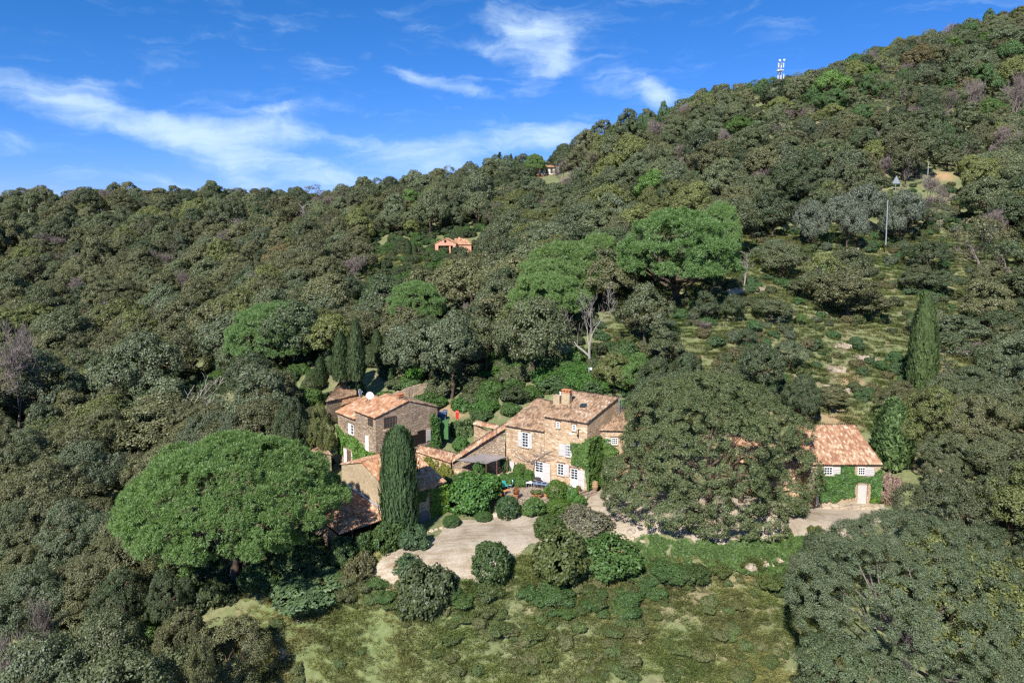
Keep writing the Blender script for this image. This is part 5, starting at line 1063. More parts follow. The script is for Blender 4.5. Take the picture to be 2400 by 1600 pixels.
def hero_trees():
    # great umbrella pine, left foreground
    x, y = -26.8, 63.5; z = G(x, y); R = 9.9; h = 11.6 - z; base = (x, y, z)
    r = random.Random(5); L = []
    def dome(q, a): return 9.9 - 5.9 * (q / R) ** 2.1
    L.append((0, 0, 4.2 - z, R * .93, R * .93, 5.4))
    for ring, (n, q, s) in enumerate(((22, .93, .12), (20, .84, .15), (17, .68, .17), (13, .50, .19), (9, .3, .20), (4, .1, .2))):
        for i in range(n):
            a = 2 * pi * (i + ring * .37) / n + r.uniform(-.15, .15); qq = R * q * r.uniform(.9, 1.08); rr = R * s * r.uniform(.85, 1.25); zz = dome(qq, a) + r.uniform(-.45, .45)
            L.append((qq * cos(a), qq * sin(a), zz - z - rr * .3, rr, rr, rr * .6))
    for i in range(9):
        a = r.uniform(-pi, 0); qq = R * r.uniform(.6, .85); L.append((qq * cos(a), qq * sin(a), 3.6 - z + r.uniform(-.8, .3), 1.3, 1.3, .6))
    limbs = [(l[0] * .8, l[1] * .8, l[2] - 1.6) for l in L[1:30:2]]
    custom('umbrella_pine', L, x, y, z, 'giant bright green umbrella pine with a broad dome, beside the barn and shed', 'tree', M_PINE, .42, 125, .21, 601, [(0, 0, 5.5 - z, .5, limbs, M_BARK), (1.2, -.5, 4 - z, .3, limbs[3:8], M_BARK)], (.9, 1.0, .8), zmin=-.28, needle=True, aspect=.24, flat=1.0, skin=(.92, 1.05), pack=2.6, keep=0)
    # great oak between farmhouse and cottage
    y0 = 71; p = Py(1660, 1235, y0); base = (p[0], y0, G(p[0], y0))
    it = [(1650, 1050, 330, 250, 72), (1560, 985, 190, 150, 74), (1680, 940, 230, 120, 76), (1760, 1000, 210, 140, 75), (1840, 1010, 120, 90, 75), (1850, 1110, 150, 130, 73), (1790, 1160, 190, 120, 70.5), (1500, 1120, 170, 130, 71), (1470, 1165, 110, 80, 69), (1560, 1180, 200, 100, 68), (1690, 1150, 210, 140, 68), (1620, 1090, 210, 150, 69), (1520, 1040, 120, 100, 73.5), (1630, 905, 90, 60, 77), (1720, 1215, 130, 90, 67), (1790, 1225, 110, 80, 66.5), (1660, 1225, 110, 60, 66.8), (1470, 1100, 90, 60, 71), (1560, 925, 110, 70, 76), (1750, 930, 120, 60, 77)]
    L = px_lobes(it, base); limbs = [(l[0] * .8, l[1] * .8, l[2] * .9) for l in L[1:14]]
    custom('oak_tree', L, *base, 'huge dark olive oak hiding the ground between the farmhouse and the cottage', 'tree', M_OAK, .5, 115, .125, 611, [(0, 0, 4.2, .42, limbs[:7], M_BARK), (-3.2, .6, 4, .32, limbs[6:], M_BARK), (3.6, .5, 3.6, .3, limbs[3:6], M_BARK)], (.95, 1.02, .84), zmin=-.55)
    # oak behind its left shoulder, beside the farmhouse roof
    y0 = 80; p = Py(1520, 1100, y0); base = (p[0], y0, G(p[0], y0)); L = px_lobes([(1520, 975, 120, 130, 80), (1550, 930, 130, 90, 82), (1490, 1010, 60, 80, 79.5), (1600, 915, 110, 70, 83)], base)
    custom('oak_tree', L, *base, 'grey green oak rising directly behind the low right roof of the farmhouse', 'tree', M_OAK, .5, 110, .13, 613, [(0, 0, 5, .3, [(l[0] * .7, l[1] * .7, l[2]) for l in L], M_BARK)], (.85, .98, .95))
    # great grey green oak, right foreground
    y0 = 54; p = Py(2130, 1480, y0); base = (p[0], y0, G(p[0], y0))
    it = [(2140, 1400, 400, 260, 54), (2125, 1272, 240, 120, 57), (2010, 1290, 180, 100, 56.5), (2235, 1288, 190, 110, 57.5), (1940, 1390, 190, 130, 53.5), (2050, 1350, 240, 140, 53), (2290, 1370, 220, 150, 55.5), (2370, 1430, 170, 160, 56), (2060, 1480, 240, 140, 50), (2200, 1470, 260, 160, 49.5), (2330, 1520, 200, 140, 50.5), (2160, 1570, 220, 120, 47.5), (2020, 1255, 120, 55, 58), (1900, 1330, 90, 70, 55.5), (2290, 1600, 190, 120, 47.5), (2390, 1590, 150, 120, 49), (1930, 1450, 110, 90, 52), (2170, 1330, 200, 110, 54)]
    L = px_lobes(it, base); limbs = [(l[0] * .8, l[1] * .8, l[2] * .9) for l in L[1:14]]
    custom('oak_tree', L, *base, 'massive grey green oak filling the lower right corner, in front of the cottage yard', 'tree', M_OAK, .45, 190, .10, 621, [(0, 0, 5, .5, limbs[:8], M_TWIG), (2, -1.5, 4.5, .35, limbs[6:], M_TWIG)], (1.0, 1.1, 1.18), zmin=-.6, aspect=.55)
    y0 = 47; p = Py(1980, 1600, y0); base = (p[0], y0, G(p[0], y0)); L = px_lobes([(1960, 1560, 170, 110, 47.5), (2050, 1590, 150, 90, 46.5), (1930, 1620, 120, 80, 46.5)], base)
    custom('oak_tree', L, *base, 'olive oak cut by the bottom edge, just left below the massive grey green oak', 'tree', M_OAK, .45, 190, .10, 623, [(0, 0, 3.5, .25, [(l[0] * .8, l[1] * .8, l[2]) for l in L], M_BARK)], (.82, .95, .9), zmin=-.6)
    # front cypress against the barn
    e, o = place('cypress_tree', CYPS[1], 936, 1003, 78, 67.4, (.95, 1.12, 1.08), 'cypress', 'tree', label='broad blue green cypress in front of the barn roof', vbase=1283)
    pass
hero_trees()
def P_(label, u, vt, w, y, i=0, tint=(1, 1, 1), **k): return place('umbrella_pine', PINES[i], u, vt, w, y, tint, 'pine', 'tree', label=label, **k)
P_('rounded bright green pine above the stone house\'s pair of slim cypresses, on the left', 640, 714, 215, 118, 1, (.95, 1.05, 1.0))
P_('largest umbrella pine on the middle slope, tall domed crown over a shaded trunk', 1585, 497, 285, 121, 1, (.92, 1.05, .95))
P_('upper of two stacked bright pine domes left of the largest mid-slope pine', 1320, 573, 205, 124, 0, (1.05, 1.1, 1.0))
P_('middle bright pine dome, just above the lowest one by the dead tree', 1300, 612, 190, 119, 0, (1.05, 1.1, 1.0))
P_('lowest bright pine dome, directly above the white dead tree', 1282, 645, 190, 113, 0, (1.05, 1.12, 1.0))
P_('small pine dome tucked between the stacked domes and the largest mid-slope pine', 1400, 553, 120, 132, 0, (1.1, 1.15, 1.0))
P_('slanting low pine crown halfway between the stone house and the pink villa', 975, 664, 140, 128, 0, (1.0, 1.1, 1.0))
P_('pine dome peeping over the right shoulder of the largest mid-slope pine', 1685, 482, 105, 138, 0, (1.05, 1.15, 1.0))
P_('tall thin-stemmed umbrella pine standing at the pale skyline villa', 1254, 364, 52, 288, 0, (1.0, 1.1, 1.0))
P_('flat little pine dome on the ridge left of the skyline villa', 1122, 404, 60, 285, 0, (1.1, 1.2, .9))
P_('light green pine dome on the ridge between the skyline villa and the antenna mast', 1495, 300, 55, 262, 0, (1.1, 1.2, .9))
for n_, (u, vt, w, y, t) in enumerate([(1555, 240, 36, 258, 'spiky skyline pine standing highest between the villa and the antenna mast'), (1517, 268, 22, 258, 'narrow pine on the skyline, left of the spiky tallest one'), (1830, 188, 38, 268, 'bright green pine crown touching the foot of the antenna mast'), (2318, 22, 34, 330, 'lone dark pine sticking up from the top right skyline'), (1658, 217, 40, 262, 'round dark pine on the ridge left of the antenna mast'), (1500, 268, 30, 262, 'dark pine clump on the skyline above the light green dome'), (1790, 190, 30, 270, 'small pointed pine immediately left of the antenna mast')]):
    place('ridge_pine', OAKS[n_ % 7], u, vt, w, y, (.62, 1.05, .7), 'pine', 'tree', label=t)
C_ = lambda label, u, vt, w, y, vb, i=0, tint=(1, 1, 1): place('cypress_tree', CYPS[i], u, vt, w * 1.12, y, tint, 'cypress', 'tree', label=label, vbase=vb)
C_('tallest slim cypress of the group behind the stone house', 836, 750, 34, 101, 890)
C_('second slim cypress, just left of the tallest behind the stone house', 800, 778, 34, 102, 892, tint=(.9, .95, .9))
C_('short dark cypress at the left end of the row behind the stone house', 752, 838, 26, 101, 902, tint=(.85, .9, .8))
C_('faint slim cypress right of the tallest one behind the stone house', 884, 772, 24, 108, 850)
C_('tall isolated cypress alone on the scrubby slope above the cottage', 2161, 690, 52, 95, 917, 0, (1.15, 1.2, 1.0))
C_('young cypress left of the pink villa, the taller of two', 957, 564, 15, 190, 606)
C_('young cypress left of the pink villa, the shorter of two', 971, 570, 11, 190, 608)
C_('bushy pale green cypress just right of the cottage roof', 2092, 935, 72, 79, 1090, 0, (1.6, 1.75, 1.5))
C_('slender cypress in the wood above the pink villa', 1036, 455, 12, 262, 492)
for n_, (u, vt, w, y) in enumerate([(1171, 350, 30, 288), (1198, 354, 22, 290), (1209, 360, 18, 291)]):
    place('fir_tree', FIR, u, vt + 4, w, y, (.8, .9, .9), 'fir', 'tree', label=['left and widest of the three pointed firs on the skyline', 'middle of the three pointed firs on the skyline', 'right and smallest of the three pointed firs on the skyline'][n_])
for n_, (u, vt, w, y, lb) in enumerate([(1905, 478, 90, 150, 'blue grey olive tree left of the tall metal pole'), (1985, 462, 96, 149, 'silvery olive tree between the metal pole and the blue grey one'), (2025, 440, 110, 158, 'larger silver olive tree behind the metal pole'), (2110, 455, 90, 152, 'grey olive tree right of the tall metal pole'), (2365, 400, 90, 176, 'grey olive tree below the bare orange earth bank'), (2310, 430, 70, 168, 'small silvery olive below the orange earth track'), (1150, 543, 60, 188, 'pale silver tree immediately right of the pink villa')]):
    place('olive_tree', OLIVES[n_ % 2], u, vt, w, y, (1, 1.02, 1.0), 'olive', 'tree', label=lb)
# bare and dead trees
DEAD = branch_mesh('dead_branches', M_BARE, 9.5, .32, 71, depth=5, fan=3, spread=.6, twist=.36, first=.38)
def bare(label, u, vt, w, y, i=0, me=None, vb=None, name='bare_tree'):
    pr = (None, me or BARES[i][1], 3.6, 7.6); return place(name, pr, u, vt, w, y, (1, 1, 1), 'bare', 'tree', label=label, parts=('crown', 'branches'), vbase=vb)
bare('white leafless dead tree with crooked limbs, behind the farmhouse', 1385, 702, 92, 101, me=DEAD, vb=868, name='dead_tree')
for a in [('silvery bare tree high on the right slope, left of the tall bare stems', 2275, 165, 60, 235, 0), ('cluster of tall bare stems at the upper right edge', 2375, 160, 60, 232, 2), ('bare whitish tree above the orange earth track', 2210, 250, 50, 222, 1), ('bleached twiggy tree on scrub right of the isolated cypress', 2300, 795, 100, 104, 2), ('grey bare tree at the left edge, level with the big umbrella pine top', 40, 720, 120, 106, 0), ('bare grey tree in the bottom left corner, left of the brown-tipped oaks', 40, 1420, 110, 52, 0), ('second bare grey tree beside the bottom left corner one', 95, 1380, 70, 56, 2), ('bleached sprawling tree above the big umbrella pine, left of the stone house', 500, 870, 150, 104, 1), ('pale bare tree on the far left hillside beneath the ridge', 262, 520, 40, 250, 1), ('bare spreading tree under the ridge left of the pink villa', 715, 470, 70, 255, 1), ('bleached fallen tree in the left wood above the bright grass', 415, 770, 120, 140, 1), ('bare grey tree behind the top left of the big umbrella pine', 295, 1060, 100, 92, 2), ('bleached bare tree on the slope right of the largest mid-slope pine', 1745, 580, 70, 128, 1), ('white bare tree on the right slope above the isolated cypress', 1990, 640, 60, 122, 2), ('grey bare tree in scrub left of the isolated cypress', 1870, 600, 70, 138, 2), ('purple grey bare bush-like tree above the dark round oak on the right slope', 1985, 618, 50, 140, 0), ('leafless tree by the bare path bank at the right edge', 2320, 470, 70, 150, 0), ('bare tree near the triangular road sign', 2010, 400, 50, 200, 1), ('grey branching tree halfway up the right hill', 2040, 330, 70, 212, 1), ('bare tree right of the road sign on the hill', 2130, 470, 60, 165, 0), ('slim bare tree on the hill above the largest mid-slope pine', 1740, 330, 40, 225, 1), ('bare bleached tree just under the skyline right of the villa', 1880, 250, 40, 245, 1), ('grey bare tree at the right edge beside the tall scrub', 2380, 620, 90, 125, 2), ('bare pinkish tree beside the farmhouse\'s back right slope', 1640, 780, 60, 110, 0), ('bare tree amid the wood left of the rounded pine', 380, 690, 60, 165, 2), ('bare trunked tree behind the lowest bright pine dome', 1240, 560, 40, 150, 1)]:
    bare(a[0], a[1], a[2], a[3], a[4], a[5])

# named oaks and small trees near the farm (top pixel, width, distance)
def O_(label, u, vt, w, y, tint='olive green', i=None, name='oak_tree', pr=None, vb=None):
    pr = pr or (NEAR[int(u) % 4] if y < 90 else OAKS[(i if i is not None else int(u) % 7)]); return place(name, pr, u, vt, w, y, TINTS[tint], 'oak', 'tree', label=label, vbase=vb)
for a in [('spreading oak right of the white dead tree, smaller and rounder than its neighbours', 1512, 668, 60, 106, 'olive green'), ('slender young oak with a bare stem on the grassy slope, left of its twin', 1658, 682, 50, 112, 'dark green'), ('young stemmed oak on the grassy slope, right of its twin', 1718, 690, 66, 112, 'dark green'), ('tiny young oak lower on the grassy slope below the twins', 1752, 770, 40, 103, 'dark green'), ('broad olive oak immediately left of the white dead tree', 1250, 705, 170, 100, 'olive green'), ('oak with pale trunk under the lowest bright pine dome', 1165, 640, 120, 120, 'olive green'), ('wide grey green oak behind the stone house, right of the slim cypresses', 960, 755, 150, 105, 'grey green'), ('rounded oak on the slope midway between the stone house and dead tree', 1060, 735, 150, 101, 'grey green'), ('dark round-headed oak above the isolated cypress', 2020, 678, 150, 118, 'brownish green'), ('dark oak left of the isolated cypress top', 1900, 640, 110, 123, 'olive green'), ('oak right of the isolated cypress, near the trunk', 2240, 740, 140, 108, 'grey green'), ('dark oak against the right edge below the scrub', 2340, 730, 130, 110, 'dark green'), ('broad oak right of the bushy cottage cypress', 2215, 880, 160, 82, 'olive green'), ('olive oak at the right edge above the massive grey green oak', 2340, 900, 190, 80, 'olive green'), ('green oak between the cottage and the massive grey green oak, right side', 2215, 1015, 150, 74, 'olive green'), ('tall oak at the right edge, level with the cottage roof', 2330, 1010, 200, 72, 'olive green'), ('oak over the right end of the cottage yard', 2265, 1140, 140, 66, 'dark green'), ('oak at the right edge just above the massive grey green oak', 2370, 1160, 170, 66, 'olive green'), ('fresh green tree behind the great oak, above its crown', 1790, 805, 120, 92, 'dark green'), ('olive tree-like oak behind the great oak on the left', 1690, 850, 130, 88, 'olive green'), ('oak above the great oak\'s right shoulder', 1880, 880, 110, 86, 'dark green'), ('green oak behind the farmhouse, right of the weather station', 1440, 830, 110, 95, 'yellowish green'), ('round oak behind the farmhouse\'s right block', 1540, 840, 110, 92, 'dark green'),
          ('olive oak on the slope above the great oak, centre', 1560, 770, 90, 100, 'olive green'), ('small bright lime tree on the slope above the great oak', 1480, 850, 50, 93, 'fresh green'), ('lime green bush-tree on the slope right of the white dead tree', 1495, 828, 56, 97, 'fresh green'), ('tiny lime tree under the oaks, left of the isolated cypress', 1877, 742, 34, 112, 'fresh green'), ('dark oak in the scrub above the great oak\'s left half', 1610, 830, 90, 92, 'dark green'), ('grey oak on the slope between lime trees and the cottage', 1850, 800, 110, 98, 'grey green'), ('oak patch at the top of the scrub, right of the grassy twins', 1810, 700, 110, 112, 'olive green'), ('low grey oak in dry grass above the cottage', 1945, 905, 90, 90, 'brownish green'), ('wide low oak below the isolated cypress', 2110, 895, 130, 88, 'brownish green'),
          ('light green leafy tree against the left wall of the stone house', 752, 950, 84, 87, 'yellowish green'), ('dark green tree left of the light green leafy one by the stone house', 690, 930, 110, 86, 'dark green'), ('pale grey green tree above the big umbrella pine\'s crown', 610, 860, 150, 96, 'grey green'), ('bluish sparse tree right above the big umbrella pine', 540, 970, 90, 86, 'grey green'), ('dark slate oak in the left valley', 320, 785, 120, 118, 'grey green'), ('large pale oak left of the big umbrella pine', 200, 1040, 190, 82, 'grey green'), ('oak at the left edge beside the big umbrella pine', 60, 1010, 170, 88, 'olive green'), ('dense oak left of the big umbrella pine\'s lower rim', 170, 1180, 180, 70, 'grey green'), ('oak at the left edge below the bare tree', 40, 1180, 160, 72, 'olive green'), ('oak under the left rim of the big umbrella pine', 290, 1330, 150, 60, 'dark green'), ('brown-tipped oak below the big umbrella pine', 425, 1425, 140, 55, 'brownish green'), ('brown-tipped oak in the lower left, left of the meadow edge', 470, 1505, 140, 49, 'brownish green'), ('oak at the bottom left, third from the corner', 260, 1450, 180, 53, 'olive green'), ('oak cut by the bottom edge at lower left', 330, 1530, 190, 47, 'olive green'), ('oak in the bottom left corner wood', 130, 1500, 170, 50, 'grey green'), ('grey oak at the left edge above the bottom corner', 70, 1340, 170, 60, 'grey green'), ('oak just beneath the shade of the big umbrella pine trunk', 390, 1340, 120, 60, 'dark green')]:
    O_(*a)

# ------------------------------------------------------------------ shrubs of the garden and the bank below the drive
def S_(label, u, vt, vb, w, z=None, tint=(1, 1, 1), i=0, name='shrub', pr=None, cat='shrub'):
    """shrub standing where the ground is seen at pixel (u, vb)"""
    p = hit(u, vb) if z is None else Pz(u, vb, z)
    pr = pr or BUSHES[i]; dp = proj(*p)[2]; s = w / 1600 * dp / 2 / pr[2]; y = p[1] + s * .5; x = p[0]; zt = zrow(vt, x, y)
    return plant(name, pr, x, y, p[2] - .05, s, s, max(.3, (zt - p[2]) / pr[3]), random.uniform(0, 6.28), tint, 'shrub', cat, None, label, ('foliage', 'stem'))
T_ = dict(pr=TOPS[0], name='clipped_bush', cat='bush')
S_('upper ball of the two-tier clipped bush in front of the farmhouse doors', 1306, 1124, 1178, 52, z=.75, tint=(.95, 1.25, .5), **T_)
S_('lower ball of the two-tier clipped bush at the terrace foot', 1310, 1168, 1212, 56, tint=(.95, 1.25, .5), **T_)
S_('clipped dark cone bush at the terrace wall, left of the stone steps wall', 1190, 1162, 1218, 56, tint=(.6, .85, .75), **T_)
S_('tall clipped dome bush standing in the middle of the gravel edge', 1150, 1268, 1380, 92, tint=(.7, .85, .65), **T_)
S_('round clipped bush at the fork of the gravel drive', 1288, 1207, 1268, 74, tint=(.75, .9, .55), **T_)
S_('small round bush beside the drive, in front of the barn', 958, 1302, 1358, 62, tint=(.7, .9, .85), i=1)
S_('loose dark oak-like shrub below the drive, beneath the small round bush', 995, 1322, 1455, 118, tint=(.85, .82, .85), i=2)
S_('greyish olive feathery shrub between the round bush and the farmhouse yard', 1378, 1200, 1262, 112, tint=(1.9, 1.35, 2.2), i=0)
S_('big dense brownish-topped shrub right of the tall clipped dome', 1318, 1252, 1378, 140, tint=(1.0, .92, .7), i=2)
S_('bright leafy shrub between the dense brownish shrub and the ivy bank', 1437, 1258, 1352, 128, tint=(.8, 1.1, .7), i=0)
S_('light laurel hedge clump at the meadow top, right under the big pine', 728, 1338, 1428, 190, tint=(1.1, 1.25, 1.35), i=2, name='laurel_hedge', cat='hedge')
S_('thin reddish shrub on the verge between the laurel and the drive', 845, 1305, 1365, 58, tint=(1.4, 1.0, 1.1), i=3)
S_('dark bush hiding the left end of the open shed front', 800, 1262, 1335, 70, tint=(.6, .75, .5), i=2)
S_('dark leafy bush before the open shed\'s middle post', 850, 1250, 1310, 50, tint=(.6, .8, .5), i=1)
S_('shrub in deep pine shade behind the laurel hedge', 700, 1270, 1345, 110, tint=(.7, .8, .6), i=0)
S_('bushy dark juniper at the foot of the front cypress, left side', 905, 1228, 1295, 66, tint=(.75, .95, .6), i=1)
S_('blue green juniper at the foot of the front cypress, right side', 968, 1236, 1290, 66, tint=(.75, .95, 1.0), i=2)
S_('drooping bright green willow-like shrub between barn and terrace', 1100, 1118, 1205, 110, tint=(.8, 1.35, .7), i=0)
S_('small box ball between the ivied barn corner and the drive', 1058, 1208, 1236, 42, tint=(.7, 1.0, .7), pr=TOPS[0], name='clipped_bush', cat='bush')
S_('low box bush under the drooping green shrub', 1132, 1198, 1222, 42, tint=(.7, 1.0, .7), pr=TOPS[0], name='clipped_bush', cat='bush')
S_('fresh green round tree behind the stone house, by the ruined wall', 969, 858, 908, 40, tint=(.85, 1.6, .4), i=1)
S_('yellow green lilac bush right of the two-tier bush', 1337, 1138, 1178, 34, z=.7, tint=(.9, 1.5, .7), i=1)
S_('small green bush in the curved stone bed by the steps', 1356, 1160, 1184, 26, z=.55, tint=(.9, 1.5, .6), i=3)
S_('climber-like bush spilling over the terrace wall', 1255, 1172, 1208, 46, tint=(.95, 1.3, .8), i=3)
S_('variegated golden bush beside the cottage\'s right door', 1998, 1122, 1160, 32, tint=(4.2, 2.9, 4.2), i=1)
S_('yellow green weed clump at the drive edge near the great oak', 1912, 1235, 1262, 30, tint=(1.4, 1.1, .7), i=3)
S_('tiny green weed at the drive edge left of the yellow clump', 1850, 1248, 1264, 18, tint=(1.1, 1.3, .6), i=3)
S_('bright spurge clump at the right corner of the cottage', 2053, 1150, 1182, 26, tint=(1.2, 1.7, .5), i=3)
S_('dry pinkish brown shrub against the cottage\'s right wall corner', 2090, 1112, 1182, 44, tint=(3.2, 1.6, 3.2), i=1)
S_('small shrub left of the cottage\'s low step', 1945, 1150, 1178, 26, tint=(.9, 1.3, .6), i=1)
S_('hedge-like green shrub right of the farmhouse by the barrel', 1428, 1118, 1152, 30, z=.5, tint=(.9, 1.4, .6), i=1)
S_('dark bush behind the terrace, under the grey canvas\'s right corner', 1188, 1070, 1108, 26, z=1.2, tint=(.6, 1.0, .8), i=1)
S_('leafy column bush holding up the grey canvas\'s middle', 1122, 1082, 1125, 30, z=1.0, tint=(.8, 1.3, .7), i=1)
S_('bright shrub right under the white shirt line at the farmhouse', 1215, 1085, 1120, 26, z=1.0, tint=(1.0, 1.4, .6), i=0)
# garden greenery between the two houses
for a in [('lush green shrub at the right corner of the stone house gable', 1018, 985, 1045, 50), ('lush climber mound left of the ruined wall', 1090, 985, 1040, 60), ('small lush shrub by the patio between the houses', 1080, 1024, 1060, 40), ('lush shrub just below the red bin', 1060, 985, 1022, 50), ('green shrub on the patio roof edge', 1000, 1030, 1062, 50), ('shrub at the ruined wall\'s far end', 970, 910, 950, 60), ('grey green scrub mound behind the ruined wall', 1110, 930, 985, 90), ('large scrub mound left of the farmhouse roof', 1165, 940, 1000, 80), ('green mound above the farmhouse left roof', 1230, 925, 960, 60), ('ivy-like mound behind the stone house roof', 925, 888, 925, 50)]:
    S_(a[0], a[1], a[2], a[3], a[4], tint=random.choice([(.8, 1.3, .7), (.7, 1.1, .7), (.95, 1.1, .9)]), i=random.randrange(4), z=3.0 if a[3] < 1000 else 1.6)
for a in [('rounded hedge bush at the terrace\'s left edge, above the turquoise chair', 1150, 1112, 1148, 50, 1.0), ('hedge bush on the parapet right of the grey canvas', 1190, 1108, 1140, 46, 1.0), ('rounded hedge bush touching the slate blue table\'s left end', 1226, 1112, 1140, 40, 1.0), ('ivy-like hedge bush under the grey canvas\'s front edge', 1110, 1132, 1165, 60, .2), ('hedge bush above the drooping green shrub', 1075, 1110, 1150, 60, .2), ('yellowing bush in the corner behind the barn roof', 1020, 1070, 1115, 46, .3), ('golden leaved bush between barn roof and low gallery', 1045, 1085, 1125, 34, .3), ('green bush right of the barn roof corner', 1058, 1120, 1165, 40, 0.0), ('leafy bush at the farmhouse wall between the two white doors', 1320, 1108, 1130, 26, 1.05), ('leafy bush under the farmhouse\'s left ground floor shutter', 1240, 1098, 1122, 22, 1.0)]:
    S_(a[0], a[1], a[2], a[3], a[4], tint=(1.9, 1.5, .6) if 'olden' in a[0] or 'yellow' in a[0] else random.choice([(.85, 1.3, .65), (.8, 1.15, .7), (1.0, 1.3, .7)]), i=random.randrange(4), z=a[5])
# scrub filling the slope behind the two houses, one by one
rs = random.Random(77)
for _ in range(70):
    u, v = rs.choice([(rs.uniform(905, 1200), rs.uniform(905, 985)), (rs.uniform(1180, 1500), rs.uniform(862, 925)), (rs.uniform(1100, 1480), rs.uniform(830, 900))])
    if 1025 < u < 1085 and 955 < v < 990: continue
    p = hit(u, v, 84); t = rs.choice([(.85, 1.15, .75), (.8, 1.0, .85), (1.2, 1.05, 1.2), (.75, 1.25, .6)]); s = rs.uniform(1.0, 2.1)
    plant('shrub', BUSHES[rs.randrange(4)], p[0], p[1], p[2] - .1, s, s, s * rs.uniform(.6, .9), rs.uniform(0, 6.28), t, 'shrub', 'shrub', 'scrub behind the farmhouse and stone house', None, ('foliage', 'stem'), 'green' if t[1] > 1.1 else 'greyish')
# leafless vine on the farmhouse front
def vine():
    r = random.Random(3); mb = MB()
    def g(t, z, dt, dz, n, rad):
        pts = [WMAIN.P(t, z, .08)]
        for _ in range(n): t += dt * r.uniform(.2, .5) + r.uniform(-.12, .12); z += dz * r.uniform(.15, .4) + r.uniform(-.1, .1); pts.append(WMAIN.P(t, z, .08 + r.uniform(0, .08)))
        mb.tube(pts, [rad * (1 - .7 * i / n) for i in range(n + 1)], 4)
        return t, z
    t, z = g(6.9, 1.0, 0, 1, 7, .06)
    for _ in range(9):
        a, b = g(t + r.uniform(-.3, .3), z - r.uniform(0, .6), r.choice((-1, 1)) * r.uniform(.5, 1.3), r.uniform(.2, 1.0), 6, .035)
        for _ in range(3): g(a, b, r.uniform(-1, 1), r.uniform(-.1, 1), 5, .02)
    tag(mb.build('bare_vine', M_TWIG), 'leafless brown vine fanning over the farmhouse front between its windows and doors', 'vine')
vine()
# teal and green shrubs down the bank, one by one
rb = random.Random(31)
bank = []
for (u0, u1, v0, v1, n, tints, wr) in [(800, 1060, 1350, 1400, 9, [(.75, .98, .7), (.8, 1.0, .65), (1.1, .9, .9)], (40, 75)), (1060, 1480, 1372, 1440, 30, [(.72, .95, .68), (.8, 1.0, .65), (.7, .95, .7), (.9, .9, .7), (1.1, .95, .8)], (28, 60)), (1430, 1600, 1335, 1405, 12, [(.7, .92, .72), (.75, 1.0, .7)], (30, 64)), (900, 1880, 1410, 1590, 62, [(1.1, 1.0, .8), (1.15, 1.05, .8), (.95, .95, .75), (1.4, 1.1, 1.05)], (20, 50)), (1580, 1860, 1340, 1400, 12, [(1.0, .95, .7), (.7, .8, .6)], (30, 70))]:
    for _ in range(n):
        u, v = rb.uniform(u0, u1), rb.uniform(v0, v1)
        if 720 < u < 1000 and v > 1440 and rb.random() < .6: continue
        bank.append((u, v, rb.choice(tints), rb.uniform(*wr)))
for u, v, t, w in bank:
    p = hit(u, v)
    pr = BUSHES[rb.randrange(4)]; s = w / 1600 * proj(*p)[2] / 2 / pr[2]
    look = 'brownish' if t[0] > t[1] else 'dark green' if t[0] < .78 else 'green'
    plant('shrub', pr, p[0], p[1], p[2] - .1, s, s * rb.uniform(.8, 1.2), s * (rb.uniform(.5, .85) if v < 1410 else rb.uniform(.45, .8)), rb.uniform(0, 6.28), t, 'shrub', 'shrub', 'shrubs on the bank below the drive', None, ('foliage', 'stem'), look)

# ------------------------------------------------------------------ creepers on walls: leaves over bulging mats
def creeper(W, poly, label, dens=90, leaf=.17, thick=.45, seed=0, tint=(1, 1, 1), droop=0, parent=None, m=None):
    r = np.random.default_rng(seed); P = np.array(poly, float); a = P.min(0); b = P.max(0); n = int((b[0] - a[0]) * (b[1] - a[1]) * dens * 3)
    s = r.uniform(a[0], b[0], n); z = r.uniform(a[1], b[1], n); ws = s + _hash_noise(s, z, .8, seed) * .55; wz = z + _hash_noise(s, z, .7, seed + 1) * .5; ok = inside(ws, wz, poly); s, z = s[ok], z[ok]
    bul = (.45 + _hash_noise(s, z, 1.1, seed + 2) * .9 + _hash_noise(s, z, .4, seed + 3) * .6) * thick; d = np.maximum(.04, bul) * r.uniform(.55, 1.05, len(s))
    X = W.O + W.a * s[:, None] + W.n * d[:, None] + np.array([0, 0, 1.0]) * z[:, None]; N_ = W.n + np.array([0, 0, .45]) + unit(r, len(s)) * .75; N_ /= np.linalg.norm(N_, axis=1)[:, None]
    e = quads_mesh('creeper', leaf_quads(X, N_, leaf, r, .8), m or M_IVY); o = link('climbing_ivy', e); o['tint'] = list(tint); tag(o, label, 'climbing plant'); return o
creeper(WMAIN, [(2.0, 6.05), (-.25, 6.9), (-.3, .9), (.1, 1.1), (.25, 3.4), (1.1, 3.5), (2.05, 3.7), (1.9, 5.0)], 'dense bright ivy climbing the farmhouse\'s front corner between door and window', seed=1)
WS_ = Wall((8.49, 75.38), (12.63 - 8.49, 79.83 - 75.38), (.73, -.68))
creeper(WS_, [(.0, 6.6), (.8, 7.2), (2.2, 7.0), (2.6, 4.5), (2.5, .8), (.0, .8)], 'ivy mat turning the side of the farmhouse\'s middle block', seed=2)
creeper(WRIGHT, [(.0, 6.4), (.9, 6.2), (1.9, 5.6), (2.2, 4.8), (1.2, 3.9), (.7, 2.5), (.5, .6), (.0, .6)], 'ivy spreading right beneath the farmhouse\'s shuttered side window', seed=3)
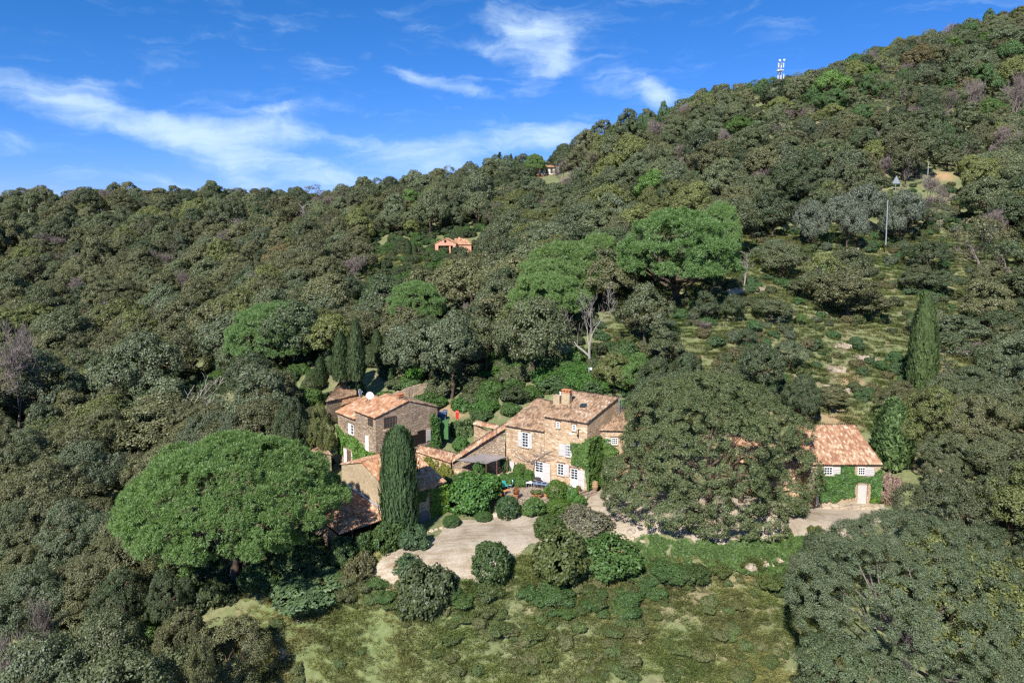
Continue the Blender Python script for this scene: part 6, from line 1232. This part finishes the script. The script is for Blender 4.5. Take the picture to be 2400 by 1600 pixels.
creeper(WGAR, [(33.29, 3.3), (34.17, 3.6), (36.24, 3.4), (36.33, 4.75), (37.91, 4.75), (38.00, 3.4), (39.97, 3.3), (40.07, 4.1), (40.75, 4.1), (40.85, .2), (39.57, .2), (39.57, 2.7), (38.00, 2.7), (37.91, 1.0), (36.53, .9), (35.74, .5), (34.17, .5), (34.08, 2.5), (33.39, 2.7)], 'ivy sheet covering the cottage front between its doors and windows', seed=4, tint=(.8, .95, 1.0))
creeper(LF, [(-.1, 1.0), (-.1, 3.3), (1.6, 3.3), (3.0, 3.6), (4.6, 4.2), (5.2, 4.3), (6.6, 4.1), (8.4, 4.3), (9.6, 4.9), (9.8, 1.5), (8.3, 1.0), (8.2, 2.4), (5.3, 2.5), (5.2, .2), (3, -.2), (0, -.3)], 'bright ivy along the lower left wall of the stone house', seed=5, tint=(1.1, 1.25, .9))
creeper(GB, [(-.2, 3.3), (1.25, 3.3), (1.3, 0), (-.2, -.5)], 'bright creeper at the foot of the stone house\'s front corner', seed=6, tint=(1.2, 1.2, .8))
creeper(GB, [(2.1, 5.4), (4.4, 5.4), (4.2, 4.4), (3.2, 4.0), (2.2, 3.0)], 'green creeper above the stone house\'s dark doorway', seed=16, tint=(1.0, 1.1, .7))
creeper(GB, [(7.9, 6.6), (8.6, 7.0), (9.5, 6.0), (9.6, 1.5), (8.0, 1.8), (8.1, 4.8)], 'ivy covering the right corner of the stone house gable', seed=7, tint=(.75, .95, .8))
creeper(FBARN, [(-.35, 2.75), (2.2, 2.75), (2.0, 1.2), (1.7, -1.4), (.3, -1.5), (-.4, -.4)], 'yellow green big-leaved creeper on the barn\'s right front corner', seed=8, tint=(1.5, 1.4, .55), leaf=.22)
creeper(FBARN, [(2.2, 2.75), (5.8, 2.75), (5.8, 1.0), (4.2, 1.6), (2.3, 1.5)], 'dark creeper over the barn\'s arched grey door', seed=9, tint=(.9, .8, .5))
# ivy over the terrace's retaining bank below the yard
def bank_ivy():
    r = np.random.default_rng(55); n = 150000; x = r.uniform(11, 37, n); y = r.uniform(58, 66.5, n); z = ground(x, y); zz = z - CAM_H; dp = y * C9 - zz * S9; u = 1200 + 1600 * x / dp; v = ROW0 - 1600 * (y * S9 + zz * C9) / dp
    vv = v + _hash_noise(x, y, 1.5, 3) * 30; ok = (vv > 1266) & (vv < 1342) & (u > 1485) & (u < 1990); x, y, z = x[ok], y[ok], z[ok]
    h = (.35 + _hash_noise(x, y, 1.2, 8) * .9 + _hash_noise(x, y, .45, 9) * .5); ok = h > .05; x, y, z, h = x[ok], y[ok], z[ok], h[ok]
    P = np.stack([x, y - h * .5, z + h * r.uniform(.5, 1.05, len(x))], 1); N_ = np.array([0, -.6, .8]) + unit(r, len(x)) * .7; N_ /= np.linalg.norm(N_, axis=1)[:, None]
    o = link('ivy_bank', quads_mesh('ivy_bank', leaf_quads(P, N_, .2, r, .8), M_IVY)); o['tint'] = [.80, .78, .9]; tag(o, 'long mat of green ivy over the bank below the yard and great oak', 'ivy')
bank_ivy()

# ------------------------------------------------------------------ the wood: individual oaks nearest the eye, the rest as one forest
CLEAR = [  # picture regions whose ground stays open
    [(600, 1440), (560, 1640), (1880, 1640), (1850, 1420), (1950, 1300), (2110, 1240), (2120, 1020), (1830, 960), (1500, 880), (1140, 895), (1040, 890), (880, 880), (735, 900), (660, 1010), (660, 1200), (760, 1340)],
    [(885, 565), (1010, 560), (1010, 640), (940, 650), (880, 665), (850, 600)], [(1015, 530), (1180, 560), (1180, 605), (1015, 612)],
    [(1440, 705), (1790, 700), (1800, 790), (1640, 830), (1480, 820), (1420, 780)], [(1880, 770), (2010, 760), (2110, 800), (2240, 820), (2200, 1000), (2010, 1000), (1900, 930)], [(1660, 640), (1800, 640), (1800, 720), (1640, 720)],
    [(1950, 540), (2110, 530), (2100, 590), (1990, 610)], [(2170, 404), (2250, 404), (2250, 424), (2180, 430)], [(2262, 402), (2320, 400), (2320, 416), (2262, 420)],
    [(350, 870), (500, 850), (480, 900), (350, 915)], [(280, 940), (400, 925), (400, 955), (290, 960)], [(1090, 900), (1300, 860), (1300, 920), (1090, 960)], [(1262, 392), (1312, 392), (1312, 425), (1262, 425)], [(1000, 580), (1180, 580), (1180, 625), (1000, 625)]]
PROTECT = [(1840, 2072, 985, 1185, 76),  # things that stay in view: u0, u1, v0, v1, distance
    (1015, 1112, 552, 592, 200), (900, 1010, 575, 640, 190), (860, 925, 610, 665, 170), (1270, 1290, 396, 408, 300), (600, 860, 1325, 1440, 60), (640, 1850, 1440, 1600, 56), (1815, 1840, 130, 190, 262), (2064, 2090, 466, 552, 146), (2160, 2180, 380, 420, 186), (2085, 2112, 408, 442, 184), (62, 76, 462, 510, 286), (246, 258, 480, 512, 300), (1440, 1740, 500, 690, 118), (1195, 1410, 575, 720, 110), (545, 755, 715, 830, 114), (900, 1040, 666, 730, 126),
    (2125, 2195, 690, 915, 95), (1340, 1430, 705, 860, 101), (1860, 2150, 470, 550, 150), (735, 900, 760, 900, 100), (1365, 1395, 865, 895, 99), (2185, 2250, 404, 420, 190), (1235, 1275, 362, 400, 288), (350, 490, 868, 905, 130), (1480, 1700, 660, 720, 112), (1630, 1780, 685, 770, 106), (1700, 1800, 675, 695, 120)]
SPARSEZ = [[(1500, 640), (1760, 560), (2330, 500), (2400, 620), (2330, 900), (1500, 900)]]
def forest():
    r = np.random.default_rng(99); cand = []
    y = 44.0
    while y < 420:
        st = 5.6 + (y - 60) * .006
        xs = np.arange(-.82 * y - 16, .82 * y + 16, st); xs = xs + r.uniform(-1.7, 1.7, len(xs)) + (st / 2 if int(y / st) % 2 else 0); ys = y + r.uniform(-1.7, 1.7, len(xs)); zs = ground(xs, ys)
        for x_, y_, z_ in zip(xs, ys, zs): cand.append((x_, y_, z_))
        y += st * .9
    man = [(o['o'].location.x, o['o'].location.y, .6) for o in REG]
    hand = [(o.location.x, o.location.y) for o in COL.objects if o.parent is None and o.get('category') == 'tree']
    HA = np.array(hand); keep = []
    for x_, y_, z_ in cand:
        u, v, dp = proj(x_, y_, z_)
        if v > 1800 or u < -200 or u > 2600: continue
        if any(inside(np.array([u]), np.array([v]), c)[0] for c in CLEAR): continue
        if inside(np.array([u]), np.array([v]), SPARSEZ[0])[0] and r.random() < .68: continue
        d = np.hypot(HA[:, 0] - x_, HA[:, 1] - y_).min()
        if d < 3.4: continue
        if hypot(x_ + 27, y_ - 63) < 7.5 or hypot(x_ - 30, y_ - 54) < 7: continue
        if v > 1250 and 560 < u < 1900: continue
        # keep the view to the farm open
        s = (r.uniform(.7, 1.25) if r.random() < .75 else r.uniform(1.2, 1.6)) * (1 if y_ > 90 else .85); top = proj(x_, y_, z_ + 7 * s)
        if 640 < u < 2100 and top[1] < 1000 and v > 1000 and y_ < 80: continue
        hw = 4.2 * s * 1600 / dp; vb = proj(x_, y_, z_ + 1.6 * s)[1]
        if any(y_ < P[4] and u + hw * .85 > P[0] and u - hw * .85 < P[1] and top[1] < P[3] and vb > P[2] for P in PROTECT): continue
        keep.append((x_, y_, z_, s, u, v, dp))
    # skyline envelope of the photograph: trees on the ridge stay under it, smaller ones higher up
    SKY = np.array([(0, 418), (60, 408), (180, 424), (350, 428), (500, 436), (640, 432), (860, 438), (900, 420), (960, 406), (1060, 398), (1130, 395), (1180, 375), (1260, 370), (1330, 345), (1400, 315), (1500, 285), (1600, 240), (1700, 215), (1800, 195), (1900, 172), (2000, 140), (2100, 105), (2200, 80), (2300, 50), (2400, 20)])
    res = []
    for x_, y_, z_, s, u, v, dp in keep:
        lim = np.interp(u, SKY[:, 0], SKY[:, 1]) + r.uniform(-6, 10); top = proj(x_, y_, z_ + 7.2 * s)[1]
        if top < lim:
            s2 = s * max(0, (v - lim)) / max(1, (v - top))
            if s2 < .35: continue
            s = s2
        res.append((x_, y_, z_, s, u, v, dp))
    res.sort(key=lambda t: -t[3] / t[6]); vis = [t for t in res if -60 < t[4] < 2460 and t[5] < 1700 and t[5] > 0]
    names = list(TINTS); wts = [.36, .18, .15, .18, .09, .015, .025]
    def kind(t):   # colour patches follow the slopes
        n = float(_hash_noise(np.array([t[0]]), np.array([t[1]]), 24, 5)[0]); q = r.random() + n * .5
        if q > 1.02: return 'yellowish green'
        if t[4] < 1000 and q < .38: return 'brownish green'
        return names[r.choice(7, p=wts)]
    ind = vis[:285]; rest = [t for t in res if t not in ind]
    for t in ind:
        k = kind(t); k = {'fresh green': 'yellowish green', 'russet brown': 'brownish green'}.get(k, k) if t[6] < 190 else k; vary = r.uniform(.78, 1.25); s = t[3]; sp = r.random() < .14; pr = SPARSE[r.integers(3)] if sp else NEAR[r.integers(4)] if t[1] < 95 else OAKS[r.integers(7)]; tn = tuple(np.array(TINTS[k]) * vary)
        if sp and k == 'olive green': tn = (1.25, 1.05, 1.05)
        plant('oak_tree', pr, t[0], t[1], t[2] - .1, s, s * r.uniform(.9, 1.1), s * r.uniform(.88, 1.1), r.uniform(0, 6.28), tn, 'oak', 'tree', 'oaks of the hillside wood', None, ('crown', 'trunk' if not sp else 'branches'), ('thin, half bare ' if sp else '') + k)
    pts = []
    for t in rest:
        k = kind(t); tn = np.array(TINTS[k]) * r.uniform(.72, 1.32); q = r.random() * (.75 if t[4] > 1600 and t[5] < 700 else 1); idx = r.integers(7) if q > .21 else (7 + r.integers(3) if q > .09 else 10 + r.integers(2))
        if t[4] > 1750 and t[5] < 420 and r.random() < .14: tn = np.array([.7, 1.12, .75]) 
        pts.append((t[0], t[1], t[2] - .1, t[3] * r.uniform(.92, 1.1), r.uniform(0, 6.28), idx, *tn, r.uniform(.8, 1.3)))
    return np.array(pts)
def scatter(name, pts, protos, label, cat, kind='stuff', zs=(1.0, 1.0)):
    """one 'stuff' object: a point cloud whose geometry nodes put meshes on it. protos: list of lists of objects already in the scene or mesh-only objects"""
    me = bpy.data.meshes.new(name); me.from_pydata([tuple(map(float, p[:3])) for p in pts], [], [])
    for nm, ty in (('sc', 'FLOAT'), ('rot', 'FLOAT'), ('idx', 'INT')): me.attributes.new(nm, ty, 'POINT')
    me.attributes['sc'].data.foreach_set('value', pts[:, 3].astype(np.float32)); me.attributes['rot'].data.foreach_set('value', pts[:, 4].astype(np.float32)); me.attributes['idx'].data.foreach_set('value', pts[:, 5].astype(np.int32))
    vz = pts[:, 9] if pts.shape[1] > 9 else np.ones(len(pts)); a = me.attributes.new('scv', 'FLOAT_VECTOR', 'POINT'); a.data.foreach_set('vector', np.stack([pts[:, 3], pts[:, 3], pts[:, 3] * vz], 1).astype(np.float32).ravel())
    a = me.attributes.new('tin', 'FLOAT_VECTOR', 'POINT'); a.data.foreach_set('vector', pts[:, 6:9].astype(np.float32).ravel())
    o = link(name, me); tag(o, label, cat, None, kind)
    ng = bpy.data.node_groups.new(name + '_nodes', 'GeometryNodeTree'); ng.interface.new_socket('Geometry', in_out='INPUT', socket_type='NodeSocketGeometry'); ng.interface.new_socket('Geometry', in_out='OUTPUT', socket_type='NodeSocketGeometry')
    N, L = ng.nodes, ng.links; gi = N.new('NodeGroupInput'); go = N.new('NodeGroupOutput')
    def attr(n, t):
        q = N.new('GeometryNodeInputNamedAttribute'); q.data_type = t; q.inputs['Name'].default_value = n; return q.outputs['Attribute']
    out = N.new('GeometryNodeJoinGeometry')
    for i, grp in enumerate(protos):
        j = N.new('GeometryNodeJoinGeometry')
        for ob in grp:
            oi = N.new('GeometryNodeObjectInfo'); oi.transform_space = 'ORIGINAL'; oi.inputs['Object'].default_value = ob; L.new(oi.outputs['Geometry'], j.inputs[0])
        cmp = N.new('FunctionNodeCompare'); cmp.data_type = 'INT'; cmp.operation = 'EQUAL'; L.new(attr('idx', 'INT'), cmp.inputs[2]); cmp.inputs[3].default_value = i
        iop = N.new('GeometryNodeInstanceOnPoints'); L.new(gi.outputs[0], iop.inputs['Points']); L.new(cmp.outputs[0], iop.inputs['Selection'])
        L.new(j.outputs[0], iop.inputs['Instance'])
        cx = N.new('ShaderNodeCombineXYZ'); L.new(attr('rot', 'FLOAT'), cx.inputs[2]); er = N.new('FunctionNodeEulerToRotation'); L.new(cx.outputs[0], er.inputs[0]); L.new(er.outputs[0], iop.inputs['Rotation'])
        L.new(attr('scv', 'FLOAT_VECTOR'), iop.inputs['Scale'])
        st = N.new('GeometryNodeStoreNamedAttribute'); st.data_type = 'FLOAT_COLOR'; st.domain = 'INSTANCE'; st.inputs['Name'].default_value = 'tint'
        L.new(iop.outputs[0], st.inputs['Geometry']); L.new(attr('tin', 'FLOAT_VECTOR'), st.inputs['Value']); L.new(st.outputs[0], out.inputs[0])
    L.new(out.outputs[0], go.inputs[0]); md = o.modifiers.new('scatter', 'NODES'); md.node_group = ng; return o
def find_parts(mesh_pairs):
    res = []
    for pr in mesh_pairs:
        g = []
        for me in pr[:2]:
            if me is None: continue
            ob = next((o for o in COL.objects if o.data == me), None)
            if ob is not None: g.append(ob)
        res.append(g)
    return res
FPTS = forest()
scatter('forest', FPTS, find_parts(OAKS + SPARSE + [BARES[0], BARES[2]]), 'distant oak wood covering the hillsides up to the skyline', 'forest')

# ------------------------------------------------------------------ undergrowth and grass
def ground_points(n, seed, region, dens=None):
    r = np.random.default_rng(seed); (x0, x1, y0, y1) = region; x = r.uniform(x0, x1, n); y = r.uniform(y0, y1, n); z = ground(x, y); zz = z - CAM_H; dp = y * C9 - zz * S9
    return r, x, y, z, 1200 + 1600 * x / dp, ROW0 - 1600 * (y * S9 + zz * C9) / dp
def blade_tuft(seed, n=110, h=.36, R=.55):
    r = np.random.default_rng(seed); a = r.random(n) * 6.28; q = R * np.sqrt(r.random(n)); P = np.stack([q * np.cos(a), q * np.sin(a), np.zeros(n)], 1)
    d = np.stack([np.cos(a) * .9, np.sin(a) * .9, np.full(n, .7)], 1) + r.normal(0, .35, (n, 3)); d[:, 2] = np.abs(d[:, 2]); d /= np.linalg.norm(d, axis=1)[:, None]; hh = (h * r.uniform(.5, 1.2, n))[:, None]; w = np.stack([-np.sin(a), np.cos(a), np.zeros(n)], 1) * .028
    return quads_mesh('grass_tuft', np.stack([P - w, P + w, P + d * hh + w * .3, P + d * hh - w * .3], 1), M_GRASS)
def cover():
    # the first tuft and scrub mound are plants in the meadow; the stuff objects repeat them
    protos_g = []; protos_s = []
    for i in range(3):
        p = hit(760 + 60 * i, 1500 + 20 * i)
        o = link('grass_tuft', blade_tuft(i), None, None, tuple(p)); o['tint'] = [1, 1, 1]; tag(o, ['tall grass tuft at the left of the lower meadow', 'tall grass tuft in the lower meadow, second of three', 'tall grass tuft nearest the bottom of the lower meadow'][i], 'grass tuft'); protos_g.append([o])
    r, x, y, z, u, v = ground_points(26000, 5, (-34, 44, 42, 72)); ok = (v > 1270) & (v < 1650) & (u > 560) & (u < 2000) & ~inside(x, y, DRIVE) & (v > 1300 + 0 * u); ok &= (_hash_noise(x, y, 3, 21) + r.random(len(x)) * .5 > .12)
    a = np.stack([x, y, z, r.uniform(.5, 1.15, len(x)), r.random(len(x)) * 6.28, r.integers(0, 3, len(x))], 1)[ok]; g = _hash_noise(a[:, 0], a[:, 1], 5, 33)[:, None] + .5; t = (1 - g) * np.array([.7, .9, .55]) + g * np.array([1.35, 1.2, 1.1]); A = np.concatenate([a, t], 1)
    r, x, y, z, u, v = ground_points(26000, 6, (-40, 110, 84, 200)); ok = (v > 540) & (v < 1010) & ((u > 1420) | ((u > 850) & (u < 1200) & (v < 680))) & (u < 2440)
    a = np.stack([x, y, z, r.uniform(.7, 1.6, len(x)), r.random(len(x)) * 6.28, r.integers(0, 3, len(x))], 1)[ok]; g = _hash_noise(a[:, 0], a[:, 1], 7, 33)[:, None] + .5; t = (1 - g) * np.array([.55, .75, .5]) + g * np.array([1.0, .95, .85]); A = np.concatenate([A, np.concatenate([a, t], 1)])
    scatter('grass', A, protos_g, 'rough grass on the meadow bank and the open slopes', 'grass')
    B = find_parts(BUSHES)
    r, x, y, z, u, v = ground_points(8500, 7, (-60, 190, 78, 260)); ok = (v > 430) & (v < 1000) & (u > 1380) & (u < 2440) & (_hash_noise(x, y, 9, 3) + r.random(len(x)) * .7 > .15)
    ok &= ~((x > -22) & (x < 46) & (y < 88))
    a = np.stack([x, y, z - .1, r.uniform(.35, 1.25, len(x)), r.random(len(x)) * 6.28, r.integers(0, 4, len(x))], 1)[ok]; c = np.array([(.8, 1.0, 1.0), (.95, .85, .9), (.75, 1.1, .9), (1.5, 1.0, 1.2), (1.1, 1.0, .8), (1.2, 1.1, 1.6)])[r.integers(0, 6, len(a))]; A = np.concatenate([a, c], 1)
    r, x, y, z, u, v = ground_points(1100, 8, (-34, 44, 40, 70)); ok = (v > 1345) & (v < 1660) & (u > 600) & (u < 1960) & (_hash_noise(x, y, 4, 13) + r.random(len(x)) * .5 + (u > 1200) * .12 > .22)
    a = np.stack([x, y, z - .08, r.uniform(.18, .62, len(x)), r.random(len(x)) * 6.28, r.integers(0, 4, len(x))], 1)[ok]; c = np.array([(1.4, 1.2, 1.15), (1.1, 1.15, 1.0), (1.6, 1.25, 1.3), (1.2, 1.25, .95)])[r.integers(0, 4, len(a))]; A = np.concatenate([A, np.concatenate([a, c], 1)])
    r, x, y, z, u, v = ground_points(5200, 9, (-150, 60, 50, 300)); ok = (u < 1400) & (v > 470) & (v < 1700) & ~((x > -24) & (y < 96)) 
    a = np.stack([x, y, z - .1, r.uniform(.6, 1.8, len(x)), r.random(len(x)) * 6.28, r.integers(0, 4, len(x))], 1)[ok]; c = np.array([(.7, .7, .7), (.9, .8, .8), (.7, .9, .7), (.8, 1.1, .6)])[r.integers(0, 4, len(a))]; A = np.concatenate([A, np.concatenate([a, c], 1)])
    scatter('undergrowth', A, B, 'low scrub and brambles scattered over the slopes', 'undergrowth')
cover()

# ------------------------------------------------------------------ labels for the repeated plants: look, then where it is found
LM = [(1040, 580, 'the pink villa'), (1280, 400, 'the skyline villa'), (1830, 170, 'the antenna mast'), (2100, 430, 'the road sign'), (2077, 510, 'the tall metal pole'), (2161, 800, 'the isolated cypress'), (1585, 590, 'the largest mid-slope pine'), (1300, 650, 'the stacked pine domes'), (640, 780, 'the rounded left pine'), (820, 820, 'the slim cypresses'), (1385, 780, 'the white dead tree'), (1330, 1000, 'the farmhouse'), (890, 960, 'the stone house'), (1980, 1080, 'the cottage'), (520, 1180, 'the giant pine'), (1650, 1080, 'the great oak'), (2120, 1400, 'the massive corner oak'), (975, 690, 'the slanting pine'), (68, 490, 'the left utility pole'), (252, 500, 'the second utility pole'), (1150, 1320, 'the tall clipped dome'), (995, 1390, 'the loose dark shrub'), (728, 1380, 'the laurel hedge'), (320, 830, 'the dark slate oak'), (1318, 1310, 'the brownish-topped shrub'), (430, 880, 'the bright valley grass'), (2275, 200, 'the silvery bare hill tree'), (715, 490, 'the bare spreading ridge tree')]
def ordinal(n): return ['first', 'second', 'third', 'fourth', 'fifth', 'sixth', 'seventh', 'eighth', 'ninth', 'tenth', 'eleventh', 'twelfth', 'thirteenth', 'fourteenth'][n] if n < 14 else '%dth' % (n + 1)
def labels():
    from collections import defaultdict
    G_ = defaultdict(list)
    for e in REG:
        size = 'small' if e['w'] < 45 else 'large' if e['w'] > 110 else 'medium'
        d = sorted((hypot(e['u'] - a, (e['v'] - b) * 1.3), a, b, n) for a, b, n in LM)[0]; dx, dy = e['u'] - d[1], e['v'] - d[2]; far = 'just ' if d[0] < 90 else 'well ' if d[0] > 260 else ''
        if abs(dx) > 2.2 * abs(dy): pos = 'right of' if dx > 0 else 'left of'
        elif abs(dy) > 2.2 * abs(dx): pos = 'below' if dy > 0 else 'above'
        else: pos = ('below' if dy > 0 else 'above') + (' right of' if dx > 0 else ' left of')
        noun = 'oak' if e['kind'] == 'oak' else 'shrub'
        G_[(size + ' ' + e['look'] + ' ' + noun, far + pos + ' ' + d[3])].append(e)
    for (a, b), L in G_.items():
        L.sort(key=lambda e: e['u'])
        for i, e in enumerate(L):
            t = a + ' ' + b
            if len(L) == 2: t += ', ' + ('left' if i == 0 else 'right') + ' one'
            elif len(L) > 2: t += ', ' + ordinal(i) + ' from left'
            e['o']['label'] = t
labels()
